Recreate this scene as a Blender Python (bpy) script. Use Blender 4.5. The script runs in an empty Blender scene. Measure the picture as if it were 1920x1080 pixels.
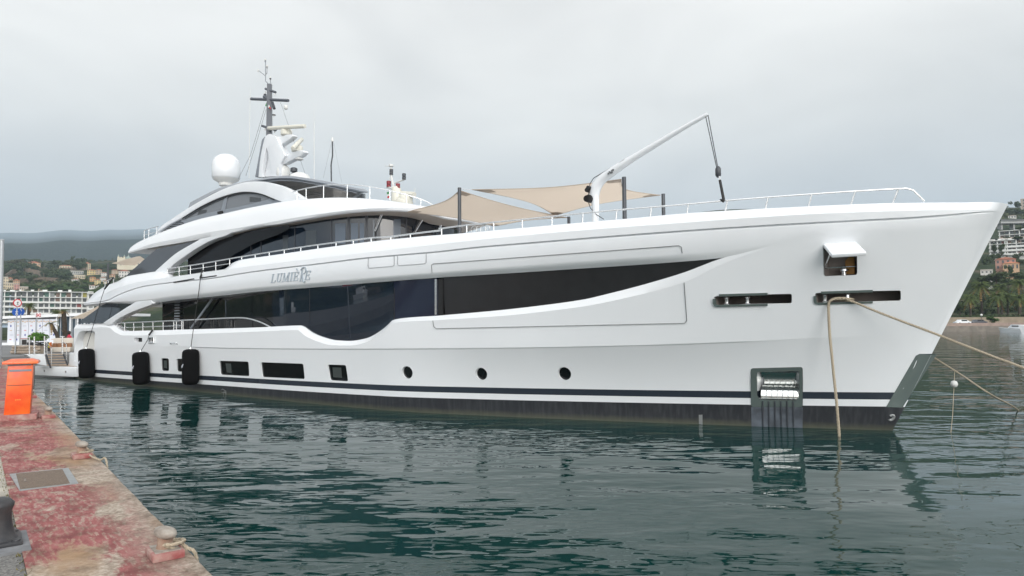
import bpy, bmesh, math, random
import numpy as np
from mathutils import Vector, Matrix
from mathutils.geometry import delaunay_2d_cdt
SC = bpy.context.scene
COL = SC.collection
R = math.radians
# ------------------------------------------------------------------ camera
F = 1280.0; H = 2.7; PITCH = math.atan(67/1280); ROLL = R(0.4)
cam = bpy.data.cameras.new('camera'); camo = bpy.data.objects.new('camera', cam); COL.objects.link(camo)
cam.sensor_width = 36.0; cam.lens = 36.0*F/1920; cam.clip_start = 0.1; cam.clip_end = 60000
cR, sR = math.cos(ROLL), math.sin(ROLL)
_f = Vector((0, math.cos(PITCH), math.sin(PITCH))); _u0 = Vector((0, -math.sin(PITCH), math.cos(PITCH))); _r0 = Vector((1, 0, 0))
_r = _r0*cR - _u0*sR; _u = _u0*cR + _r0*sR
camo.matrix_world = Matrix(((_r.x, _u.x, -_f.x, 0), (_r.y, _u.y, -_f.y, 0), (_r.z, _u.z, -_f.z, H), (0, 0, 0, 1)))
SC.camera = camo
# ------------------------------------------------------------------ light
SUN_EL, SUN_AZ = R(21), R(161)          # azimuth from +Y towards +X: behind the camera, a little to its right
W = bpy.data.worlds.new("World"); SC.world = W; W.use_nodes = True
nt = W.node_tree; nt.nodes.clear()
def WN(t, **k):
    n = nt.nodes.new(t)
    for a, b in k.items(): setattr(n, a, b)
    return n
wo = WN('ShaderNodeOutputWorld'); bg = WN('ShaderNodeBackground'); nt.links.new(bg.outputs[0], wo.inputs[0])
sky = WN('ShaderNodeTexSky', sky_type='NISHITA', sun_disc=False, sun_elevation=SUN_EL, sun_rotation=SUN_AZ)
skm = WN('ShaderNodeMixRGB', blend_type='MULTIPLY'); skm.inputs[0].default_value = 1; skm.inputs[2].default_value = (0.1, 0.1, 0.1, 1)
nt.links.new(sky.outputs[0], skm.inputs[1])
tc = WN('ShaderNodeTexCoord')
sx = WN('ShaderNodeSeparateXYZ'); nt.links.new(tc.outputs['Generated'], sx.inputs[0])
ramp = WN('ShaderNodeValToRGB'); nt.links.new(sx.outputs['Z'], ramp.inputs[0])
cr = ramp.color_ramp
cr.elements[0].position = 0.0; cr.elements[0].color = (0.58, 0.585, 0.595, 1)
cr.elements[1].position = 1.0; cr.elements[1].color = (0.50, 0.50, 0.50, 1)
for p, c in ((0.09, (0.61, 0.595, 0.58)), (0.16, (0.72, 0.70, 0.665)), (0.27, (0.85, 0.825, 0.77)), (0.42, (0.90, 0.875, 0.83)), (0.6, (0.80, 0.80, 0.79))):
    e = cr.elements.new(p); e.color = (*c, 1)
mp = WN('ShaderNodeMapping'); mp.inputs['Scale'].default_value = (1.0, 1.0, 2.6); nt.links.new(tc.outputs['Generated'], mp.inputs[0])
nz = WN('ShaderNodeTexNoise'); nz.inputs['Scale'].default_value = 2.6; nz.inputs['Detail'].default_value = 4; nz.inputs['Roughness'].default_value = 0.45
nz.inputs['Distortion'].default_value = 0.4
nt.links.new(mp.outputs[0], nz.inputs['Vector'])
nr = WN('ShaderNodeMapRange'); nt.links.new(nz.outputs[0], nr.inputs[0])
for i, v in ((1, 0.3), (2, 0.7), (3, 0.82), (4, 1.12)): nr.inputs[i].default_value = v
cm = WN('ShaderNodeMixRGB', blend_type='MULTIPLY'); cm.inputs[0].default_value = 1
nt.links.new(ramp.outputs[0], cm.inputs[1]); nt.links.new(nr.outputs[0], cm.inputs[2])
mx = WN('ShaderNodeMixRGB'); mx.inputs[0].default_value = 0.93
nt.links.new(skm.outputs[0], mx.inputs[1]); nt.links.new(cm.outputs[0], mx.inputs[2])
# extra sky glow round the hidden sun, added to light the hull side
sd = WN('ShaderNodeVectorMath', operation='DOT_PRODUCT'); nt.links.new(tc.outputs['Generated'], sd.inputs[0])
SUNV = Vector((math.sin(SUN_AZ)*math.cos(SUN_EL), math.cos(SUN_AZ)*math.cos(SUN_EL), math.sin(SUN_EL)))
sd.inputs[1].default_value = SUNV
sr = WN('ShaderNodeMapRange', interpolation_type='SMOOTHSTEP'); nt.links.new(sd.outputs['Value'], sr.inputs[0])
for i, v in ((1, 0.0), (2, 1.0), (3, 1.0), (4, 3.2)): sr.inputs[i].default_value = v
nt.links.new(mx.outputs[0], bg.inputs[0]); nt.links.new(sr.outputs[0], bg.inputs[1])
sl = bpy.data.lights.new('sun', 'SUN'); so = bpy.data.objects.new('sun', sl); COL.objects.link(so)
sl.energy = 1.25; sl.angle = R(35); sl.color = (1.0, 0.97, 0.93)
so.rotation_euler = SUNV.to_track_quat('Z', 'Y').to_euler()
SC.view_settings.view_transform = 'Standard'; SC.view_settings.look = 'None'
SC.view_settings.exposure = 0.32; SC.view_settings.gamma = 1.0; SC.view_settings.use_curve_mapping = False
SC.render.engine = 'CYCLES'; SC.cycles.max_bounces = 8; SC.cycles.use_denoising = True
SC.cycles.volume_bounces = 1
# ------------------------------------------------------------------ materials
MATS = {}
def mat(name, col=(0.5, 0.5, 0.5), rough=0.5, metal=0.0, spec=0.5, ior=1.5, noise=None, coat=0.0, bump=None, col2=None):
    """noise=(scale, amount): gentle mottling of colour; col2: second colour mixed by noise; bump=(scale, strength)"""
    if name in MATS: return MATS[name]
    m = bpy.data.materials.new(name); m.use_nodes = True; MATS[name] = m
    t = m.node_tree; b = t.nodes['Principled BSDF']
    b.inputs['Base Color'].default_value = (*col, 1); b.inputs['Roughness'].default_value = rough
    b.inputs['Metallic'].default_value = metal; b.inputs['IOR'].default_value = ior
    b.inputs['Specular IOR Level'].default_value = spec; b.inputs['Coat Weight'].default_value = coat; b.inputs['Coat Roughness'].default_value = 0.06
    if noise or bump or col2:
        co = t.nodes.new('ShaderNodeTexCoord')
    if noise:
        n = t.nodes.new('ShaderNodeTexNoise'); n.inputs['Scale'].default_value = noise[0]; n.inputs['Detail'].default_value = 6
        t.links.new(co.outputs['Object'], n.inputs['Vector'])
        r = t.nodes.new('ShaderNodeMapRange'); t.links.new(n.outputs[0], r.inputs[0])
        r.inputs[1].default_value = 0.3; r.inputs[2].default_value = 0.7
        x = t.nodes.new('ShaderNodeMixRGB'); t.links.new(r.outputs[0], x.inputs[0])
        c2 = col2 or tuple(c*(1-noise[1]) for c in col)
        x.inputs[1].default_value = (*col, 1); x.inputs[2].default_value = (*c2, 1)
        t.links.new(x.outputs[0], b.inputs['Base Color'])
    if bump:
        n2 = t.nodes.new('ShaderNodeTexNoise'); n2.inputs['Scale'].default_value = bump[0]; n2.inputs['Detail'].default_value = 5
        t.links.new(co.outputs['Object'], n2.inputs['Vector'])
        bp = t.nodes.new('ShaderNodeBump'); bp.inputs['Strength'].default_value = bump[1]; bp.inputs['Distance'].default_value = 0.03
        t.links.new(n2.outputs[0], bp.inputs['Height']); t.links.new(bp.outputs[0], b.inputs['Normal'])
    return m
USE_HAZE = True
M_WHITE = mat('white_gelcoat', (0.79, 0.81, 0.835), 0.22, coat=0.3, noise=(0.35, 0.03))
M_GREY = mat('grey_paint', (0.22, 0.24, 0.27), 0.3, coat=0.2)
M_MAST = mat('mast_grey', (0.10, 0.11, 0.13), 0.35)
M_DARKGREY = mat('charcoal_paint', (0.05, 0.055, 0.065), 0.4)
M_STEEL = mat('polished_steel', (0.80, 0.81, 0.82), 0.24, 0.9)
M_MIRROR = mat('mirror_steel', (0.72, 0.73, 0.72), 0.12, 1.0, bump=(1.5, 0.05))
M_GLASS = mat('dark_tinted_glass', (0.005, 0.006, 0.008), 0.015, spec=0.5, ior=1.55)
M_GLASS2 = mat('bluish_tinted_glass', (0.007, 0.013, 0.024), 0.015, spec=0.5, ior=1.75)
M_MESHC = mat('black_mesh_cover', (0.022, 0.022, 0.024), 0.32, spec=0.6, noise=(3.0, 0.25), bump=(2.0, 0.25))
M_BLACK = mat('black_rubber', (0.012, 0.012, 0.013), 0.6)
M_INT = mat('dark_interior', (0.03, 0.027, 0.025), 0.6)
M_TAUPE = mat('taupe_soffit', (0.42, 0.36, 0.31), 0.4)
M_SAIL = mat('beige_canvas', (0.80, 0.72, 0.64), 0.85, noise=(0.8, 0.06))
def translucent(m, col, k):
    t = m.node_tree; b = t.nodes['Principled BSDF']; tr = t.nodes.new('ShaderNodeBsdfTranslucent'); tr.inputs[0].default_value = (*col, 1)
    x = t.nodes.new('ShaderNodeMixShader'); x.inputs[0].default_value = k; t.links.new(b.outputs[0], x.inputs[1]); t.links.new(tr.outputs[0], x.inputs[2]); t.links.new(x.outputs[0], t.nodes['Material Output'].inputs[0])
translucent(M_SAIL, (.93, .86, .78), .6)
M_SAIL2 = mat('tan_canvas_patch', (0.44, 0.36, 0.29), 0.85)
M_TEAK = mat('teak_deck', (0.45, 0.34, 0.25), 0.6, noise=(6, 0.3))
M_SEAM = mat('panel_gap', (0.14, 0.145, 0.15), 0.6)
M_LETTER = mat('silver_lettering', (0.46, 0.52, 0.57), 0.35, 0.3)
M_ROPE = mat('tan_rope', (0.52, 0.44, 0.33), 0.9, noise=(60, 0.5))
M_WPLASTIC = mat('white_plastic', (0.72, 0.72, 0.70), 0.35)
M_SKINNY = mat('warm_white_plastic', (0.70, 0.68, 0.60), 0.4)
M_RED = mat('red_lamp', (0.25, 0.02, 0.03), 0.3)
M_BLACKSTRAP = mat('black_webbing', (0.02, 0.02, 0.02), 0.7)
# hull paint: boot stripes and antifouling by height, rising gently towards the bow
M_HULL = mat('hull_paint', (0.79, 0.81, 0.835), 0.22, coat=0.3)
def hull_nodes():
    t = M_HULL.node_tree; b = t.nodes['Principled BSDF']; N = t.nodes.new; L = t.links.new
    co = N('ShaderNodeTexCoord'); sp = N('ShaderNodeSeparateXYZ'); L(co.outputs['Object'], sp.inputs[0])
    def mth(op, a, c):
        n = N('ShaderNodeMath'); n.operation = op
        for i, v in enumerate((a, c)):
            if isinstance(v, (int, float)): n.inputs[i].default_value = v
            else: L(v, n.inputs[i])
        return n.outputs[0]
    # z - sheer(u)
    uu = mth('MINIMUM', mth('MAXIMUM', sp.outputs['X'], 0), 36)
    sh = mth('MULTIPLY', uu, STRIPE_SLOPE)
    zz = mth('ADD', sp.outputs['Z'], sh)
    blk = mth('LESS_THAN', zz, STRIPE[0])
    st = mth('MULTIPLY', mth('GREATER_THAN', zz, STRIPE[1]), mth('LESS_THAN', zz, STRIPE[2]))
    # streaked, slightly scummed antifouling
    mpp = N('ShaderNodeMapping'); mpp.inputs['Scale'].default_value = (7, 7, 0.5); L(co.outputs['Object'], mpp.inputs[0])
    n1 = N('ShaderNodeTexNoise'); n1.inputs['Scale'].default_value = 1.6; n1.inputs['Detail'].default_value = 8; L(mpp.outputs[0], n1.inputs['Vector'])
    rp = N('ShaderNodeValToRGB'); L(n1.outputs[0], rp.inputs[0])
    rp.color_ramp.elements[0].position = 0.42; rp.color_ramp.elements[0].color = (0.020, 0.022, 0.027, 1)
    rp.color_ramp.elements[1].position = 0.85; rp.color_ramp.elements[1].color = (0.052, 0.055, 0.06, 1)
    # weed line just above the water
    n2 = N('ShaderNodeTexNoise'); n2.inputs['Scale'].default_value = 5; L(co.outputs['Object'], n2.inputs['Vector'])
    wl = N('ShaderNodeMapRange'); L(mth('ADD', sp.outputs['Z'], mth('MULTIPLY', n2.outputs[0], -0.12)), wl.inputs[0])
    wl.inputs[1].default_value = -0.06; wl.inputs[2].default_value = 0.12; wl.inputs[3].default_value = 0.75; wl.inputs[4].default_value = 0
    weed = N('ShaderNodeMixRGB'); L(wl.outputs[0], weed.inputs[0]); L(rp.outputs[0], weed.inputs[1]); weed.inputs[2].default_value = (0.085, 0.09, 0.06, 1)
    m1 = N('ShaderNodeMixRGB'); L(st, m1.inputs[0]); m1.inputs[1].default_value = (0.79, 0.81, 0.835, 1); m1.inputs[2].default_value = (0.028, 0.036, 0.05, 1)
    m2 = N('ShaderNodeMixRGB'); L(blk, m2.inputs[0]); L(m1.outputs[0], m2.inputs[1]); L(weed.outputs[0], m2.inputs[2])
    L(m2.outputs[0], b.inputs['Base Color'])
    n3 = N('ShaderNodeTexNoise'); n3.inputs['Scale'].default_value = .9; n3.inputs['Detail'].default_value = 2; L(co.outputs['Object'], n3.inputs['Vector'])
    bp = N('ShaderNodeBump'); bp.inputs['Strength'].default_value = 1; bp.inputs['Distance'].default_value = .006; L(n3.outputs[0], bp.inputs['Height']); L(bp.outputs[0], b.inputs['Normal']); L(bp.outputs[0], b.inputs['Coat Normal'])
    rg = N('ShaderNodeMapRange'); L(blk, rg.inputs[0]); rg.inputs[3].default_value = 0.22; rg.inputs[4].default_value = 0.5
    L(rg.outputs[0], b.inputs['Roughness'])
    ct = N('ShaderNodeMapRange'); L(blk, ct.inputs[0]); ct.inputs[3].default_value = 0.3; ct.inputs[4].default_value = 0.0
    L(ct.outputs[0], b.inputs['Coat Weight'])
STRIPE_SLOPE = 0.0115; STRIPE = (0.60, 0.775, 0.955)
hull_nodes()
# ------------------------------------------------------------------ mesh helpers
class MB:
    def __init__(s): s.v = []; s.f = []; s.m = []
    def add(s, vs, fs, mi=0):
        o = len(s.v); s.v += [tuple(map(float, p)) for p in vs]; s.f += [tuple(i+o for i in f) for f in fs]; s.m += [mi]*len(fs); return s
    def box(s, c, d, rz=0.0, mi=0):
        x, y, z = (k/2 for k in d); cs, sn = math.cos(rz), math.sin(rz)
        P = [(-x,-y,-z),(x,-y,-z),(x,y,-z),(-x,y,-z),(-x,-y,z),(x,-y,z),(x,y,z),(-x,y,z)]
        P = [(c[0]+p[0]*cs-p[1]*sn, c[1]+p[0]*sn+p[1]*cs, c[2]+p[2]) for p in P]
        return s.add(P, [(0,3,2,1),(4,5,6,7),(0,1,5,4),(1,2,6,5),(2,3,7,6),(3,0,4,7)], mi)
    def tube(s, path, r, n=8, mi=0, cap=True):
        P = [Vector(p) for p in path]; k = len(P)
        rr = r if isinstance(r, (list, tuple)) else [r]*k
        vs = []; prev = None
        for i in range(k):
            d = (P[min(i+1, k-1)]-P[max(i-1, 0)])
            if d.length < 1e-9: d = Vector((0, 0, 1))
            d.normalize()
            if prev is None:
                x = d.cross(Vector((0, 0, 1)))
                if x.length < 1e-3: x = Vector((1, 0, 0))
            else:
                x = prev - d*prev.dot(d)
                if x.length < 1e-6: x = d.cross(Vector((0, 0, 1)))
            x.normalize(); y = d.cross(x); prev = x
            for j in range(n):
                a = 2*math.pi*j/n; vs.append(P[i]+(x*math.cos(a)+y*math.sin(a))*rr[i])
        fs = [(i*n+j, i*n+(j+1) % n, (i+1)*n+(j+1) % n, (i+1)*n+j) for i in range(k-1) for j in range(n)]
        if cap: fs += [tuple(reversed(range(n))), tuple(range((k-1)*n, k*n))]
        return s.add(vs, fs, mi)
    def lathe(s, prof, c=(0, 0, 0), n=24, mi=0):
        vs = [(c[0]+r*math.cos(2*math.pi*j/n), c[1]+r*math.sin(2*math.pi*j/n), c[2]+z) for r, z in prof for j in range(n)]
        k = len(prof)
        fs = [(i*n+j, i*n+(j+1) % n, (i+1)*n+(j+1) % n, (i+1)*n+j) for i in range(k-1) for j in range(n)]
        fs += [tuple(reversed(range(n))), tuple(range((k-1)*n, k*n))]
        return s.add(vs, fs, mi)
    def build(s, name, mats, parent=None, smooth=None, bevel=None):
        return obj(name, s.v, s.f, mats, parent, smooth, s.m, bevel)
def obj(name, vs, fs, mats, parent=None, smooth=None, mi=None, bevel=None):
    me = bpy.data.meshes.new(name); me.from_pydata([tuple(map(float, v)) for v in vs], [], [tuple(int(i) for i in f) for f in fs])
    for m in (mats if isinstance(mats, (list, tuple)) else [mats]): me.materials.append(m)
    if mi is not None and any(mi): me.polygons.foreach_set('material_index', mi)
    if bevel:
        bm = bmesh.new(); bm.from_mesh(me); bmesh.ops.remove_doubles(bm, verts=bm.verts, dist=1e-5)
        ed = [e for e in bm.edges if len(e.link_faces) == 2 and e.calc_face_angle(0) > R(35)]
        bmesh.ops.bevel(bm, geom=ed, offset=bevel, segments=2, affect='EDGES', profile=0.6, clamp_overlap=True)
        bm.to_mesh(me); bm.free()
        if smooth is None: smooth = 40
    if smooth is not None:
        me.polygons.foreach_set('use_smooth', [True]*len(me.polygons)); me.set_sharp_from_angle(angle=R(smooth))
    me.update()
    o = bpy.data.objects.new(name, me); COL.objects.link(o)
    if parent is not None: o.parent = parent
    return o
def tag(o, label=None, cat=None, group=None, kind=None):
    if label: o['label'] = label
    if cat: o['category'] = cat
    if group: o['group'] = group
    if kind: o['kind'] = kind
    return o
def empty(name, loc=(0, 0, 0), rz=0.0, label=None, cat=None, group=None):
    o = bpy.data.objects.new(name, None); COL.objects.link(o); o.location = loc; o.rotation_euler = (0, 0, rz); o.empty_display_size = 0.3
    return tag(o, label, cat, group)
def kids(o): return [c for c in bpy.data.objects if c.parent == o]
def copy_tree(o, parent=None):
    c = o.copy(); COL.objects.link(c); c.parent = parent
    for ch in kids(o): copy_tree(ch, c)
    return c
# ------------------------------------------------------------------ pixels of the photograph -> places in the world
def ray(px, py):
    d = _f*F + _r*(px-960) + _u*(540-py)
    return d/d.y
def at(px, py, Y):  d = ray(px, py); return Vector((d.x*Y, Y, H+d.z*Y))
def ground(px, py, z=0.0):
    d = ray(px, py); t = (z-H)/d.z; return Vector((d.x*t, t, z))
# ------------------------------------------------------------------ yacht frame: x (u) from the stem towards the stern, y (v) to starboard, z up
AX = R(53); S0 = Vector((9.37, 17.01, 0)); Aa = Vector((-math.sin(AX), math.cos(AX), 0)); Nn = Vector((-Aa.y, Aa.x, 0))
CL = Vector(((-S0).dot(Aa), (-S0).dot(Nn), H))
def lray(px, py):
    d = ray(px, py); return Vector((d.dot(Aa), d.dot(Nn), d.z))
def loc(p):
    p = Vector(p)-S0; return Vector((p.dot(Aa), p.dot(Nn), p.z))
def on_v(px, py, v):           # where the sight line meets the lengthwise plane at breadth v
    d = lray(px, py); t = (v-CL.y)/d.y; return CL+d*t
def on_u(px, py, u):
    d = lray(px, py); t = (u-CL.x)/d.x; return CL+d*t
def pchip(xs, ys):
    xs = np.array(xs, float); ys = np.array(ys, float); o = np.argsort(xs); xs = xs[o]; ys = ys[o]
    k = np.concatenate(([True], np.diff(xs) > 1e-6)); xs = xs[k]; ys = ys[k]
    if len(xs) == 1: return lambda q: np.full(np.shape(q), ys[0]) if np.ndim(q) else ys[0]
    h = np.diff(xs); dl = np.diff(ys)/h; m = np.zeros_like(ys); m[0] = dl[0]; m[-1] = dl[-1]
    for i in range(1, len(xs)-1):
        if dl[i-1]*dl[i] > 0:
            w1 = 2*h[i]+h[i-1]; w2 = h[i]+2*h[i-1]; m[i] = (w1+w2)/(w1/dl[i-1]+w2/dl[i])
    def f(q):
        q = np.clip(np.asarray(q, float), xs[0], xs[-1]); i = np.clip(np.searchsorted(xs, q)-1, 0, len(h)-1)
        t = (q-xs[i])/h[i]
        r = (2*t**3-3*t**2+1)*ys[i]+(t**3-2*t**2+t)*h[i]*m[i]+(-2*t**3+3*t**2)*ys[i+1]+(t**3-t**2)*h[i]*m[i+1]
        return r if np.ndim(r) else float(r)
    return f
class HullSurf:
    Tw = staticmethod(pchip((-1, 0, .5, 3.1, 6.88, 9.93, 13.6, 18.9, 24, 30, 38), (-.01, 0, .2, 1.21, 2.54, 3.48, 4.3, 4.5, 4.46, 4.45, 4.3)))
    Tk = staticmethod(pchip((-1, 0, .5, 3.1, 6.88, 9.93, 13.6, 18.9, 24, 30, 38), (-.01, 0, .42, 1.85, 3.25, 4.0, 4.5, 4.62, 4.6, 4.52, 4.36)))
    Td = staticmethod(pchip((-1, 0, .12, .5, 1.2, 3.1, 5, 7.5, 10.5, 14, 18.9, 24, 30, 38), (-.01, 0, .42, .95, 1.6, 2.75, 3.5, 4.12, 4.5, 4.66, 4.72, 4.68, 4.58, 4.4)))
    K = 2.45/5.25
    zkf = None
    def zk(self, s): return self.zkf(s) if self.zkf else 2.45-0.022*min(max(s, 0), 20)
    def B(self, s, z):
        zk = self.zk(s)
        if z <= 0: return self.Tw(s)*(1+0.1*z)
        if z <= zk:
            w = self.Tw(s); return w+(self.Tk(s)-w)*(z/zk)**1.75
        k = self.Tk(s); return k+(self.Td(s)-k)*min(1.0, (z-zk)/(5.2-zk))
    def s_of(self, u, z):
        us = -self.K*max(z, -0.5)
        if u >= 8: return u
        return (u-us)/(1-us/8)
    def pos(self, s, z, off=0.0):
        us = -self.K*max(z, -0.5); u = s+us*max(0.0, 1-s/8)
        k = min(1.0, max(0, s)/0.6)
        return Vector((u, max(0.0, self.B(s, z)+off*k), z))
    def at_u(self, u, z, off=0.0): return self.pos(self.s_of(u, z), z, off)
    def hit(self, px, py, off=0.0):
        d = lray(px, py)
        g = lambda t: (lambda p: p.y-(self.B(self.s_of(p.x, p.z), p.z)+off))(CL+d*t)
        t = 6.0
        while g(t) > 0 and t < 80: t += 0.1
        a, b = t-0.1, t
        for _ in range(30):
            m = (a+b)/2
            if g(m) > 0: a = m
            else: b = m
        p = CL+d*b; return (self.s_of(p.x, p.z), p.z)
class PlanSurf:
    """Vertical wall over a plan curve (u, v); t is the length along it from its first point."""
    def __init__(s, pts, sub=8):
        P = [Vector((*p, 0)) for p in pts]; Q = []
        for i in range(len(P)-1):      # Catmull-Rom smoothing
            p0, p1, p2, p3 = P[max(i-1, 0)], P[i], P[i+1], P[min(i+2, len(P)-1)]
            for j in range(sub):
                t = j/sub
                Q.append(0.5*((2*p1)+(p2-p0)*t+(2*p0-5*p1+4*p2-p3)*t*t+(3*p1-p0-3*p2+p3)*t**3))
        Q.append(P[-1]); s.Q = Q; s.T = [0.0]
        for a, b in zip(Q, Q[1:]): s.T.append(s.T[-1]+(b-a).length)
        s.len = s.T[-1]
    def frame(s, t):
        t = min(max(t, 0.0), s.len); i = min(int(np.searchsorted(s.T, t, 'right'))-1, len(s.Q)-2); i = max(i, 0)
        k = (t-s.T[i])/max(1e-9, s.T[i+1]-s.T[i]); p = s.Q[i].lerp(s.Q[i+1], k)
        def tan(j):
            d = s.Q[min(j+1, len(s.Q)-1)]-s.Q[max(j-1, 0)]; return d.normalized()
        d = tan(i).lerp(tan(i+1), k).normalized()
        return p, Vector((d.y, -d.x, 0))
    def pos(s, t, z, off=0.0):
        p, n = s.frame(t);
        q = p+n*off; return Vector((q.x, q.y, z))
    def hit(s, px, py, off=0.0):
        d = lray(px, py); best = None
        for i in range(len(s.Q)-1):
            a = s.pos(s.T[i], 0, off); b = s.pos(s.T[i+1], 0, off); e = b-a
            den = d.x*e.y-d.y*e.x
            if abs(den) < 1e-9: continue
            w = a-CL; t = (w.x*e.y-w.y*e.x)/den; k = (w.x*d.y-w.y*d.x)/den
            lo = -0.5 if i == 0 else -1e-6; hi = 1.5 if i == len(s.Q)-2 else 1+1e-6
            if lo <= k <= hi and t > 0 and (best is None or t < best[0]): best = (t, s.T[i]+k*(s.T[i+1]-s.T[i]), CL.z+d.z*t)
        if best is None:       # just past the outline: nearest point along the sight line
            bt = min(((abs((CL+d*t-Vector((q.x, q.y, (CL+d*t).z))).length), t, i) for i, q in enumerate(s.Q) for t in np.linspace(10, 45, 150)))
            return (s.T[bt[2]], CL.z+d.z*bt[1])
        return best[1:]
def curve(surf, pts, off=0.0):
    h = [surf.hit(x, y, off) for x, y in pts]
    return pchip([a for a, b in h], [b for a, b in h])
def loft(surf, ts, secs):
    """secs: list of (z(t), off(t)) from one side; returns rows[t][k] positions"""
    return [[surf.pos(t, z(t), o(t) if callable(o) else o) for z, o in secs] for t in ts]
def solid(name, rows, mats, parent, smooth=32, cap=True, close=True, sharp=None):
    """rows of starboard section points (bottom centre to top centre) mirrored to port and closed into one body"""
    n = len(rows[0]); vs = []; fs = []
    for r in rows:
        vs += [p for p in r]+[Vector((p.x, -p.y, p.z)) for p in reversed(r)]
    m = 2*n
    for i in range(len(rows)-1):
        for j in range(m):
            if j == m-1 and not close: continue
            fs.append((i*m+j, (i+1)*m+j, (i+1)*m+(j+1) % m, i*m+(j+1) % m))
    if cap: fs += [tuple(range(m)), tuple(reversed(range((len(rows)-1)*m, len(rows)*m)))]
    bm = bmesh.new(); V = [bm.verts.new(v) for v in vs]
    for f in fs:
        try: bm.faces.new([V[i] for i in f])
        except ValueError: pass
    if sharp is not None:
        for i in range(len(rows)-1):
            for j in list(sharp)+[m-1-q for q in sharp]:
                e = bm.edges.get((V[i*m+j], V[(i+1)*m+j]))
                if e: e.smooth = False
    bmesh.ops.remove_doubles(bm, verts=bm.verts, dist=1e-4)
    bmesh.ops.dissolve_degenerate(bm, edges=bm.edges, dist=1e-5)
    bmesh.ops.recalc_face_normals(bm, faces=bm.faces)
    if sharp is not None:
        for e in bm.edges:
            if len(e.link_faces) == 2 and e.calc_face_angle(0) > R(50): e.smooth = False
    me = bpy.data.meshes.new(name); bm.to_mesh(me); bm.free()
    for mt in (mats if isinstance(mats, (list, tuple)) else [mats]): me.materials.append(mt)
    o = bpy.data.objects.new(name, me); COL.objects.link(o); o.parent = parent
    if sharp is None: shade(o, smooth)
    else: me.polygons.foreach_set('use_smooth', [True]*len(me.polygons))
    return o
def shade(o, ang=32):
    me = o.data; me.polygons.foreach_set('use_smooth', [True]*len(me.polygons)); me.set_sharp_from_angle(angle=R(ang))
def true_normals(o, surf, tol=.97, skip=None):
    """shade the skin of a body by the exact surface it was lofted from, so pockets cut in it leave no dents"""
    me = o.data; out = []; eps = .01
    for f in me.polygons:
        c = f.center; fn = f.normal
        dull = skip is not None and skip(c)
        for li in f.loop_indices:
            p = me.vertices[me.loops[li].vertex_index].co; sg = 1 if p.y >= 0 else -1; nrm = (0, 0, 0)
            z = p.z+(c.z-p.z)*.04; s_ = surf.s_of(p.x, p.z)
            if not dull and s_ > .3 and p.z > -.3 and abs(abs(p.y)-surf.B(s_, p.z)) < .12:
                a = surf.pos(s_+eps, z)-surf.pos(s_-eps, z); b = surf.pos(s_, z+.004)-surf.pos(s_, z-.004)
                q = b.cross(a).normalized()
                if q.y < 0: q = -q
                q.y *= sg
                if q.dot(fn) > tol: nrm = tuple(q)
            out.append(nrm)
    me.normals_split_custom_set(out)
def inpoly(p, poly):
    c = False; j = len(poly)-1
    for i in range(len(poly)):
        a, b = poly[i], poly[j]
        if (a[1] > p[1]) != (b[1] > p[1]) and p[0] < (b[0]-a[0])*(p[1]-a[1])/(b[1]-a[1])+a[0]: c = not c
        j = i
    return c
def rounded(pts, r, n=4):
    """round the corners of a polygon (any 2-D units)"""
    out = []; k = len(pts)
    for i in range(k):
        p = Vector(pts[i]); a = Vector(pts[i-1])-p; b = Vector(pts[(i+1) % k])-p
        q = min(r, a.length*0.45, b.length*0.45); A = p+a.normalized()*q; Bq = p+b.normalized()*q
        for j in range(n+1):
            t = j/n; out.append(tuple(A*(1-t)**2+p*2*t*(1-t)+Bq*t*t))
    return out
def dense(pts, step, closed=True):
    out = []; k = len(pts)
    for i in range(k if closed else k-1):
        a, b = Vector(pts[i]), Vector(pts[(i+1) % k]); m = max(1, int((b-a).length/step))
        out += [tuple(a.lerp(b, j/m)) for j in range(m)]
    if not closed: out.append(tuple(pts[-1]))
    return out
def smoothline(pts, sub=6, closed=False):
    P = [Vector(p) for p in pts]; Q = []; k = len(P)
    for i in range(k if closed else k-1):
        g = (lambda j: P[j % k]) if closed else (lambda j: P[min(max(j, 0), k-1)])
        p0, p1, p2, p3 = g(i-1), g(i), g(i+1), g(i+2)
        for j in range(sub):
            t = j/sub; Q.append(0.5*((2*p1)+(p2-p0)*t+(2*p0-5*p1+4*p2-p3)*t*t+(3*p1-p0-3*p2+p3)*t**3))
    if not closed: Q.append(P[-1])
    return [tuple(q) for q in Q]
def trace(surf, px, off=0.0): return [surf.hit(x, y, off) for x, y in px]
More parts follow.
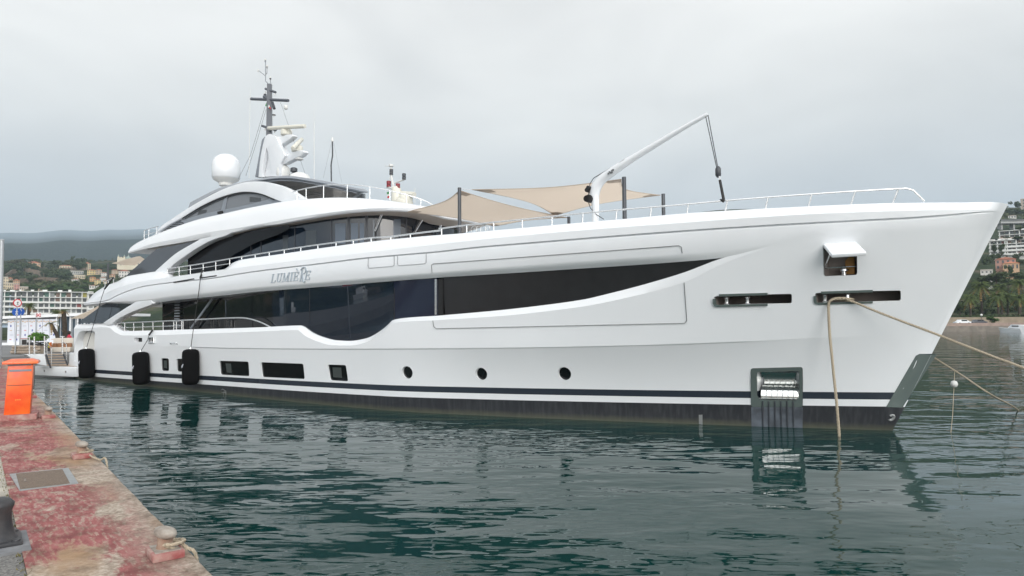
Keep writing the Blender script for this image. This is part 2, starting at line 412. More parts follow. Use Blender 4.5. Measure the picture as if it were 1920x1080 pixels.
def panel(name, surf, outline, mats, parent, off=0.0, thick=0.05, holes=(), grid=0.4, mirror=False, smooth=30, coords='px', bevel=None):
    """A sheet with real thickness lying on a surface; outlines in photo pixels (or surface coordinates)."""
    tr = (lambda q: trace(surf, q, off)) if coords == 'px' else (lambda q: list(q))
    O = tr(outline); HS = [tr(h) for h in holes]
    V = list(O); E = [(i, (i+1) % len(O)) for i in range(len(O))]
    for h in HS:
        b = len(V); V += h; E += [(b+i, b+(i+1) % len(h)) for i in range(len(h))]
    xs = [p[0] for p in O]; ys = [p[1] for p in O]
    if grid:
        for x in np.arange(min(xs)+grid/2, max(xs), grid):
            for y in np.arange(min(ys)+grid/2, max(ys), grid):
                if inpoly((x, y), O) and not any(inpoly((x, y), h) for h in HS) and min((Vector((x, y))-Vector(q)).length for q in V[:len(O)+sum(map(len, HS))]) > grid*0.35: V.append((float(x), float(y)))
    vv, ee, ff, *_ = delaunay_2d_cdt([Vector(v) for v in V], E, [], 0, 1e-5)
    tri = []
    for f in ff:
        c = sum((vv[i] for i in f), Vector((0, 0)))/len(f)
        if inpoly(c, O) and not any(inpoly(c, h) for h in HS): tri.append(tuple(f))
    n = len(vv); vs = [surf.pos(p[0], p[1], off) for p in vv]+[surf.pos(p[0], p[1], off-thick) for p in vv]
    cnt = {}
    for f in tri:
        for i in range(len(f)):
            e = (f[i], f[(i+1) % len(f)]); cnt[e] = 1
    fs = list(tri)+[tuple(i+n for i in reversed(f)) for f in tri]
    for (a, b) in cnt:
        if (b, a) not in cnt: fs.append((b, a, a+n, b+n))
    bm = bmesh.new(); BV = [bm.verts.new(v) for v in vs]
    for f in fs:
        try: bm.faces.new([BV[i] for i in f])
        except ValueError: pass
    bmesh.ops.recalc_face_normals(bm, faces=bm.faces)
    if bevel:
        ed = [e for e in bm.edges if len(e.link_faces) == 2 and e.calc_face_angle(0) > R(50)]
        bmesh.ops.bevel(bm, geom=ed, offset=bevel, segments=3, affect='EDGES', profile=0.5, clamp_overlap=True)
    me = bpy.data.meshes.new(name); bm.to_mesh(me); bm.free()
    for mt in (mats if isinstance(mats, (list, tuple)) else [mats]): me.materials.append(mt)
    o = bpy.data.objects.new(name, me); COL.objects.link(o); o.parent = parent; shade(o, smooth)
    if mirror: port(o)
    return o
def port(o):
    c = o.copy(); COL.objects.link(c); c.parent = o.parent; c.scale = (1, -1, 1); return c
def prism(surf, outline, d_out, d_in, coords='px'):
    O = trace(surf, outline, 0.0) if coords == 'px' else list(outline); n = len(O)
    vs = [surf.pos(p[0], p[1], d_out) for p in O]+[surf.pos(p[0], p[1], -d_in) for p in O]
    fs = [tuple(range(n)), tuple(reversed(range(n, 2*n)))]+[(i, i+n, (i+1) % n+n, (i+1) % n) for i in range(n)]
    bm = bmesh.new(); V = [bm.verts.new(v) for v in vs]; [bm.faces.new([V[i] for i in f]) for f in fs]
    bmesh.ops.recalc_face_normals(bm, faces=bm.faces); return bm
def cut(o, bms, ang=32):
    """cut pockets out of a closed body"""
    tmp = bpy.data.meshes.new('cutter')
    big = bmesh.new()
    for b in bms:
        m = bpy.data.meshes.new('c'); b.to_mesh(m); b.free(); big.from_mesh(m); bpy.data.meshes.remove(m)
    big.to_mesh(tmp); big.free()
    c = bpy.data.objects.new('cutter', tmp); COL.objects.link(c); c.parent = o.parent
    md = o.modifiers.new('b', 'BOOLEAN'); md.operation = 'DIFFERENCE'; md.solver = 'EXACT'; md.object = c
    bpy.context.view_layer.update(); dg = bpy.context.evaluated_depsgraph_get()
    me = bpy.data.meshes.new_from_object(o.evaluated_get(dg)); o.modifiers.clear(); old = o.data; o.data = me; me.name = old.name
    bpy.data.objects.remove(c); shade(o, ang)
def ribbon(name, surf, pts, w, mat_, parent, off=0.004, closed=False, coords='px', mirror=False):
    T = trace(surf, pts) if coords == 'px' else list(pts)
    mb = MB(); P = [surf.pos(a, b, off) for a, b in T]; n = len(P); vs = []
    for i in range(n):
        a = P[i-1] if (closed or i) else P[i]; b = P[(i+1) % n] if (closed or i < n-1) else P[i]
        d = (b-a).normalized(); nn = (surf.pos(T[i][0], T[i][1], off+0.2)-P[i]).normalized(); x = d.cross(nn)
        vs += [P[i]+x*w/2, P[i]-x*w/2, P[i]-x*w/2-nn*0.01, P[i]+x*w/2-nn*0.01]
    fs = []
    for i in range(n if closed else n-1):
        j = (i+1) % n
        for q in range(4): fs.append((4*i+q, 4*i+(q+1) % 4, 4*j+(q+1) % 4, 4*j+q))
    mb.add(vs, fs)
    if mirror: mb.add([(p[0], -p[1], p[2]) for p in vs], [tuple(reversed(f)) for f in fs])
    return mb.build(name, mat_, parent)
# ================================================================== THE SETTING
def NT(name, rough=.8):
    m = bpy.data.materials.new(name); m.use_nodes = True; MATS[name] = m; t = m.node_tree; b = t.nodes['Principled BSDF']; b.inputs['Roughness'].default_value = rough
    return m, t, b
def water_mat():
    m, t, b = NT('harbour_water', .012); N = t.nodes.new; L = t.links.new
    b.inputs['Base Color'].default_value = (0.002, 0.031, 0.028, 1); b.inputs['IOR'].default_value = 1.333
    g = N('ShaderNodeNewGeometry')
    def layer(scale, stretch, det, rot, dist, prev=None, strength=1.0, rough=.5, mask=None):
        mp_ = N('ShaderNodeMapping'); mp_.inputs['Scale'].default_value = stretch; mp_.inputs['Rotation'].default_value = (0, 0, rot); L(g.outputs['Position'], mp_.inputs[0])
        n = N('ShaderNodeTexNoise'); n.inputs['Scale'].default_value = scale; n.inputs['Detail'].default_value = det; n.inputs['Roughness'].default_value = rough; L(mp_.outputs[0], n.inputs['Vector'])
        bp = N('ShaderNodeBump'); bp.inputs['Strength'].default_value = strength; bp.inputs['Distance'].default_value = dist; L(n.outputs[0], bp.inputs['Height'])
        if mask: L(mask, bp.inputs['Strength'])
        if prev: L(prev.outputs[0], bp.inputs['Normal'])
        return bp
    # calmer and rougher patches
    pm = N('ShaderNodeMapping'); pm.inputs['Scale'].default_value = (.16, .32, 1); pm.inputs['Rotation'].default_value = (0, 0, R(-25)); L(g.outputs['Position'], pm.inputs[0])
    pn = N('ShaderNodeTexNoise'); pn.inputs['Scale'].default_value = 1.0; pn.inputs['Detail'].default_value = 3; L(pm.outputs[0], pn.inputs['Vector'])
    pr = N('ShaderNodeMapRange'); L(pn.outputs[0], pr.inputs[0])
    for i, v in ((1, .38), (2, .62), (3, .25), (4, 1.0)): pr.inputs[i].default_value = v
    a = layer(0.42, (0.5, 1.3, 1), 2, R(-18), 0.085)
    c = layer(1.8, (0.62, 1.25, 1), 2, R(10), 0.038, a, mask=pr.outputs[0])
    d = layer(6.5, (0.75, 1.2, 1), 2, R(-30), 0.0018, c, mask=pr.outputs[0])
    L(d.outputs[0], b.inputs['Normal']); return m
mb = MB(); mb.add([(-16000, -2500, 0), (16000, -2500, 0), (16000, 16000, 0), (-16000, 16000, 0)], [(0, 1, 2, 3)])
tag(mb.build('water', water_mat()), kind='structure')
# ---- land: one polar sheet from the harbour front to the far ridge
def sstep(a, b, x): t = min(1, max(0, (x-a)/(b-a))); return t*t*(3-2*t)
hLf = pchip((60, 200, 415, 440, 480, 600, 700, 850, 1000, 1250), (1.0, 1.2, 3, 14, 28, 45, 60, 82, 80, 60))
hRf = pchip((168, 176, 200, 225, 300, 380, 430, 500, 600, 660, 800, 1250), (1.2, 1.3, 2.4, 5, 24, 38, 52, 70, 97, 112, 130, 110))
rnd = random.Random(7)
from mathutils import noise as mnoise
def hM(az, r):      # the mountain behind: climbs to the cloud line, then keeps on rising slowly
    dg = math.degrees(az); el = (0.099+.006*math.sin(az*11+.4)+.003*mnoise.noise((az*30, 0, 3)))*math.cos(az)*(1-.45*sstep(-26, -8, dg))
    k = sstep(1150, 2500, r)
    return k*el*min(r, 2500)+(el+.034*(max(0, r-2500)/6500)**.7)*max(0, r-2500)+.012*max(0, min(r, 5000)-2500)
def land_h(az, r):
    w = sstep(-15, 22, math.degrees(az)); a = math.degrees(az)
    x, y = r*math.sin(az), r*math.cos(az)
    h = float(hLf(y))*(1-w)+(float(hRf(y)) if y > 168 else -3)*w
    if y < 1000: h += mnoise.noise((x*.012, y*.012, 0))*min(5, max(0, (y-440)*.012))
    back = sstep(-52, -64, a); h = h*(1-back)+(-3 if r < 700 else 30)*back
    if r > 1000:
        rid = mnoise.fractal((x*.0011, y*.0011, 5), 1.0, 2.0, 5)*min(120, (r-1000)*.06)
        if r > 9200: return 300.0
        h = max(h, 55*sstep(1000, 1300, r)+hM(az, r)+rid*sstep(1150, 1700, r)*(1-sstep(1800, 2450, r)))
    return h
rs = list(np.linspace(62, 170, 10))+list(np.arange(180, 260, 4.0))+list(np.linspace(260, 860, 75))+list(np.geomspace(875, 2500, 40))+list(np.geomspace(2600, 9000, 26))+[9400, 11000]
azs = [R(a) for a in np.arange(-68, 60.1, .5)]
vs = [(r*math.sin(a), r*math.cos(a), land_h(a, r)) for r in rs for a in azs]; n = len(azs)
fs = [(i*n+j, i*n+j+1, (i+1)*n+j+1, (i+1)*n+j) for i in range(len(rs)-1) for j in range(n-1)]
def land_mat():
    m, t, b = NT('hillside_scrub', .95); N = t.nodes.new; L = t.links.new; g = N('ShaderNodeNewGeometry')
    def nz_(s, d=6): n_ = N('ShaderNodeTexNoise'); n_.inputs['Scale'].default_value = s; n_.inputs['Detail'].default_value = d; L(g.outputs['Position'], n_.inputs['Vector']); return n_.outputs[0]
    r1 = N('ShaderNodeValToRGB'); L(nz_(.05, 8), r1.inputs[0]); e = r1.color_ramp.elements
    e[0].position = .40; e[0].color = (.020, .032, .015, 1); e[1].position = .70; e[1].color = (.13, .105, .075, 1); x = e.new(.54); x.color = (.035, .05, .022, 1)
    r2 = N('ShaderNodeValToRGB'); L(nz_(.004, 10), r2.inputs[0]); e2 = r2.color_ramp.elements
    e2[0].position = .35; e2[0].color = (.010, .020, .020, 1); e2[1].position = .7; e2[1].color = (.026, .040, .030, 1)
    vl = N('ShaderNodeVectorMath'); vl.operation = 'LENGTH'; L(g.outputs['Position'], vl.inputs[0])
    mr = N('ShaderNodeMapRange'); L(vl.outputs['Value'], mr.inputs[0]); mr.inputs[1].default_value = 850; mr.inputs[2].default_value = 1200
    mx_ = N('ShaderNodeMixRGB'); L(mr.outputs[0], mx_.inputs[0]); L(r1.outputs[0], mx_.inputs[1]); L(r2.outputs[0], mx_.inputs[2]); L(mx_.outputs[0], b.inputs['Base Color'])
    bp = N('ShaderNodeBump'); bp.inputs['Strength'].default_value = 1; bp.inputs['Distance'].default_value = 6; L(nz_(.06, 6), bp.inputs['Height']); L(bp.outputs[0], b.inputs['Normal'])
    b.inputs['Specular IOR Level'].default_value = .1
    return m
tag(obj('hills', vs, fs, land_mat(), None, 180), kind='structure')
# shore of the outer harbour, away behind the camera: what the yacht's windows look out on
vs = []; fs = []; rb_ = [225, 232, 250, 275, 330, 520, 900]; hb_ = [-1, 1.6, 3.0, 4.5, 6, 9, 6]; ab = [R(a) for a in np.arange(-172, -67.9, 1)]
for i, r in enumerate(rb_):
    for a in ab: vs.append((r*math.sin(a), r*math.cos(a), hb_[i]*(1+.5*mnoise.noise((a*7, i*.3, 1)))*(1 if i < 3 else 1+1.3*sstep(-95, -75, math.degrees(a)))))
n = len(ab); fs = [(i*n+j, i*n+j+1, (i+1)*n+j+1, (i+1)*n+j) for i in range(len(rb_)-1) for j in range(n-1)]
tag(obj('shore', vs, fs, MATS['hillside_scrub'], None, 180), kind='structure')
# ---- quays
QZ = 1.05; QD = Vector((-.6205, .7842, 0)); QN = Vector((-QD.y, QD.x, 0)); QN = Vector((-.7842, -.6205, 0)); Q0 = Vector((-1.99, 4.62, 0))   # edge line; QN points inland
q_ang = math.atan2(QD.y, QD.x)
tC_ = (43-(Q0-S0).dot(Aa))/QD.dot(Aa); QC = Q0+QD*tC_
def asphalt():
    m, t, b = NT('old_asphalt', .9); N = t.nodes.new; L = t.links.new; g = N('ShaderNodeNewGeometry')
    def nz_(s, d=6): n_ = N('ShaderNodeTexNoise'); n_.inputs['Scale'].default_value = s; n_.inputs['Detail'].default_value = d; L(g.outputs['Position'], n_.inputs['Vector']); return n_.outputs[0]
    r1 = N('ShaderNodeValToRGB'); L(nz_(60, 4), r1.inputs[0]); e = r1.color_ramp.elements
    e[0].position = .35; e[0].color = (.10, .10, .10, 1); e[1].position = .7; e[1].color = (.27, .265, .255, 1)
    r2 = N('ShaderNodeValToRGB'); L(nz_(1.1, 5), r2.inputs[0]); e = r2.color_ramp.elements
    e[0].position = .35; e[0].color = (.75, .75, .76, 1); e[1].position = .7; e[1].color = (1.25, 1.2, 1.12, 1)
    mx_ = N('ShaderNodeMixRGB'); mx_.blend_type = 'MULTIPLY'; mx_.inputs[0].default_value = 1; L(r1.outputs[0], mx_.inputs[1]); L(r2.outputs[0], mx_.inputs[2]); L(mx_.outputs[0], b.inputs['Base Color'])
    bp = N('ShaderNodeBump'); bp.inputs['Strength'].default_value = .6; bp.inputs['Distance'].default_value = .01; L(nz_(90, 3), bp.inputs['Height']); L(bp.outputs[0], b.inputs['Normal'])
    return m
M_ASPH = asphalt()
def slab(name, P, z1, z0, m, kind='structure'):
    n = len(P); v_ = [(p[0], p[1], z0) for p in P]+[(p[0], p[1], z1) for p in P]
    f_ = [tuple(reversed(range(n))), tuple(range(n, 2*n))]+[(i, (i+1) % n, (i+1) % n+n, i+n) for i in range(n)]
    bm = bmesh.new(); V = [bm.verts.new(v) for v in v_]; [bm.faces.new([V[i] for i in f]) for f in f_]; bmesh.ops.recalc_face_normals(bm, faces=bm.faces)
    me = bpy.data.meshes.new(name); bm.to_mesh(me); bm.free(); me.materials.append(m); o = bpy.data.objects.new(name, me); COL.objects.link(o); return tag(o, kind=kind)
RW = 0.97
A0 = Q0-QD*32
slab('quay', [A0+QN*RW, QC+QN*RW, QC+QN*9.5, A0+QN*9.5], QZ-.01, -2, M_ASPH)
slab('harbour_front', [QC+QN*RW+Aa*.02, QC-Nn*130, QC-Nn*130+Aa*90, QC+QN*60+Aa*110, QC+QN*75], QZ-.015, -2, mat('pale_asphalt', (.20, .20, .20), .9, noise=(.4, .2)))
def red_mat():
    m, t, b = NT('worn_red_paint', .85); N = t.nodes.new; L = t.links.new; co = N('ShaderNodeTexCoord')
    def nz_(s, st=(1, 1, 1), d=6, rough=.55, dist=0):
        mp_ = N('ShaderNodeMapping'); mp_.inputs['Scale'].default_value = st; L(co.outputs['Object'], mp_.inputs[0])
        n_ = N('ShaderNodeTexNoise'); n_.inputs['Scale'].default_value = s; n_.inputs['Detail'].default_value = d; n_.inputs['Roughness'].default_value = rough; n_.inputs['Distortion'].default_value = dist; L(mp_.outputs[0], n_.inputs['Vector']); return n_.outputs[0]
    def ramp(f, *st):
        r_ = N('ShaderNodeValToRGB'); L(f, r_.inputs[0]); el = r_.color_ramp.elements
        el[0].position, el[0].color = st[0][0], (*st[0][1], 1); el[1].position, el[1].color = st[-1][0], (*st[-1][1], 1)
        for p, c in st[1:-1]: x = el.new(p); x.color = (*c, 1)
        return r_.outputs[0]
    def mix(f, a, c, mode='MIX'):
        x = N('ShaderNodeMixRGB'); x.blend_type = mode
        for i, v in enumerate((f, a, c)):
            if isinstance(v, tuple): x.inputs[i].default_value = (*v, 1)
            elif isinstance(v, float): x.inputs[i].default_value = v
            else: L(v, x.inputs[i])
        return x.outputs[0]
    conc = ramp(nz_(30, d=8), (.3, (.22, .165, .12)), (.7, (.54, .46, .38)))
    conc = mix(ramp(nz_(1.3, (.5, 1.3, 1), 7), (.45, (0, 0, 0)), (.68, (.9, .9, .9))), conc, (.34, .21, .115))      # ochre staining
    red = ramp(nz_(9, (.7, 2, 1), 6), (.3, (.22, .055, .055)), (.55, (.31, .10, .095)), (.75, (.42, .22, .20)))
    m1 = ramp(nz_(1.15, (.75, 1.5, 1), 12, .66, .3), (.51, (1, 1, 1)), (.56, (.0, .0, .0)))
    m2 = ramp(nz_(14, (.6, 2.2, 1), 6, .6), (.40, (0, 0, 0)), (.50, (1, 1, 1)))
    sp = N('ShaderNodeSeparateXYZ'); L(co.outputs['Object'], sp.inputs[0])
    ed = N('ShaderNodeMapRange'); L(sp.outputs['Y'], ed.inputs[0])
    for i, v in ((1, .02), (2, .42), (3, 0.0), (4, 1.0)): ed.inputs[i].default_value = v
    far = N('ShaderNodeMapRange'); L(sp.outputs['X'], far.inputs[0])
    for i, v in ((1, 4), (2, 12), (3, 0.0), (4, .55)): far.inputs[i].default_value = v
    m1 = mix(1.0, m1, far.outputs[0], 'ADD')
    mask = mix(1.0, mix(1.0, m1, ed.outputs[0], 'MULTIPLY'), mix(.62, (1., 1., 1.), m2), 'MULTIPLY')
    c = mix(mask, conc, red)
    dirt = ramp(nz_(4, d=8), (.36, (.62, .60, .57)), (.55, (1, 1, 1)))
    c = mix(1.0, c, dirt, 'MULTIPLY')
    # thin white scuffs and a transverse joint now and then
    wv = N('ShaderNodeMath'); wv.operation = 'PINGPONG'; L(sp.outputs['X'], wv.inputs[0]); wv.inputs[1].default_value = 2.15
    jt = N('ShaderNodeMath'); jt.operation = 'LESS_THAN'; L(wv.outputs[0], jt.inputs[0]); jt.inputs[1].default_value = .016
    c = mix(jt.outputs[0], c, (.42, .36, .29))
    L(c, b.inputs['Base Color'])
    bp = N('ShaderNodeBump'); bp.inputs['Strength'].default_value = .5; bp.inputs['Distance'].default_value = .01; L(nz_(40, d=6), bp.inputs['Height']); L(bp.outputs[0], b.inputs['Normal'])
    return m
def qp(al, inl, z=QZ): p = Q0+QD*al+QN*inl; return Vector((p.x, p.y, z))
# the painted coping, built along its own axes (x along the edge, y inland), with a worn, slightly uneven arris
xs_ = list(np.arange(-32, tC_, .12)); prof = [(0.0, -2.0), (0.0, QZ-.03), (.006, QZ-.008), (.02, QZ), (.4, QZ), (RW, QZ)]
vs = []; fs = []
for x in xs_:
    for k, (y, z) in enumerate(prof):
        w = mnoise.noise((x*1.6, 0, 2))*.008+mnoise.noise((x*11, 0, 4))*.005
        vs.append((x, y+(w if k < 3 else w*.4 if k == 3 else 0), z-(abs(w)*.4 if k in (2, 3) else 0)))
n = len(prof); fs = [(i*n+k, (i+1)*n+k, (i+1)*n+k+1, i*n+k+1) for i in range(len(xs_)-1) for k in range(n-1)]
cp = obj('quay_edge', vs, [tuple(reversed(f)) for f in fs], red_mat(), None, 50); cp.location = Q0; cp.rotation_euler = (0, 0, q_ang); tag(cp, kind='structure')
def flip_check(o):
    bm = bmesh.new(); bm.from_mesh(o.data); bmesh.ops.recalc_face_normals(bm, faces=bm.faces); bm.to_mesh(o.data); bm.free()
# ---- haze
def haze():
    m = bpy.data.materials.new('haze'); m.use_nodes = True; t = m.node_tree; t.nodes.clear()
    o_ = t.nodes.new('ShaderNodeOutputMaterial'); v = t.nodes.new('ShaderNodeVolumePrincipled'); v.inputs['Color'].default_value = (.63, .76, .885, 1); v.inputs['Density'].default_value = HAZE; v.inputs['Anisotropy'].default_value = .0
    t.links.new(v.outputs[0], o_.inputs['Volume'])
    mb = MB(); mb.box((0, 6000, 599), (30000, 18000, 1206)); o = mb.build('haze', m); return tag(o, kind='stuff')
HAZE = 1.7e-4
if USE_HAZE: haze()
# ================================================================== THE YACHT
yacht = empty('motor_yacht', S0, math.pi/2+AX, 'large white three-deck motor yacht with the name in silver letters on its side', 'yacht')
HS = HullSurf()
SEND = 37.3
_k = [HS.hit(x, y) for x, y in ((1755,622.5),(1600,631.5),(1400,641.5),(1200,648.5),(1000,652.5),(800,654.5),(600,655),(480,654),(420,653))]
HS.zkf = pchip([-1]+[s for s, z in _k]+[40], [_k[0][1]+.03]+[z for s, z in _k]+[_k[-1][1]])
kn = lambda s: HS.zk(s)
def fade(s): return 0.025*min(1, max(0, (s-0.8)/3))*min(1, max(0, (27-s)/3))
def flat(v): return lambda s: v
C4 = curve(HS, [(1873,434),(1700,439),(1540,443),(1480,454),(1434,466.5),(1348,498),(1283,529),(1181,556.7),(1090,575),(955,591),(827,599.7),(738,605.2),(733,607),(724,616),(711,626),(684.6,642),(653,648),(624,647.3),(595.5,640.5),(571.5,629.7),(557,618.8),(480,621.7),(440,623.2),(340,626.8),(286,628.5),(230,629),(214,623),(203,614.5),(190,613.5),(160,615.5),(141,616)], 0.04)
C5 = curve(HS, [(1873,432),(1700,437),(1540,441),(1480,452),(1434,464.8),(1355,484.5),(1283,511),(1210,532.5),(1144.6,549.4),(1090,562),(955,579.6),(827,591.3),(736,599.5),(729,606),(711,621),(684.6,634.5),(653,639.3),(629,638.2),(605,632.5),(583.5,623.7),(568,612.6),(564,610.3),(480,614),(440,615.3),(340,618),(286.8,619.5),(230,620.6),(221,617),(209.7,607.5),(190.8,605.6),(160,607.5),(141,608.6)], -0.06)
C6 = curve(HS, [(1873,432),(1700,437),(1540,441),(1480,452),(1434,464.8),(1355,483.7),(1283,490.3),(1108,502),(951,512.3),(823.7,520.3),(687,530.5),(576,539.6),(480,546.8),(430,552.2),(390,556.6),(326,562.3),(300,566),(270,569.3),(249,570.4),(220,569.6),(198,569.2),(185,571.5),(168,574)], -0.05)
C7 = curve(HS, [(1873,430),(1700,435),(1540,438.5),(1480,449),(1434,461),(1355,468.5),(1280,475.5),(1108,487.5),(951,499),(810,510),(687,520),(576,530),(480,537.5),(430,543),(390,547),(326,553.5),(290,558.5),(249,563),(198,566.5),(168,570)], 0.04)
C8 = curve(HS, [(1883,400),(1700,410),(1555,417.5),(1400,426.5),(1300,433),(1100,448),(900,464.3),(802,474.6),(692,484),(600,495),(480,509.3),(380,524.3),(321.5,530),(269.7,537),(243.7,544.2),(217.8,554.5),(201,563),(185,566.5),(168,568.5)], 0.04)
C9 = curve(HS, [(1883.5,396.5),(1700,394.5),(1555,399.5),(1400,408.5),(1300,416),(1100,431),(1000,439.6),(802,460),(691,473),(600,483.5),(480,497.8),(380,511),(321.5,519.5),(290,523.5),(260,528.5),(230,536),(205,545.5),(185,556),(168,566.5)], 0.02)
C10 = curve(HS, [(1876,381),(1725,379),(1640,380.5),(1555,384),(1400,392),(1300,398),(1167,410),(1017,423),(875,436),(792,442.5),(697,452),(620,462),(511,477.8),(450,486.8),(436,491.5),(426,499.5),(417,504.5),(387,508.5),(345,515),(316,518.5),(311,514.6),(303,511.2),(291,508.5),(260,513.3),(236,517.5),(218,527),(198,534.7),(185,542),(172.4,551.5),(165,561),(163,564.5)], -0.15)
ST = sorted(set([round(x, 3) for x in [0, .04, .09, .15, .25, .4, .6, .85]+list(np.arange(1.1, 37.3, 0.16))]+[SEND]))
def bev(s): return -0.12*min(1, max(0, (s-HS.hit(1434, 465)[0])/2.5))
s_tip = HS.hit(1434, 465)[0]
def bevc(s): return -0.12*min(1, max(0, (s-s_tip)/2.5))
rows = []
for s in ST:
    k = kn(s); f = fade(s); c4, c5 = float(C4(s)), float(C5(s)); c4 = min(c4, c5-0.012)
    dk = min(1.7, c5-0.3)
    secs = [(-1.3, -99), (-1.2, -0.7), (-0.4, -.05), (0, 0), (0.3*k, 0), (0.55*k, 0), (0.8*k, 0), (k-.01, 0), (k+.025, f), (k*.5+c4*.5, f), (c4, f), (c5, f+bevc(s)), (c5, f+bevc(s)-0.3), (dk, f-0.5), (dk, -99)]
    rows.append([HS.pos(s, z, o) for z, o in secs])
hull = solid('hull', rows, M_HULL, yacht, smooth=24)
# ---- pockets in the hull side
def P4(*q): return list(q)
W_PX = [  # hull windows, clockwise from the upper-aft corner
    [(302,671.5),(316.5,672),(316.8,696),(302.5,695)], [(331,672.5),(350,673),(350,697.5),(331.5,696.5)],
    [(411,676.3),(466,678),(467.5,705.5),(413,702.5)], [(488.5,679),(568.5,682),(571.5,710.8),(491.5,706.8)],
    [(614,683.5),(648.5,684.5),(652.8,715),(619,713)]]
PORT = [(763.5,698.3,10.5,11.8),(902.5,701,11.5,11.5),(1058.5,700.5,13,12.2)]
cutters = []; panes = []
for q in W_PX:
    cutters.append(prism(HS, rounded(q, 3.5), 0.3, 0.055)); panes.append(rounded(q, 3.5))
for cx, cy, rx, ry in PORT:
    el = [(cx+rx*math.cos(a)*0.96+ry*0.12*math.sin(a), cy+ry*math.sin(a)) for a in np.linspace(0, 2*math.pi, 24, endpoint=False)]
    cutters.append(prism(HS, el, 0.4, 0.09)); panes.append(el)
ANCH = rounded([(1417.5,697),(1499,694.5),(1499.5,744),(1493,752),(1424,750),(1418,743)], 3)
cutters.append(prism(HS, ANCH, 0.6, 0.56))
MOOR1 = rounded([(1339,556),(1386,553),(1485,551),(1485,568.5),(1400,570),(1340,572.5)], 4)
MOOR2 = rounded([(1528,549.5),(1600,546.5),(1689,544.5),(1689,563.5),(1610,565.5),(1529,568.5)], 4)
HATCH = rounded([(1543.5,462),(1607,458),(1607.5,515.5),(1544,518)], 5)
cutters += [prism(HS, MOOR1, 0.6, 1.1), prism(HS, MOOR2, 0.6, 0.75), prism(HS, HATCH, 0.6, 0.55)]
SDOOR = rounded([(149,620.5),(178,619.8),(176,690),(138,690),(141.5,640)], 6)
cutters.append(prism(HS, SDOOR, 0.4, 0.35))
VENT1 = rounded([(252,633.2),(266.5,633.4),(266.5,641),(252,641)], 1); CLEAT = rounded([(279.5,632.5),(290,632),(290.5,642),(280,642.5)], 2.5)
cutters += [prism(HS, VENT1, 0.3, 0.2), prism(HS, CLEAT, 0.3, 0.12)]
cut(hull, cutters, 24)
true_normals(hull, HS, skip=lambda p: (lambda s: s > s_tip and float(C4(s))-.01 < p.z < float(C5(s))+.05)(HS.s_of(p.x, p.z)))
M_PANE = mat('cabin_window_glass', (0.006, 0.007, 0.008), 0.05, spec=0.5)
M_CURT = mat('grey_green_curtain', (0.05, 0.06, 0.058), 0.5)
def pane(name, px, dep, m, frame=None):
    O = trace(HS, px); return panel(name, HS, O, m, yacht, off=-dep+0.014, thick=0.01, grid=0, coords='st')
for i, q in enumerate(panes):
    if i < 5:
        w = pane('cabin_window', q, 0.055, M_PANE)
    else:
        w = pane('porthole', q, 0.09, M_PANE)
    if i in (0, 2, 4):
        x0 = min(p[0] for p in q); x1 = max(p[0] for p in q); y0 = min(p[1] for p in q); y1 = max(p[1] for p in q); wd = x1-x0; hh = y1-y0
        c = [(x0+wd*.16+1, y0+hh*.17), (x0+wd*(.62 if i != 2 else .36), y0+hh*.19), (x0+wd*(.66 if i != 2 else .38), y1-hh*.2), (x0+wd*.2+1, y1-hh*.24)]
        cu = panel('curtain', HS, trace(HS, c), M_CURT, w, off=-0.038, thick=0.004, grid=0, coords='st')
# ---- anchor pocket: steel frame, curved ribbed back
ANCHF = [(1407.5,690.5),(1505,688),(1505,763.5),(1408,763)]
aps = panel('anchor_pocket_frame', HS, rounded(ANCHF, 5), mat('grey_green_steel', (0.15, 0.185, 0.178), 0.22, 0.35), yacht, off=0.02, thick=0.05, holes=[rounded([(1418.5,698),(1498.5,695.5),(1499,743),(1493,751),(1424,749),(1419,743)], 3)], grid=0.25)
def anchor_back():
    mb = MB(); s0, z1 = HS.hit(1419, 699); s1, z0 = HS.hit(1498, 748); n = 14
    q0, q1 = HS.pos(s0, z1).x, HS.pos(s1, z0).x; ua, ub_ = min(q0, q1), max(q0, q1)
    prof = [(-.30, 1.0), (-.33, .8), (-.50, .78), (-.50, .60), (-.42, .56), (-.30, .48), (-.19, .38), (-.11, .27), (-.05, .14), (-.02, -.02)]
    vs = []
    for o, k in prof:
        for j in range(n): vs.append(HS.at_u(ua+(ub_-ua)*j/(n-1), z0+(z1-z0)*k, o))
    mb.add(vs, [(i*n+j, i*n+j+1, (i+1)*n+j+1, (i+1)*n+j) for i in range(len(prof)-1) for j in range(n-1)])
    for j in range(1, 7):
        s = ua+(ub_-ua)*j/7
        mb.tube([HS.at_u(s, z0+(z1-z0)*k, o+0.006) for o, k in prof[3:]], 0.011, 6)
    return mb.build('anchor_pocket_lining', M_MIRROR, aps, smooth=50)
anchor_back()
# chafe plate under the pocket
rb = MB()
for j in range(1, 7):
    x = 1419+80*j/7; a = HS.hit(x, 752); b = HS.hit(x+1, 800)
    rb.tube([HS.pos(a[0], a[1], 0.03), HS.pos(b[0], b[1], 0.03)], 0.016, 6)
rb.build('chafe_rib', M_DARKGREY, aps)
panel('chafe_plate', HS, [(1408.5,763.5),(1505,764),(1504.5,803),(1409,801)], mat('scratched_plate', (0.045, 0.05, 0.06), 0.4, noise=(3, .0), col2=(0.13, 0.15, 0.18)), aps, off=0.02, thick=0.03, grid=0.3)
# ---- stem plate
stem = panel('stem_plate', HS, [(1757,663.5),(1724,663.5),(1717,667),(1661,763.5),(1692,764.5)], mat('grey_green_steel'), yacht, off=0.015, thick=0.02, grid=0.2, mirror=True)
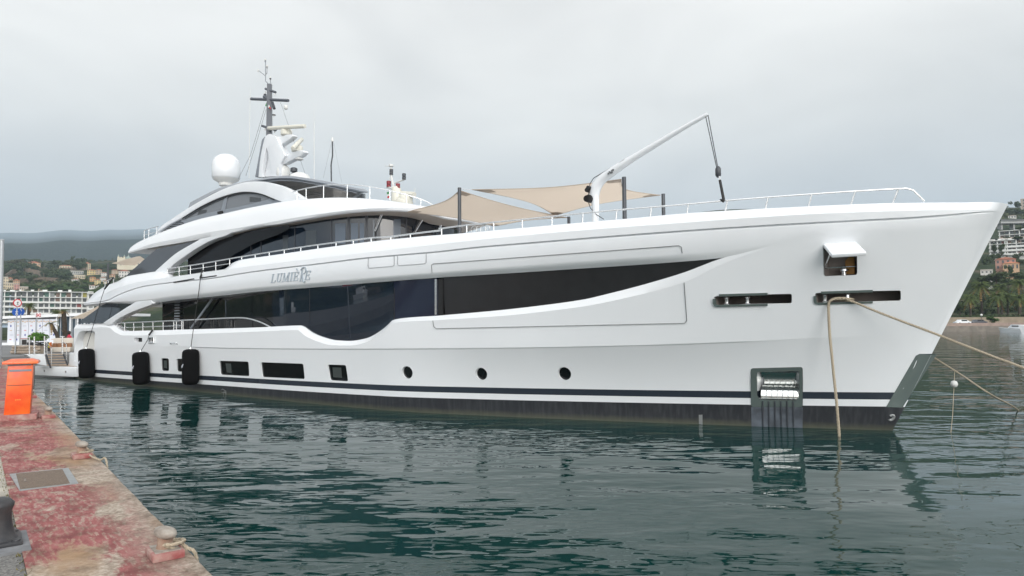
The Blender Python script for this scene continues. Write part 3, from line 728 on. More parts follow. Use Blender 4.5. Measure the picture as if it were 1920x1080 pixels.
# ---- mooring openings
M_BROWN = mat('brown_recess_paint', (0.24, 0.21, 0.195), 0.5)  # even brown, raised in place of light from the open deck above
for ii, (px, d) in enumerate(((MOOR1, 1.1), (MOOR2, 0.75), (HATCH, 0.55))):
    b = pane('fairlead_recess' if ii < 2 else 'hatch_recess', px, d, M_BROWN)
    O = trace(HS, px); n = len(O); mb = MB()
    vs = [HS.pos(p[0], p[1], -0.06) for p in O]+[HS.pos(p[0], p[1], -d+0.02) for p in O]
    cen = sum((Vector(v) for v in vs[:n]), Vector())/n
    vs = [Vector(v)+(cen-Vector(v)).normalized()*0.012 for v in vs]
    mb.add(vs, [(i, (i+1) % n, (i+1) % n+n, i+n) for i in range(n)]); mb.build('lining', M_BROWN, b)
def fairlead(up, lo, rollers, o=.05):
    bo = panel('fairlead_rim', HS, up, mat('grey_green_steel'), yacht, off=o, thick=0.1, grid=0)
    panel('rim_bar', HS, lo, mat('grey_green_steel'), bo, off=o, thick=0.1, grid=0)
    for x, y0, y1 in rollers:
        s, zt = HS.hit(x, y0); s2, zb = HS.hit(x, y1); h = zt-zb; p = HS.pos(s, zb, -0.12)
        MB().lathe([(.075, 0), (.08, h*.12), (.05, h*.2), (.045, h*.72), (.075, h*.86), (.06, h)], p, 14).build('roller', M_STEEL, bo, smooth=50)
fairlead([(1348,551.5),(1438,549),(1438,553.5),(1348,556)], [(1336.5,560),(1339.5,560),(1341,570),(1345,571.5),(1438,569.5),(1438,573),(1345,575.5),(1338.5,573.5),(1336.5,569)], [(1361,556,572),(1400.5,555,571)], .085)
fairlead([(1539.5,546.5),(1636,543.5),(1636,548),(1539.5,551)], [(1525.5,555),(1528.5,555),(1530,566),(1534,567.5),(1636,565),(1636,568.5),(1534,571.5),(1527.5,569.5),(1525.5,565)], [(1549,550.5,567),(1591,549,562)])
# hatch lid, hinged at its top edge and standing open; stay bars and gear inside
def hatch_lid():
    a = HS.hit(1543.5, 461); b = HS.hit(1606.5, 457); p0 = HS.pos(*a, 0.02); p1 = HS.pos(*b, 0.02)
    q0 = on_v(1559, 478.5, 0); dirs = []
    out = Vector((-.51*.66, .86*.66, -.36))
    p0 = p0+Vector((0, 0, .05)); p1 = p1+Vector((0, 0, .05))
    k = 0.86
    c = [p0, p1, p1+out*k, p0+out*k]; up = (p1-p0).cross(out).normalized()
    if up.z < 0: up = -up
    mb = MB(); vs = c+[x-up*0.09 for x in c]
    mb.add(vs, [(0, 1, 2, 3), (7, 6, 5, 4), (0, 4, 5, 1), (1, 5, 6, 2), (2, 6, 7, 3), (3, 7, 4, 0)])
    l = mb.build('hatch_lid', M_WHITE, yacht, bevel=0.03)
    e = HS.hit(1545, 500); pe = HS.pos(*e, -0.1)
    MB().tube([p0+out*k*.8-up*.05, pe], 0.014, 6).tube([HS.pos(*HS.hit(1545, 502), -.1), HS.pos(*HS.hit(1602, 499), -.1)], 0.014, 6).build('stay', M_STEEL, l)
    g = MB(); p = HS.pos(*HS.hit(1588, 512), -0.4)
    g.box(p+Vector((0, 0, .2)), (.2, .1, .42), 0, 0).build('winch_housing', mat('yellow_orange_plastic', (0.6, 0.30, 0.08), .5), l, bevel=.02)
    g = MB(); g.lathe([(.07, 0), (.05, .08), (.1, .1), (.1, .14), (.04, .2)], HS.pos(*HS.hit(1578, 515), -0.25), 12).build('winch_drum', M_STEEL, l, smooth=40)
hatch_lid()
# ---- side door recess: inner door leaf
dl = panel('side_door', HS, rounded([(157,624),(177,623.5),(175.5,688),(155,688)], 3), mat('cream_gelcoat', (0.70, 0.68, 0.64), .3), yacht, off=-0.31, thick=0.03, grid=0)
for px, py in ((147.5, 651.5),):
    p = HS.pos(*HS.hit(px, py), -0.33); MB().tube([p, p+Vector((0, .04, 0))], .05, 12).build('socket', M_STEEL, dl)
vr = pane('vent_recess', VENT1, 0.2, M_BLACK)
cr_ = pane('cleat_recess', CLEAT, 0.12, M_DARKGREY)
p = [HS.pos(*HS.hit(x, y), .03) for x, y in ((280, 633), (290, 632.4), (290.3, 642), (280.3, 642.6))]
MB().tube(p+[p[0]], .035, 8).build('cleat_rim', M_STEEL, cr_, smooth=40)
MB().tube([HS.pos(*HS.hit(285.5, 632), .0), HS.pos(*HS.hit(285, 642), .0)], .04, 8).build('cleat_post', M_STEEL, cr_, smooth=40)
pp = [HS.pos(*HS.hit(x, y), .07) for x, y in ((321.5, 643.2), (333, 643))]
MB().tube(pp, .015, 6).tube([pp[0], HS.pos(*HS.hit(321.5, 645), 0)], .03, 8).tube([pp[1], HS.pos(*HS.hit(333, 645), 0)], .03, 8).build('side_handle', M_STEEL, yacht)
panel('side_vent', HS, [(410, 647), (421, 646.7), (421, 648.2), (410, 648.4)], M_STEEL, yacht, off=.01, thick=.02, grid=0)
# draught mark and small plate at the boot top
panel('anode_plate', HS, [(1310, 770), (1317, 770), (1317, 796), (1310.5, 795)], mat('pale_metal', (.3, .31, .31), .5, .5), yacht, off=.012, thick=.02, grid=0)
def emblem():
    mb = MB(); c = HS.hit(1671.5, 783)
    pts = [HS.pos(c[0]+.045*math.cos(a), c[1]+.06*math.sin(a), .014) for a in np.linspace(.6, 5.6, 14)]
    mb.tube(pts, .035, 6).build('bow_emblem', mat('pale_metal'), yacht)
emblem()
dm = MB(); 
for q in ([(415.5,731),(417.5,729.5),(421,731),(420.5,736),(424,736.5)], [(416,735.5),(419.5,735.8),(419.3,741)], [(421.8,733),(423.8,732.5),(424,739.5)]):
    dm.tube([HS.pos(*HS.hit(*p), .008) for p in q], .012, 5)
dm.build('draught_mark', mat('pale_metal'), yacht)
# ---- shell-door gap, hatch lines
def gap(px, closed=True, w=0.014): return ribbon('panel_gap', HS, dense(px, 14, closed), w, M_SEAM, yacht, off=0.05, closed=closed)
gap([(812,512),(811,497),(815,494.8),(1274,460.8),(1279,463.5),(1280.5,475)], False)
gap([(1284,530),(1289,601),(1285,606),(820,616.2),(815,612),(813.5,601)], False)
for q in ([(692.5,484),(692,499.5),(694,503),(738,499.5),(741,497.5),(741,480)], [(747.5,480),(747.5,496),(750,498.3),(798,494.5),(801,492.5),(801,475)]):
    gap(q, False, .008)
# ---- upper bulwark band and upper deck: one body over the main-deck opening
s_u = 36.05
STU = [s for s in ST if s < s_u]+[s_u]
def s_end(c): return c
rows = []
for s in STU:
    f = fade(s); c6, c7, c8, c9, c10 = (float(C(s)) for C in (C6, C7, C8, C9, C10))
    b = min(1, max(0, (s-s_tip)/2.5))
    if s < s_tip: c6 = float(C5(s))
    c7 = max(c7, c6+.02); c8 = max(c8, c7+.03); c9 = max(c9, c8+.06); c10 = max(c10, c9+.03)
    dk = min(4.75 if s < 9 else 4.25, c10-0.12) if s > 9 else c10-0.45
    g = min(1, max(0, s/0.5))
    secs = [(c6+.02, -99), (c6+.02, f-.5*b-.05), (c6, f-.13*b), (c6*.6+c7*.4, f-.045*b), (c7*.75+c6*.25, f+.0*b), (c7, f+.012*b), (c8-.05, f), (c8-.012, f-.015*g), (c8+.012, f-.07*g), (c8+.035, f+.005), (c9, f-.03), (c10-.02, f-.20), (c10, f-.24), (c10, f-.42), (dk, f-.45), (dk, -99)]
    rows.append([HS.pos(s, z, o) for z, o in secs])
ub = solid('upper_bulwark', rows, M_WHITE, yacht, sharp=(1, 2, 7, 8, 9, 10, 13))
# dark slots in the groove near the stern
panel('groove_slot', HS, [(324,528.4),(363,521.8),(365,523.5),(326,530.3)], M_BLACK, yacht, off=0.03, thick=.03, grid=0)
panel('groove_slot', HS, [(374,520.5),(406,515.8),(406,518),(374,522.8)], M_BLACK, yacht, off=0.03, thick=.03, grid=0)
# ---- main saloon glazing
def rec(s):  # glass set-back behind the hull side
    return -0.17-0.85*min(1, max(0, (s-18.5)/5.5))**1.0
s_gl_end = HS.hit(262, 590)[0]
def glazing(name, sa, sb, m, extra=0.0):
    ss = list(np.arange(sa, sb, 0.2))+[sb]; vs = []
    for s in ss:
        z0 = min(float(C5(s))-.06, 1.75 if s > 20.5 else 9); z1 = max(float(C6(s)), float(C5(s)))+.04
        f = fade(s)+max(bevc(s)*1.4-.0, rec(s)) if s < s_tip+2.5 else fade(s)+rec(s)
        vs += [HS.pos(s, z0, f+extra), HS.pos(s, z1, f+extra), HS.pos(s, z1, f+extra-.04), HS.pos(s, z0, f+extra-.04)]
    n = len(ss); fs = [(4*i+q, 4*i+(q+1) % 4, 4*i+4+(q+1) % 4, 4*i+4+q) for i in range(n-1) for q in range(4)]+[(0, 1, 2, 3), tuple(4*n-4+q for q in (3, 2, 1, 0))]
    o = obj(name, vs, fs, m, yacht, smooth=40); port(o); return o
sx_ = lambda x, y: HS.hit(x, y)[0]
glazing('mesh_window_cover', s_tip+.75, sx_(826, 555), M_MESHC)
edges = [sx_(816, 555), sx_(733, 570), sx_(574, 580), sx_(497, 580)]
glazing('saloon_glazing', edges[0], edges[1], mat('violet_tinted_glass', (0.014, 0.018, 0.036), 0.02, spec=.5, ior=1.5))
glazing('saloon_glazing', edges[1]+.012, edges[2], M_GLASS2)
glazing('saloon_glazing', edges[2]+.012, edges[3], M_GLASS2)
glazing('saloon_glazing', edges[3]+.012, sx_(400, 575), M_GLASS)
glazing('saloon_glazing', sx_(400, 575)+.012, s_gl_end, M_GLASS)
# trim posts of the glazing
def post(x, y0, y1, w, off, m, name='mullion'):
    a = HS.hit(x, y0); b = HS.hit(x, y1)
    return panel(name, HS, [(a[0]-w/2, a[1]), (a[0]+w/2, a[1]), (b[0]+w/2, b[1]), (b[0]-w/2, b[1])], m, yacht, off=off, thick=.05, grid=0, coords='st')
post(821.5, 523, 590, .16, -.10, M_BLACK, 'door_post'); post(812, 523, 590, .07, -.11, M_STEEL, 'door_post')
for x in (733, 574): post(x, 540, 600, .03, fade(12)+rec(12)+.006, M_BLACK)
mb = MB()    # raked pale frame of the aft doors
a = HS.pos(*HS.hit(389, 557, -.6), -.85); b = HS.pos(*HS.hit(347, 616, -.6), -.85); a2 = a+Vector((-.16, 0, 0)); b2 = b+Vector((-.16, 0, 0)); dd = Vector((0, .05, 0))
mb.add([a, a2, b2, b, a+dd, a2+dd, b2+dd, b+dd], [(0, 1, 2, 3), (7, 6, 5, 4), (0, 4, 5, 1), (1, 5, 6, 2), (2, 6, 7, 3), (3, 7, 4, 0)])
mb.build('door_frame', M_GREY, yacht)
lv = MB()    # louvred panel beside the doors
u0 = HS.hit(331, 580, -.9)[0]
for k in range(16): lv.box((u0, HS.B(u0, 3)-.92, 1.9+k*.125), (.42, .04, .06))
lv.build('louvre_panel', M_GREY, yacht)
# interior block of the saloon, aft bulkhead and the open aft deck
mb = MB(); mb.box((19, 0, 2.85), (15, 6.2, 2.0)).build('saloon_bulkhead', M_INT, yacht)
mb = MB(); mb.box((30.6, 0, 1.72), (12.6, 7.6, .06)).build('aft_deck', M_TEAK, yacht)
mb = MB(); mb.box((30.2, -3.7, 2.95), (5.2, .06, 2.3)).build('side_curtain', M_SAIL, yacht)
mb = MB(); mb.box((30.6, -2.3, 2.0), (3.0, .8, .5)).build('aft_bench', mat('cream_cushion', (.62,.57,.5), .9), yacht, bevel=.05)
# aft pillar and triangular glass, main deck
panel('aft_side_glass', HS, [(145,605.8),(192.5,571.8),(199,568.8),(249,570),(221,587),(193,605.8)], mat('grey_tinted_glass', (0.035, 0.04, 0.047), 0.03, spec=.8), yacht, off=-0.03, thick=.03, grid=.5, mirror=True)
PIL1 = smoothline([(193,606),(221,587),(250,569),(262,563),(280,557)], 5)+smoothline([(286,569),(283,571.2),(280,572.5),(250,583.5),(225,595.5),(212.5,604),(208.5,608.8)], 5)+[(200, 609.5)]
panel('arch_pillar', HS, PIL1, M_WHITE, yacht, off=-0.015, thick=.35, grid=.35, mirror=True, bevel=.05)
# ---- name on the side: serif italic capitals as thick strokes
def lettering():
    pa = on_v(509.5, 529, 4.72); L = {}
    def st(x0, y0, x1, y1, w0, w1=None): w1 = w0 if w1 is None else w1; return ('s', x0, y0, x1, y1, w0, w1)
    G = {'L': (.62, [st(.14, 0, .14, 1, .15), st(0, .97, .3, .97, .05), st(0, .03, .58, .03, .06), st(.56, 0, .6, .28, .05)]),
         'U': (.72, [st(.14, 1, .14, .25, .15), st(.14, .28, .3, .04, .13, .08), st(.28, .05, .45, .05, .08), st(.44, .05, .58, .25, .07, .06), st(.58, .25, .58, 1, .06), st(0, .97, .3, .97, .05), st(.46, .97, .7, .97, .05)]),
         'M': (.9, [st(.12, 0, .14, 1, .06), st(.14, 1, .42, .05, .15, .1), st(.42, .05, .72, 1, .06), st(.74, 0, .74, 1, .15), st(0, .03, .25, .03, .05), st(.6, .03, .88, .03, .05), st(.04, .97, .2, .97, .05), st(.7, .97, .88, .97, .05)]),
         'I': (.34, [st(.15, 0, .15, 1, .15), st(0, .97, .3, .97, .05), st(0, .03, .3, .03, .05)]),
         'È': (.66, [st(.14, 0, .14, 1, .15), st(0, .97, .56, .97, .05), st(0, .03, .6, .03, .05), st(.14, .52, .44, .52, .05), st(.44, .4, .44, .64, .05), st(.56, .97, .56, .75, .05), st(.6, .03, .6, .28, .05), st(.2, 1.34, .38, 1.13, .11, .04)]),
         'R': (.60, [st(.20, -.10, .20, 1.15, .15), st(.06, -.10, .36, -.10, .05)]+
              [st(.36+.30*math.sin(a), 1.06-.36*math.cos(a), .36+.30*math.sin(b), 1.06-.36*math.cos(b), .075) for a, b in zip(np.linspace(-.35, 4.6, 14)[:-1], np.linspace(-.35, 4.6, 14)[1:])]+
              [st(.28, .68, .46, .2, .12), st(.46, .2, .60, -.16, .12, .1), st(.60, -.16, .76, -.24, .08, .05), st(.76, -.24, .84, -.12, .05, .04)]),
         'E': (.64, [st(.14, 0, .14, 1, .15), st(0, .97, .56, .97, .05), st(0, .03, .6, .03, .05), st(.14, .52, .44, .52, .05), st(.44, .4, .44, .64, .05), st(.56, .97, .56, .75, .05), st(.6, .03, .6, .28, .05)])}
    s0, z0 = HS.hit(509.5, 530.5); s1, z1 = HS.hit(584, 524.5); tot = sum(G[c][0]+.08 for c in 'LUMIÈRE'); hgt = 0.315
    x = 0; prev = None
    name = empty('name_lettering', (0, 0, 0)); name.parent = yacht
    for c in 'LUMIÈRE':
        mb = MB(); w = G[c][0]
        for i_, (_, a, b, cc, d, w0, w1) in enumerate(G[c][1]):
            dx, dy = cc-a, d-b; l = math.hypot(dx, dy) or 1; nx, ny = -dy/l, dx/l
            w0, w1 = w0*.86, w1*.86; q = [(a+nx*w0/2, b+ny*w0/2), (a-nx*w0/2, b-ny*w0/2), (cc-nx*w1/2, d-ny*w1/2), (cc+nx*w1/2, d+ny*w1/2)]
            pts = []
            for gx, gy in q:
                t = (x+gx+.22*gy)/tot; s = s0+(s1-s0)*t; z = z0+(z1-z0)*t+gy*hgt; pts.append((s, z))
            o = .052+.0015*i_
            vs = [HS.pos(s, z, o) for s, z in pts]+[HS.pos(s, z, .03) for s, z in pts]
            mb.add(vs, [(0, 1, 2, 3), (7, 6, 5, 4), (0, 4, 5, 1), (1, 5, 6, 2), (2, 6, 7, 3), (3, 7, 4, 0)])
        mb.build('letter', M_LETTER, name); x += w+.08
lettering()
# ================================================================== upper deck: wheelhouse, roof, flybridge
roofS = PlanSurf([(33.2, 4.05), (31, 4.2), (28, 4.27), (24, 4.22), (20, 4.02), (17.6, 3.68), (15.8, 3.05), (14.6, 2.2), (13.9, 1.1), (13.7, 0)])
Rb = curve(roofS, [(240,476.5),(281.7,465.5),(338,456),(373,450),(406,444),(440,437),(490,426),(520,422.5),(560,415),(603,407.3),(653,400),(700,396.5),(735,396),(760,397),(790,400),(815,405),(835,411)], -.1)
Rc = curve(roofS, [(246,472),(290,456),(345,445),(400,434),(440,428.5),(480,421.5),(520,414),(560,407),(600,401),(637,396),(687,391),(737,388.8),(790,389.5),(815,393),(835,398)], 0.0)
Rt = curve(roofS, [(242,469),(250,460),(290,439.5),(320,428),(348,418),(378,409),(418,400),(455,391.5),(490,384.5),(527,378),(572,373),(620,370.3),(670,371),(720,375),(770,381.7),(801,387),(830,393)], -.3)
TS = list(np.linspace(roofS.hit(240, 473)[0], roofS.len, 90)); rows = []
for t in TS:
    zb, zc, zt = float(Rb(t)), float(Rc(t)), float(Rt(t)); zc = max(zc, zb+.06); zt = max(zt, zc+.05)
    def q(z, o): return roofS.pos(t, z, o)
    def cen(z): p = roofS.pos(t, z, -.7); return Vector((p.x, 0, z))
    row = [cen(zb+.03), q(zb+.03, -.62), q(zb+.0, -.02-.10*sstep(4, 14, t)), q(zb+.03, -.012-.02*sstep(4, 14, t)), q(zc, 0), q((zc+zt)/2, -.09), q(zt-.05, -.24), q(zt, -.34), q(zt-.015, -.5), q(zt-.12, -.62), cen(zt-.12)]
    for i, p in enumerate(row): p.y = max(0, p.y)
    rows.append(row)
roof = solid('flybridge_deck', rows, M_WHITE, yacht, sharp=(1, 2, 4, 9))
# soffit lining
rows2 = []
for t in TS[8:]:
    zb = float(Rb(t)); p = roofS.pos(t, zb, -.16); p2 = roofS.pos(t, zb, -1.4); c = Vector((p2.x, 0, zb-.004))
    rows2.append([Vector((c.x, 0, zb-.012)), Vector((p2.x, max(0, p2.y), zb-.012)), Vector((p.x, max(0, p.y), zb-.012)), Vector((p.x, max(0, p.y), zb+.02)), Vector((c.x, 0, zb+.02))])
solid('soffit', rows2, M_TAUPE, roof, smooth=20)
wallS = PlanSurf([(27.5, 3.45), (25, 3.65), (22, 3.68), (19.3, 3.5), (17.5, 3.05), (16.2, 2.25), (15.5, 1.15), (15.3, 0)])
wt = list(np.linspace(0, wallS.len, 50)); rows = []
def soff(p):        # underside of the flybridge deck above a point of the plan
    best = min(range(len(TS)), key=lambda i: (roofS.pos(TS[i], 0, -.5)-Vector((p.x, p.y, 0))).length); return float(Rb(TS[best]))
wtop = [soff(wallS.pos(t, 0))+.01 for t in wt]
for t, z1 in zip(wt, wtop):
    rows.append([Vector((wallS.pos(t, 0).x, 0, 4.2)), wallS.pos(t, 4.2), wallS.pos(t, z1), Vector((wallS.pos(t, 0).x, 0, z1))])
wh = solid('wheelhouse_glazing', rows, M_GLASS2, yacht, smooth=30)
def wpanel(name, x, y0, y1, w, m, off=.02, sub=None):
    a = wallS.hit(x, y0); b = wallS.hit(x, y1)
    return panel(name, wallS, [(a[0]-w/2, a[1]), (a[0]+w/2, a[1]), (a[0]+w/2, b[1]), (a[0]-w/2, b[1])], m, wh, off=off, thick=.03, grid=0, coords='st')
for x, w in ((471, .04), (490, .04), (553, .03), (622, .03), (654, .09), (687.5, .09), (762, .05)): wpanel('mullion', x, 398 if x > 600 else 425, 480 if x < 600 else 462, w, M_DARKGREY)
M_BLIND_REFLECTION = mat('blue_grey_blind_reflection', (0.09, 0.115, 0.15), 0.25)
for x, w, y0, y1 in ((638, .42, 419, 457), (670.5, .5, 418, 455), (720, .8, 412, 446), (745, .25, 411, 442), (583, .5, 432, 462), (535, .3, 441, 472)):  # foremost panels paint pale reflections in the glass, the others are blinds
    wpanel('blind_and_reflection', x, y0, y1, w, M_BLIND_REFLECTION if x > 620 else mat('dim_blind', (.05, .06, .07), .3), off=.006)
# dark swept panel covering the aft part of the side
SW = smoothline([(352,490),(375,462),(400,449),(440,439),(500,428),(540,421.5)], 4)+smoothline([(543,428),(520,440),(480,455),(455,468),(435,480),(420,497),(410,505)], 4)+[(352, 512)]
panel('dark_side_screen', HS, SW, mat('black_gloss_screen', (.006, .006, .007), .2, spec=.15), yacht, off=-.8, thick=.05, grid=.5, mirror=True)
panel('upper_side_glass', roofS, smoothline([(235.5,518),(262,494),(293,467.2)], 3)+[(373,450.5),(334.5,472),(312,490),(290.5,508.8)], mat('smoke_panel', (0.075, 0.08, 0.09), 0.12), yacht, off=-0.06, thick=.04, grid=.5, mirror=True)
PIL2 = smoothline([(290,509.5),(312,489.5),(334.5,471.6),(373,449.5),(385,440),(410,432),(440,427)], 4)+smoothline([(441,431),(425,441),(407,446.8),(390,453.5),(366,467),(347,480),(330,492),(318,503),(312.5,515)], 4)+[(300, 514)]
panel('arch_pillar', roofS, PIL2, M_WHITE, yacht, off=-0.03, thick=.3, grid=.35, mirror=True, bevel=.03)
mb = MB(); mb.box((26.7, 0, 5.3), (2.2, 5.6, 2.1)).build('aft_bulkhead', M_INT, wh)
# wipers on the wheelhouse windows
wn = 0
for p in ((718,400,703.5,433.5), (796,404,779,435), (851,412,843,433)):
    a = wallS.hit(p[0], p[1], .25); b = wallS.hit(p[2], p[3], .15); A_, B_ = wallS.pos(*a, .3), wallS.pos(*b, .12)
    MB().tube([A_, B_], .022, 6).tube([A_+Vector((.07, .02, 0)), B_+Vector((.04, .02, 0))], .014, 6).tube([B_+Vector((0, 0, .25)), B_-Vector((0, 0, .45))], .02, 6, 1).build('wiper', [M_STEEL, M_BLACK], wh)
# ---- flybridge arch, half-moon glass, louvres
flyS = PlanSurf([(36, 3.15), (30, 3.4), (24, 3.45), (20, 3.4), (14, 3.3)], 4)
OUT = smoothline([(289,439.5),(302,424),(315,414.8),(348,392.8),(381.7,372.8),(415,355.8),(448,344.2),(473,340.3),(498,341),(523,347.3),(540,354.8),(556.7,365.2),(573,374.5)], 5)
INN = smoothline([(528,378.5),(515,373.5),(490,363.5),(465,359.5),(440,361.8),(406.7,372.2),(373,388.5),(340,408.6),(318,420.5),(297,434)], 5)
panel('flybridge_arch', flyS, OUT+[(575,380),(540,382)]+INN+[(289,441)], M_WHITE, yacht, off=0.0, thick=.3, grid=.35, mirror=True, bevel=.07)
M_SMOKE = mat('light_smoke_glass', (0.17, 0.18, 0.195), 0.05, spec=.7)
GL = smoothline([(337,411.5),(373,388),(406.7,371.7),(440,361.3),(465,359),(490,363),(515,373),(529,378.5)], 4)+[(520,383),(473,391),(407,404),(347,421)]
panel('half_moon_glass', flyS, GL, M_SMOKE, yacht, off=-.12, thick=.03, grid=.5, mirror=True)
hm = panel('glass_surround', flyS, GL, M_GREY, yacht, off=-.10, thick=.05, grid=.5, mirror=True, holes=[smoothline([(346,411),(373,393),(407,376),(440,364.8),(465,362),(490,366.5),(505,372.5),(470,382.5),(420,393),(380,401)], 4, True)])
ribbon('glass_seal', flyS, smoothline([(340,409),(373,389),(406.7,372.7),(440,362.3),(465,360.2),(490,364.2),(513,373.6)], 5), .075, M_BLACK, hm, off=-.03)
panel('surround_bar', flyS, [(413.5,398),(421,396.5),(427,366),(421.5,368)], M_GREY, hm, off=-.09, thick=.05, grid=0, mirror=True)
panel('glass_handle', flyS, [(407,397),(416,395),(416,400),(408,401.5)], M_BLACK, hm, off=-.04, thick=.06, grid=0)
panel('inner_seat', flyS, [(372,395),(388,393),(385,402),(370,405)], mat('dim_seat', (.06, .065, .07), .5), hm, off=-.112, thick=.005, grid=0)
panel('inner_seat', flyS, [(468,369),(489,371),(489,377.5),(468,379)], mat('dim_seat'), hm, off=-.112, thick=.005, grid=0)
lb = panel('louvre', flyS, [(290,440.5),(334,410.5),(348,419),(345,421)], M_BLACK, yacht, off=-.14, thick=.03, grid=0, mirror=True)
for k in range(8):
    y = 413+3.4*k; x0 = 334-4.9*k*1.05+2; x1 = 345-6.2*k*1.02 if k else 340
    x1 = 347-1.0*k*5.6
    a = flyS.hit(x0, y, -.1); b = flyS.hit(max(x1, x0+3)+6, y-.5, -.1)
    MB().tube([flyS.pos(*a, -.11), flyS.pos(*b, -.11)], .022, 5).build('louvre_slat', M_GREY, lb)
# ---- hardtop
hardS = PlanSurf([(31.8, 2.7), (30.3, 3.0), (28, 3.12), (25.8, 3.08), (24, 2.8), (22.3, 2.2), (20.9, 1.35), (20.1, .6), (19.9, 0)])
Ht = curve(hardS, [(354,377),(381.7,362.5),(406.7,350.8),(448,340),(482,333.5),(523,328.3),(548,328.6),(570,331.8),(620,340.4),(648,346.3),(664,350.5)])
Ht_ = Ht; t_fr = hardS.hit(655, 348)[0]
def Ht(t): return float(Ht_(min(t, t_fr)))-.10*max(0, t-t_fr)**1.5
HTS = list(np.linspace(hardS.hit(354, 378)[0], hardS.len, 60)); rows = []
for t in HTS:
    z = float(Ht(t)); q = lambda zz, o: hardS.pos(t, zz, o)
    def cen(zz): p = hardS.pos(t, zz, -.8); return Vector((p.x, 0, zz))
    k = .16+.22*max(0, min(1, (8-t)/5))          # the fascia deepens towards the stern
    row = [cen(z-k), q(z-k, -.55), q(z-k-.01, -.04), q(z-k+.03, .02), q(z-.06, -.06), q(z, -.16), q(z+.03, -.5), cen(z+.08)]
    for p in row: p.y = max(0, p.y)
    rows.append(row)
hard = solid('hardtop', rows, M_GREY, yacht, smooth=35)
rows = []
for t in HTS[2:-2]:
    z = float(Ht(t))-.006-(.16+.22*max(0, min(1, (8-t)/5))); p = hardS.pos(t, z, -.14)
    rows.append([Vector((p.x, 0, z)), Vector((p.x, max(.01, p.y), z)), Vector((p.x, max(.01, p.y), z+.01)), Vector((p.x, 0, z+.01))])
solid('hardtop_lining', rows, M_TAUPE, hard, smooth=30)
zz = float(Ht(hardS.hit(560, 335)[0]))
mb = MB(); mb.box((24.3, .6, zz-.20), (2.4, 2.2, .03)).build('roof_vent', M_BLACK, hard)
# tinted windscreen round the front of the flybridge
def tglass():
    m = bpy.data.materials.new('clear_smoke_glass'); m.use_nodes = True; t = m.node_tree; t.nodes.remove(t.nodes['Principled BSDF'])
    tr = t.nodes.new('ShaderNodeBsdfTransparent'); tr.inputs[0].default_value = (.42, .43, .45, 1)
    g = t.nodes.new('ShaderNodeBsdfGlossy'); g.inputs['Roughness'].default_value = .02
    fr = t.nodes.new('ShaderNodeFresnel'); fr.inputs[0].default_value = 1.5
    x = t.nodes.new('ShaderNodeMixShader'); t.links.new(fr.outputs[0], x.inputs[0]); t.links.new(tr.outputs[0], x.inputs[1]); t.links.new(g.outputs[0], x.inputs[2])
    t.links.new(x.outputs[0], t.nodes['Material Output'].inputs[0]); MATS['tglass'] = m; return m
M_TG = tglass()
wsS = PlanSurf([(25.8, 3.0), (24, 2.74), (22.4, 2.15), (21.0, 1.3), (20.25, .55), (20.05, 0)])
wts = list(np.linspace(0, wsS.len, 30)); vs = []; fs = []
for t in wts:
    bt_ = min(HTS, key=lambda q_: (hardS.pos(q_, 0)-wsS.pos(t, 0)).length); z1 = float(Ht(bt_))+.14
    z0 = 7.0
    for sg in (1,): vs += [wsS.pos(t, z0), wsS.pos(t, z1-.35)]
n = len(wts); fs = [(2*i, 2*i+2, 2*i+3, 2*i+1) for i in range(n-1)]
port(obj('windscreen', vs, fs, M_TG, yacht, smooth=40))
mb = MB(); mb.tube([vs[2*i_+1] for i_ in range(len(wts))], .025, 6); mb.build('windscreen_rail', M_GREY, yacht, smooth=40)
# ---- rails
def railing(surf, top, posts, off, foot, r=.026, mids=(), close_end=None, name='railing'):
    T = [surf.hit(x, y, off) for x, y in top]; pts = [surf.pos(a, b, off) for a, b in T]
    if close_end: pts += close_end
    fn = pchip([a for a, b in T], [b for a, b in T])
    rl = MB().tube(pts, r, 8).build(name, M_STEEL, yacht, smooth=60)
    for m in mids: MB().tube([surf.pos(*surf.hit(x, y, off), off) for x, y in m], r*.6, 6).build('mid_rail', M_STEEL, rl, smooth=60)
    for x, y in posts:
        t = surf.hit(x, y, off)[0]; z1 = float(fn(t)); z0 = float(foot(t))
        MB().tube([surf.pos(t, z0-.04, off), surf.pos(t, z1, off)], r*.9, 8).build('stanchion', M_STEEL, rl, smooth=60)
    return rl
railing(HS, smoothline([(314,504),(381.5,494),(433,484.8),(511,471.9),(565,463.5),(620,455.8),(660,450.8),(697,446),(718,444.8),(740,442.8),(780,437.5),(826,432)], 3),
        [(x, 470) for x in (315,336.6,357.6,381.5,405,431,453.6,478.7,505,533,564,596,630,662.5,696,733,770)], -.33, C10,
        mids=[[(314,511.5),(350,506.2),(381,501.8),(405,498.3),(433,494)]])
railing(HS, smoothline([(823,429),(875,422.2),(924,417),(980,411.5),(1036,405.8),(1093,400),(1156,394),(1220,388.8),(1288,383),(1359,376.5),(1433,370.5),(1512,364.8),(1590,359.5),(1667,355),(1700,353.5)], 3)+[(1712,357),(1733,377.5)],
        [(x, 400) for x in (828,875,925.6,979,1035,1093,1156,1220,1288,1359,1433,1512,1590,1667)], -.33, C10, r=.024)
railing(HS, smoothline([(211.7,605.8),(234.6,605.2),(280,603.4),(326,601.4),(358,600),(390,598.3),(420,596.8),(447.7,596),(460,596.6),(471,598.6),(482,601.8),(493,606),(507,613)], 3),
        [(x, 610) for x in (220,234,251,268,287,306,326,331,340.5,343.4)], -.2, C5, r=.03, mids=[[(216,613.8),(240,614),(287,612.6),(344,610.4)]])
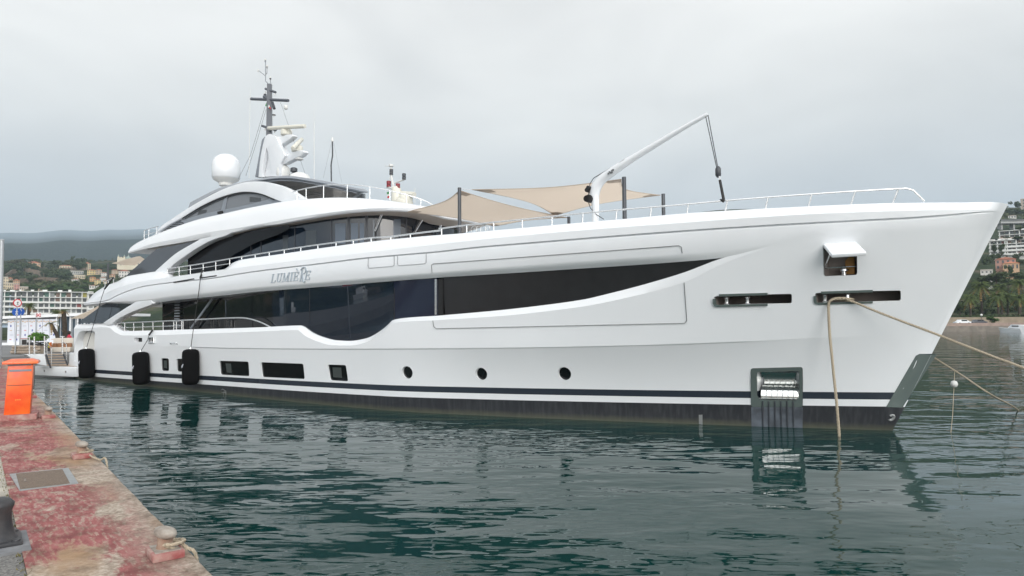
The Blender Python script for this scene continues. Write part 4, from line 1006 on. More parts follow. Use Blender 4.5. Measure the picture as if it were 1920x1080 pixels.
railing(roofS, smoothline([(549,360),(560,356.5),(575,353),(606.7,347.6),(628,346.3),(650,346.2),(672,347.3),(693,350),(715,354),(736.7,359),(770,367.5),(790,374),(806,381),(815,388)], 3),
        [(x, 365) for x in (557,574,606.7,651,693.5,731,762,789)], -.42, Rt, r=.022)
railing(roofS, [(270,433),(276,430),(284,427.5),(297,424.2)], [(270.5,440),(279,438),(294,430)], -.5, Rt, r=.02, mids=[[(270,442),(279,438.5),(293,435)]])
# ================================================================== masthead, radomes, crane, awnings, stern
V0 = lambda x, y, v=0.0: on_v(x, y, v)
def cS(v): return PlanSurf([(40, v), (-2, v)], 1)
S_MID = cS(.30); S_ARM = cS(.16)
FIN = smoothline([(484.5,332),(488.3,294.6),(496,260),(502,252.4),(508,251.3),(514,254.3),(518,259),(527.4,278),(533.6,292)], 4)+[(526,307),(526,330)]
mast = panel('mast', S_MID, FIN, M_WHITE, yacht, off=0, thick=.16, grid=0, bevel=.04, holes=[smoothline([(499.7,277),(495.5,300),(491.5,331),(508,329),(505,303)], 3, True)])
panel('mast_fin', cS(.12), FIN, M_WHITE, mast, off=0, thick=.34, grid=0, bevel=.04)
panel('mast_spine', cS(.14), [(478,332),(484.7,294.6),(490.7,262),(496,256),(498.5,258),(492,275),(488,294),(484,331)], M_GREY, mast, off=0, thick=.28, grid=0, bevel=.02)
for q in ([(505.7,264),(516,257),(529,254),(540,251.5),(548.5,252),(549,255),(543,261.5),(522.6,274)], [(523,294.6),(551.5,283),(562,281),(568.5,282),(570,285),(563.5,292),(531,308.5)]):
    panel('radar_arm', S_ARM, q, M_WHITE, mast, off=0, thick=.3, grid=0, bevel=.05)
YM = V0(505, 250); DM = S0.y  # mast station
mb = MB(); b0 = V0(505, 256); b1 = V0(505.5, 158)
mb.tube([b0+Vector((0, 0, -.6)), b1], [.19, .145], 4); mb.build('mast_pole', M_MAST, mast)
def bar(a, b, r, m, name='mast_arm', n=6, par=None): return MB().tube([V0(*a), V0(*b)], r, n).build(name, m, par or mast, smooth=50)
def sideways(px, py, half_px, r, name, m, tilt=0):
    c = V0(px, py); k = half_px*(S0+Aa*c.x).y/F
    # a bar across the ship's beam as the photo shows it
    d = Vector((-.55, .83, tilt)).normalized(); return MB().tube([c-d*k*1.0, c+d*k*1.0], r, 6).build(name, m, mast, smooth=50)
bar((471, 185.5), (540.5, 188.5), .075, M_MAST); bar((498, 166.5), (516.5, 173), .065, M_MAST); bar((491.5, 236), (517, 244), .065, M_MAST)
bar((496, 181), (505, 187), .1, M_MAST, 'floodlight'); bar((510.5, 192), (514.5, 204), .07, M_DARKGREY, 'loudspeaker')
MB().tube([V0(503, 157), V0(498, 152), V0(498, 141), V0(497.6, 112)], .02, 6).tube([V0(497.6, 142), V0(484.5, 132), V0(484, 130)], .017, 6).tube([V0(498, 140), V0(500.6, 137), V0(500.6, 125)], .017, 6).tube([V0(507, 156), V0(507, 147)], .02, 6).build('antenna_stem', M_GREY, mast)
for x, y, h, r, m in ((484.2,130,5,.035,M_WPLASTIC),(497.5,114.5,2,.04,M_GREY),(497.6,110.5,3,.055,M_WPLASTIC),(500.6,126,2,.04,M_GREY),(500.6,122.5,3,.05,M_WPLASTIC),(507,146.5,2.5,.05,M_DARKGREY),(507,143.5,3,.035,M_WPLASTIC),(536,197,8,.10,M_WPLASTIC),(513.5,213,5,.03,M_WPLASTIC),(513.5,214.5,2,.09,M_DARKGREY),(515,175.5,3,.035,M_WPLASTIC),(498,171,4,.03,M_WPLASTIC),(497,176,3,.07,M_DARKGREY),(497.5,240,4,.04,M_WPLASTIC),(515,246,3,.035,M_WPLASTIC),(472.5,182.5,2,.02,M_DARKGREY),(540,184.5,3,.01,M_STEEL),(498,164,4,.01,M_DARKGREY)):
    p = V0(x, y); k = p.z-V0(x, y+h).z
    MB().lathe([(r*.7, -k), (r, -k*.8), (r, -k*.25), (r*.6, 0)], p, 10).build('mast_light', m, mast, smooth=40)
# small flag on a halyard
a, b, c, d = V0(501.5,189), V0(497,198), V0(505,203), V0(508,205)
fm = MB(); A_, B_, C_, D_ = V0(500.5,190,.05), V0(497,198.5,.1), V0(504.5,199,.12), V0(508.5,204.5,.14)
e1, e2 = A_.lerp(D_, .33), A_.lerp(D_, .66); g1, g2 = B_.lerp(D_, .3), B_.lerp(D_, .62)
th = Vector((0, .012, 0))
for q, i in (([A_, B_, g1, e1], 0), ([e1, g1, g2, e2], 1), ([e2, g2, D_], 2)):
    n_ = len(q); fm.add(q+[p-th for p in q], [tuple(range(n_)), tuple(reversed(range(n_, 2*n_)))]+[(j, j+n_, (j+1) % n_+n_, (j+1) % n_) for j in range(n_)], i)
fm.build('courtesy_flag', [mat('flag_green', (.08,.28,.12), .8), mat('flag_white', (.75,.75,.72), .8), mat('flag_red', (.6,.05,.06), .8)], mast)
for q in ([(497,200),(470,290),(447,335)], [(499,205),(480,270),(461,330)], [(526,192),(552,268),(574,331)]):
    MB().tube([V0(*p) for p in q], .008, 4).build('stay_wire', M_DARKGREY, mast)
def radar(px, py, x0, y0, x1, y1, dep):
    p = V0(px, py); r = MB().lathe([(.2, -.12), (.26, -.08), (.27, .1), (.2, .2), (.08, .24), (.06, .3)], p, 16).build('radar_base', M_SKINNY, mast, smooth=40)
    a_ = V0(x0, y0, .16+dep); b_ = V0(x1, y1, .16-dep); d = (b_-a_).normalized()
    MB().tube([a_, b_], .10, 8).build('radar_scanner', M_SKINNY, r, bevel=.02)
radar(537, 250, 503.5, 240.5, 571.5, 236.5, 0.0); radar(557, 280.5, 549, 278, 566, 261.5, 0.55)
p = V0(531, 321); MB().lathe([(.3, -.3), (.34, -.1), (.3, .16), (.16, .3), (.02, .34)], p, 18).build('dome_camera', M_WPLASTIC, mast, smooth=40)
MB().lathe([(.08, -.05), (.2, 0), (.2, .03), (.08, .08)], V0(561, 299, .2), 12).build('mast_light', M_WPLASTIC, mast, smooth=40)
p = V0(551, 324, .3); sl_ = MB().lathe([(.16, -.22), (.2, -.1), (.12, 0)], p, 12).build('searchlight', M_STEEL, yacht, smooth=40)
MB().lathe([(.1, -.1), (.16, -.06), (.16, .08), (.1, .12)], p+Vector((0, 0, .12)), 12).build('lamp_head', M_DARKGREY, sl_, smooth=40)
MB().lathe([(.5, -.2), (.42, 0), (.2, .12), (.02, .16)], V0(562, 329, .2), 18).build('air_horn_cover', M_WPLASTIC, yacht, smooth=40)
pr = V0(424, 322); rd = MB().lathe([(.5, -.42), (.64, -.38), (.69, -.32), (.70, .05), (.695, .30), (.65, .54), (.53, .74), (.34, .87), (.12, .925), (.01, .93)], pr, 32).build('satellite_dome', M_WHITE, yacht, smooth=60)
MB().lathe([(.34, -.75), (.36, -.6), (.62, -.44), (.66, -.40), (.5, -.38)], pr, 24).build('dome_pedestal', M_WPLASTIC, rd, smooth=40)
for q, r, m in (([(469.3,165),(468,240),(467,334)], .013, M_WPLASTIC), ([(589,196),(589,228)], .006, M_WPLASTIC), ([(589,228),(589,336)], .015, M_WPLASTIC)):
    MB().tube([V0(*p) for p in q], r, 6).build('whip_antenna', m, yacht)
tp = MB().tube([V0(*p) for p in ((621.3,340),(620.8,309),(623.6,291),(623.2,264))], .03, 8).build('light_pole', M_DARKGREY, yacht, smooth=40)
MB().lathe([(.05, -.08), (.06, -.02), (.05, .04), (.03, .1)], V0(623.2, 262), 10).build('pole_light', M_WPLASTIC, tp, smooth=40)
for q in ([(621.5,268),(606,334)], [(626,268),(641,343)]): MB().tube([V0(*p) for p in q], .005, 4).build('stay_wire', M_GREY, tp)
# ---- foredeck crane
CV = 2.85
CR = [(1116.5,425,.125),(1116.5,408,.125),(1117,392,.13),(1116,378,.15),(1114.5,366,.185),(1117,353,.2),(1124,341,.19),(1135,331,.175),(1152,319,.16),(1171,306.5,.145),(1195,291.5,.12),(1235,267.5,.105),(1280,240.5,.085),(1326,214.5,.065)]
CP = smoothline([tuple(V0(x, y, CV)) for x, y, r in CR], 4); rr = list(np.interp(np.linspace(0, len(CR)-1, len(CP)), range(len(CR)), [c[2] for c in CR]))
crane = MB().tube(CP, [float(r)*.76 for r in rr], 16).build('deck_crane', M_WHITE, yacht, smooth=60)
for x, y, r in ((1105.5,353,.06),(1103,357,.06),(1102.5,373,.09),(1106,373,.11)): 
    p = V0(x, y, CV+.1); MB().tube([p-Vector((0, .1, 0)), p+Vector((0, .1, 0))], r, 12).build('winch', M_BLACK, crane, smooth=40)
MB().tube([V0(*p, CV+.08) for p in ((1103.5,365),(1106,345),(1113,334),(1140,318),(1171,299.5))], .012, 5).build('crane_cable', M_DARKGREY, crane)
MB().tube([V0(*p, CV+.08) for p in ((1101,372),(1107,390),(1118,402),(1132,411))], .012, 5).build('crane_cable', M_DARKGREY, crane)
hk = on_v(1357.5, 377.5, HS.B(HS.s_of(4.4, 5.5), 5.5)-.33); tip = V0(1326, 216, CV); blk = tip.lerp(hk, .66)
for o in (-.02, .045): MB().tube([tip+Vector((o, 0, 0)), blk+Vector((o*.4, 0, 0))], .012, 5).build('hoist_wire', M_DARKGREY, crane)
MB().lathe([(.03, -.16), (.07, -.1), (.07, .06), (.03, .12)], blk, 10).build('hoist_block', M_DARKGREY, crane, smooth=40)
MB().tube([blk, blk.lerp(hk, .3)], .014, 5).build('hook_shank', M_STEEL, crane)
MB().tube([blk.lerp(hk, .3), blk.lerp(hk, .94), hk+Vector((.06, 0, .05)), hk], [.032, .035, .045, .04], 8).build('lashing_strap', M_BLACKSTRAP, crane)
# small marks on the crane arm
mk = MB(); c0 = V0(1141, 325.5, CV+.15); dd = (V0(1150, 320, CV+.15)-c0)
for k in range(5): mk.box(c0+dd*(k/4)+Vector((0, .012, .02*math.sin(k*2))), (.045, .012, .05+.05*(k == 3)))
mk.build('crane_marking', M_SEAM, crane)
# ---- awning poles and sails over the foredeck
def pole(px, py0, v, name='awning_pole'):
    t = on_v(px, py0, v); return MB().tube([(t.x, v, 4.6), (t.x, v, t.z)], .06, 12).build(name, M_GREY if False else mat('dark_pole', (.075, .08, .09), .35, .3), yacht, smooth=40)
pole(861.5, 352, 2.7); pole(1170, 332, 2.0); pole(1243.5, 363.5, -1.6); pole(1066.5, 406.5, -2.6)
def sail(name, C, sag, pull, label, keep=None):
    """C: four corners in order round the sail; edges hollowed inwards"""
    n = 22; c = [Vector(p) for p in C]; P = []
    cen = sum(c, Vector())/4
    for i in range(n+1):
        for j in range(n+1):
            a, b = i/n, j/n
            p = c[0]*(1-a)*(1-b)+c[1]*a*(1-b)+c[2]*a*b+c[3]*(1-a)*b
            # hollow edges: shrink towards the middle, most half way along each edge, none at the corners
            ea, eb = 4*a*(1-a), 4*b*(1-b); k = pull*max(ea*(abs(2*b-1)**2), eb*(abs(2*a-1)**2))
            k *= 1-(b**3 if keep == 'b1' else 0); p = p.lerp(cen, k); p.z -= sag*ea*eb
            if keep == 'b1': p += Vector((-.55, .42, -.05))*ea*b**2
            P.append(p)
    fs = [(i*(n+1)+j, (i+1)*(n+1)+j, (i+1)*(n+1)+j+1, i*(n+1)+j+1) for i in range(n) for j in range(n)]
    me = [0]*len(fs)
    for i in range(n):
        for j in range(n):
            a, b = (i+.5)/n, (j+.5)/n
            if min((x-xa)**2+(y-ya)**2 for x, y in ((a, b),) for xa in (0, 1) for ya in (0, 1)) < .010: me[i*n+j] = 1
    o = obj(name, P, fs, [M_SAIL, M_SAIL2], None, 60, me)
    m = o.modifiers.new('thick', 'SOLIDIFY'); m.thickness = .012; m.offset = 0
    o.parent = None; o.matrix_world = yacht_mat
    e = MB()
    for idx in ([i*(n+1) for i in range(n+1)], [i*(n+1)+n for i in range(n+1)], list(range(n+1)), [n*(n+1)+j for j in range(n+1)]): e.tube([P[k] for k in idx], .012, 5)
    e.build('bolt_rope', M_SAIL2, o)
    return tag(o, label, 'shade sail', 'shade sails over the foredeck')
yacht_mat = Matrix.Translation(S0) @ Matrix.Rotation(math.pi/2+AX, 4, 'Z')
tA = on_v(861.5, 357, 2.7); tB = on_v(1165, 336, 2.0); tC = on_v(1238, 366, -1.6); tD = on_v(1064, 408, -2.6)
sail('shade_sail', [on_v(885, 355.5, 2.4), tB, tC, on_v(1040, 404.5, -2.5)], .10, .22, 'beige shade sail strung between the pole tops under the white crane')
roofp = roofS.hit(764, 398, .1); L_ = roofS.pos(roofp[0], roofp[1], .12); 
sail('shade_sail', [tA, tD, on_v(925, 424, -1.2), L_], .06, .15, 'beige shade sail running from the wheelhouse roof up to the first dark pole', 'b1')
for a_, b_ in ((on_v(861.5, 354, 2.7), on_v(885, 355.5, 2.4)), (tB, on_v(1170, 334, 2.0)), (tC, on_v(1243.5, 364.5, -1.6)), (tA, on_v(861.5, 356, 2.7))):
    MB().tube([a_, b_], .012, 5).build('awning_strap', M_STEEL, yacht)
g = MB()  # wire baskets on the foredeck, seen under the awning
for x, y, r in ((889,428,.13),(897,427.5,.11),(906,427,.12),(914,426,.1)):
    p = on_v(x, y, 1.6); g.tube([(p.x+r*math.cos(a), p.y, p.z-.05+r*math.sin(a)) for a in np.linspace(0, 6.28, 14)], .012, 5)
    g.tube([(p.x, p.y, 4.7), (p.x, p.y, p.z)], .012, 5)
g.build('deck_gear', M_STEEL, yacht, smooth=40)
# ---- stern: bathing platform, steps, gangway, aft-deck furniture
pl = MB(); O = [(36.7, 4.45), (40.2, 5.15), (40.6, 4.7), (40.6, -4.7), (40.2, -5.15), (36.7, -4.45)]; n = len(O)
pl.add([(u, v, .10) for u, v in O]+[(u, v, .60) for u, v in O], [tuple(range(n)), tuple(reversed(range(n, 2*n)))]+[(i, i+n, (i+1) % n+n, (i+1) % n) for i in range(n)])
plat = pl.build('bathing_platform', M_WHITE, yacht, bevel=.04)
pt = MB(); O2 = [(36.9, 4.2), (40.1, 4.85), (40.4, 4.5), (40.4, -4.5), (40.1, -4.85), (36.9, -4.2)]
pt.add([(u, v, .61) for u, v in O2]+[(u, v, .625) for u, v in O2], [tuple(reversed(range(6))), tuple(range(6, 12))]+[(i, (i+1) % 6, (i+1) % 6+6, i+6) for i in range(6)])
pt.build('teak_top', M_TEAK, plat)
for px, py in ((80, 698.5), (126, 697.5)):
    k = (px-58)/(147-58); p = Vector((40.2-3.5*k, 5.15-.7*k, .36)); MB().tube([p-Vector((0, .02, 0)), p+Vector((0, .03, 0))], .06, 12).build('platform_light', M_STEEL, plat)
MB().box((37.35, 0, .96), (1.7, 8.5, .75)).build('transom', M_WHITE, yacht, bevel=.06)
tb = MB(); tb.box((38.0, -.6, 1.05), (1.6, 5.6, .9)); tb.build('transom_block', M_WHITE, yacht, bevel=.08)
gy = 38.6
def stern(px, py, u=38.6): return on_u(px, py, u)
pw = MB(); c4_ = [stern(50, 664.5), stern(84, 664), stern(88, 686), stern(70, 683), stern(58, 672)]
pw.add(c4_+[p+Vector((1.0, -.1, 0)) for p in c4_], [tuple(range(5)), tuple(reversed(range(5, 10)))]+[(i, i+5, (i+1) % 5+5, (i+1) % 5) for i in range(5)])
gway = pw.build('gangway', M_WHITE, yacht, bevel=.03)
stp = MB(); stp.tube([stern(86, 664), stern(95, 690)], .04, 6).tube([stern(119, 664), stern(128, 689)], .04, 6)
ladder = stp.build('boarding_steps', M_DARKGREY, yacht)
for k in range(5):
    y = 665.5+4.9*k; x = 87+1.7*k; a_, b_ = stern(x, y), stern(x+32.5, y-.5); 
    m_ = MB(); w_ = Vector((.28, 0, 0)); t_ = Vector((0, 0, .045)); m_.add([a_, b_, b_+w_, a_+w_, a_+t_, b_+t_, b_+w_+t_, a_+w_+t_], [(0,3,2,1),(4,5,6,7),(0,1,5,4),(1,2,6,5),(2,3,7,6),(3,0,4,7)]); m_.build('tread', M_TEAK, ladder)
for x, y0, y1, d in ((55, 632, 664, .03), (64.4, 631, 664.5, .04), (83.6, 630, 665, .04), (88, 634, 668, .02), (117, 630, 664, .04), (96.5, 652, 684, .02), (124.5, 645, 683, .02)):
    MB().tube([stern(x, y0), stern(x, y1)], d, 8).build('gangway_post', M_STEEL, gway)
for q in ([(117, 640),(124.5, 646)], [(83.6, 640),(96.5, 652)], [(64.4, 644),(70, 645)], [(64.4, 657),(70, 658)], [(78, 644),(86, 645)], [(112, 631),(121, 631)]): MB().tube([stern(*p) for p in q], .02, 6).build('gangway_bar', M_STEEL, gway)
# awnings over the aft decks
def tri_awning(name, P, m=M_SAIL):
    v_ = [Vector(p) for p in P]; n_ = len(v_); th_ = Vector((0, 0, .02))
    return obj(name, v_+[p+th_ for p in v_], [tuple(range(n_)), tuple(reversed(range(n_, 2*n_)))]+[(j, j+n_, (j+1) % n_+n_, (j+1) % n_) for j in range(n_)], m, yacht)
tri_awning('aft_awning', [on_v(132, 597.5, 2.8), on_v(160, 588, 3.2), on_v(186, 573, 3.4), on_v(186, 575, -3), on_v(175, 597.5, -2.5)])
tri_awning('aft_awning', [on_v(210, 494, -.5), on_v(255, 482, 2.8), on_v(262, 481, 3.2), on_v(272, 487, 3.0), on_v(254, 497, 1.0), on_v(232, 497, .5)])
ap = on_v(203, 494, -.5); MB().tube([(ap.x, -.5, 4.6), tuple(ap)], .06, 10).build('awning_pole', mat('dark_pole'), yacht, smooth=40)
mb = MB(); mb.box((30.9, 0, 4.2), (9.6, 7.2, .06)).build('upper_aft_deck', M_TEAK, yacht)
railing(HS, [(196,529),(206,523.5),(216,521)], [(197,534),(203,530),(213,525)], -.3, C10, r=.018)
# potted plant and person glimpsed on the upper aft deck
# ================================================================== FENDERS
def fender(cx, cy, w, h, lean, rope, label, mark):
    s, z = HS.hit(cx, cy); off = .0; P = HS.pos(s, z, .0); Y = (S0+Aa*P.x+Nn*P.y).y; r = w*Y/F/2*.88; L = h*Y/F/2
    c = on_v(cx, cy, P.y+r+.02); wc = S0+Aa*c.x+Nn*c.y+Vector((0, 0, c.z))
    root = empty('fender', wc, math.pi/2+AX, label, 'fender', 'black fenders hanging along the hull')
    prof = [(.03, -L), (r*.55, -L*.98), (r*.82, -L*.93), (r*.97, -L*.82), (r, -L*.6), (r*1.0, L*.6), (r*.97, L*.82), (r*.82, L*.93), (r*.5, L*.985), (.03, L)]
    b = MB().lathe(prof, (0, 0, 0), 28).build('body', mat('black_fender_cloth', (.0045, .0045, .005), .9, spec=.15, bump=(40, .25)), root, smooth=60)
    b.rotation_euler = (0, lean, 0)
    T = []
    for x, y, o in rope:
        q = on_v(x, y, (HS.B(HS.s_of(c.x, 3), 4)+o)); T.append(Vector((q.x-c.x, q.y-c.y, q.z-c.z)))
    top = Matrix.Rotation(lean, 3, 'Y') @ Vector((0, 0, L)); T[0] = top
    MB().tube(T[:-1], .014, 6).build('rope', M_BLACKSTRAP, root)
    MB().tube([T[-2], T[-1]], .04, 8).build('strap', M_BLACKSTRAP, root)
    MB().lathe([(.06, -.04), (.05, .05), (.02, .09)], top, 8).build('eye', M_STEEL, root, smooth=40)
    if mark:   # small white script mark on the cloth
        mk_ = MB()
        for k in range(8):
            a = mark+k*.085; pz = .02*math.sin(k*2.1)+.012*k
            hgt = .03+.035*(k in (5, 6)); q0 = Vector((math.cos(a)*(r+.006), math.sin(a)*(r+.006), pz-hgt)); q1 = Vector((math.cos(a+.05)*(r+.006), math.sin(a+.05)*(r+.006), pz+hgt))
            mk_.tube([q0, q1], .007, 5)
        mk_.build('script_mark', mat('mark_white', (.6, .62, .7), .6), b)
    return root
fender(162.3, 681.5, 29.5, 54, R(6), [(165,655,.3),(190,560,.3),(196,542,.25),(212.5,521,.05)], 'black cylindrical fender beside the side door near the stern', 1.2)
fender(264.2, 690.5, 32, 60, R(6), [(268.5,660,.3),(277,637,.2),(279.5,628,.12),(286,619,-.1)], 'black cylindrical fender hanging below the main-deck rail', 1.15)
fender(357.3, 688, 33, 65.5, R(1.5), [(358.5,655,.35),(365,600,.15),(373,545,.12),(376,520,.12),(380,507,-.1)], 'black cylindrical fender on a long rope covering one cabin window', 1.05)
# ================================================================== MOORING LINES
def rope(path, r, label, name='mooring_rope', group='mooring ropes at the bow'):
    """three-strand laid rope"""
    P = [Vector(p) for p in smoothline(path, 24)]; mb = MB(); L = 0; ph = 0
    dist = [0]
    for a, b in zip(P, P[1:]): dist.append(dist[-1]+(b-a).length)
    tot = dist[-1]; n = int(tot/(r*1.3)); Q = []
    for i in range(n+1):
        d = tot*i/n; k = min(int(np.searchsorted(dist, d, 'right'))-1, len(P)-2); k = max(k, 0); t = (d-dist[k])/max(1e-9, dist[k+1]-dist[k]); Q.append(P[k].lerp(P[k+1], t))
    for st in range(3):
        pts = []
        for i, q in enumerate(Q):
            tan = (Q[min(i+1, n)]-Q[max(i-1, 0)]).normalized(); x = tan.cross(Vector((.3, .2, .9))).normalized(); y = tan.cross(x)
            a = i*1.3/6.5*2*math.pi+st*2*math.pi/3; pts.append(q+(x*math.cos(a)+y*math.sin(a))*r*.5)
        mb.tube(pts, r*.56, 5)
    o = mb.build(name, M_ROPE, None, smooth=70); return tag(o, label, 'rope', group)
def wl(p): return S0+Aa*p.x+Nn*p.y+Vector((0, 0, p.z))
def hullw(x, y, o): s, z = HS.hit(x, y, o); return wl(HS.pos(s, z, o))
rope([hullw(1600, 562, -.25), hullw(1592, 560.5, .04), hullw(1572, 559.5, .07), hullw(1558, 563, .09), hullw(1553.5, 575, .12), at(1556, 630, hullw(1556, 575, .1).y), at(1563, 700, hullw(1556, 575, .1).y-.02), at(1570, 770, hullw(1556, 575, .1).y-.05), at(1575, 835, hullw(1556, 575, .1).y-.05), at(1577, 850, hullw(1556, 575, .1).y-.05)], .035, 'tan mooring rope hanging slack from the bow fairlead into the water')
y0 = hullw(1592, 562, .1).y
rope([hullw(1565, 561, -.25), hullw(1590, 563.5, .05), hullw(1600, 566, .12), at(1660, 590.5, y0-.3), at(1750, 624.5, y0-.9), at(1840, 660, y0-1.5), at(1930, 694, y0-2.1), at(2060, 745, y0-2.9), at(2190, 800, y0-3.8), at(2330, 870, y0-4.8)], .030, 'tan mooring rope stretched out from the bow fairlead over the water')
g0 = ground(1909, 776, -.1)
r3 = rope([at(1735, 660, 17.6), at(1757, 674, 17.3), at(1800, 701, 16.8), at(1860, 741, 15.9), g0+Vector((0, 0, .12)), g0+Vector((.3, -.2, -.4))], .021, 'thin tan mooring rope running from the stem down to the open water')
fb = at(1789, 720, 16.9); fr = empty('rope_float', fb, 0, 'small white float on a thin line under the bow rope', 'float')
MB().lathe([(.01, -.085), (.06, -.065), (.085, 0), (.06, .065), (.01, .085)], (0, 0, 0), 14).build('ball', M_WPLASTIC, fr, smooth=60)
e_ = at(1778, 776, 16.6)-fb; e_.z = -fb.z-.3
MB().tube([at(1790, 695, 16.9)-fb, (0, 0, 0), e_*.5+Vector((.02, 0, 0)), e_], .008, 5).build('line', M_ROPE, fr)
# ================================================================== THINGS ON THE QUAY
M_IRON = mat('worn_iron', (.16, .13, .11), .7, .3, noise=(14, 0), col2=(.34, .29, .25))
M_CHALK = mat('salt_bleached_iron', (.40, .365, .32), .8, noise=(18, 0), col2=(.22, .18, .15))
M_REDP = mat('flaking_red_plinth', (.28, .06, .06), .8, noise=(10, 0), col2=(.42, .30, .26))
M_RUST = mat('rusty_post', (.24, .13, .085), .85, noise=(20, 0), col2=(.36, .27, .21))
def small_bollard(al, inl, label, top):
    p = qp(al, inl); r = empty('small_bollard', p, q_ang, label, 'bollard', 'small mooring bollards along the quay edge')
    MB().box((0, 0, .028), (.27, .21, .056)).build('plinth', [M_REDP], r, bevel=.012)
    MB().box((0, 0, .0585), (.22, .165, .005)).build('plinth_top', top, r)
    MB().lathe([(.062, .05), (.052, .09), (.05, .15)], (0, 0, 0), 18).build('post', M_RUST, r, smooth=50)
    h = MB().lathe([(.01, -.045), (.045, -.042), (.068, -.02), (.073, .004), (.064, .03), (.04, .045), (.005, .05)], (0, 0, 0), 20).build('head', M_CHALK, r, smooth=60)
    h.scale = (1.38, .9, .76); h.location = (.0, 0, .165); h.rotation_euler = (0, R(-6), R(20)); return r
def along(px, py): p = ground(px, py, QZ)-Q0; return p.dot(QD), p.dot(QN)
BL = [(321, 1040, 'small iron bollard nearest the camera with a rope looped round it'), (160.6, 857, 'second small iron bollard along the quay with a rope trailing to the edge'),
      (98, 783, 'small iron bollard on the edge beside the orange pedestal'), (66, 745.5, 'small iron bollard farthest along the quay behind the orange pedestal')]
for i, (x, y, l) in enumerate(BL):
    al, inl = along(x, y); small_bollard(al, max(inl, .17), l, M_CHALK if i == 0 else M_REDP)
def loop_rope(i, pts, r, label):
    return rope(pts, r, label, 'bollard_rope', 'ropes on the small bollards')
al, inl = along(321, 1040); z = QZ+.075
cir = [qp(al+.085*math.cos(a), inl+.085*math.sin(a), z+.02*math.sin(a*.5)) for a in np.linspace(2.4, 7.6, 9)]
loop_rope(0, [qp(al-.06, .05, QZ+.02)]+cir+[qp(al+.03, .10, QZ+.085), qp(al-.05, .03, QZ+.04), qp(al-.08, -.02, QZ-.02), qp(al-.09, -.035, QZ-.3), qp(al-.09, -.04, -.2)], .0135, 'pale rope looped round the nearest small bollard and over the quay edge')
al, inl = along(160.6, 857)
cir = [qp(al+.08*math.cos(a), inl+.08*math.sin(a), z) for a in np.linspace(1.0, 6.6, 8)]
loop_rope(1, cir+[qp(al-.2, .08, QZ+.03), qp(al-.45, .03, QZ+.02), qp(al-.6, -.03, QZ-.03), qp(al-.62, -.05, .1)], .012, 'pale rope trailing from the second small bollard along the edge')
# big black bollard
pb = ground(-13, 1020, QZ); bb = empty('mooring_bollard', pb, q_ang, 'big black cast-iron bollard with a bolted base at the picture corner', 'bollard')
M_BIRON = mat('black_cast_iron', (.035, .037, .042), .5, .2, noise=(6, 0), col2=(.075, .07, .07), bump=(30, .15))
MB().lathe([(.20, .03), (.165, .07), (.145, .13), (.132, .22), (.130, .30), (.148, .345), (.150, .375), (.12, .41), (.06, .43), (.01, .435)], (0, 0, 0), 32).build('post', M_BIRON, bb, smooth=60)
MB().box((0, 0, .02), (.46, .42, .05)).build('base_plate', M_BIRON, bb, bevel=.02)
for sx2 in (-1, 1):
    for sy in (-1, 1): MB().lathe([(.035, 0), (.032, .012), (.012, .015)], (.18*sx2, .16*sy, .045), 12).build('bolt', M_BIRON, bb, smooth=40)
bb.scale = (.85, .85, .8)
slab('footing', [pb+QD*a+QN*b for a, b in ((-.36, -.22), (.26, -.22), (.26, .5), (-.36, .5))], QZ+.006, QZ-.2, mat('blue_grey_concrete', (.23, .235, .245), .9, noise=(8, .35)))
# concrete patch and joint weeds on the asphalt
slab('patch', [ground(x, y, QZ) for x, y in ((-30, 848), (8, 838), (19, 892), (23, 925), (-30, 935))], QZ-.004, QZ-.2, mat('pale_concrete', (.50, .46, .39), .9, noise=(5, .35)))
wd = MB(); rw = random.Random(3)
for i in range(900):
    al_ = rw.uniform(-1, 11) if rw.random() < .8 else rw.uniform(-1, 22); inl_ = RW+.015+rw.gauss(0, .016); p = qp(al_, inl_, QZ-.012); h = rw.uniform(.008, .03); a = rw.uniform(0, 6.3); w = rw.uniform(.003, .008)
    d = Vector((math.cos(a), math.sin(a), 0)); t_ = p+Vector((rw.uniform(-.02, .02), rw.uniform(-.02, .02), h)); wd.add([p-d*w, p+d*w, t_], [(0, 1, 2)])
tag(wd.build('weeds', mat('dry_moss', (.17, .13, .05), .95, noise=(5, 0), col2=(.08, .09, .03))), kind='stuff')
# access cover
def quad_on(px, z0, z1, m, name, par=None):
    P = [ground(x, y, QZ) for x, y in px]; n = len(P); return slab(name, P, z1, z0, m, None)
fr_ = quad_on([(17.5,889.5),(128,878),(147,907),(37,921)], QZ-.05, QZ+.006, mat('galvanised_frame', (.40, .41, .41), .45, .6, noise=(12, .25)), 'access_cover')
tag(fr_, 'brown square access cover in a grey steel frame set in the red quay', 'manhole cover')
ins = quad_on([(30,889.5),(117,881),(131,907.5),(38,918.5)], QZ-.04, QZ+.010, mat('brown_tread_plate', (.23, .17, .125), .7, noise=(60, .4), bump=(70, .8)), 'lid'); ins.parent = fr_
hs_ = quad_on([(44.5,899.5),(48.5,899),(49.5,905),(45.5,905.5)], QZ, QZ+.014, M_IRON, 'lifting_slot'); hs_.parent = fr_
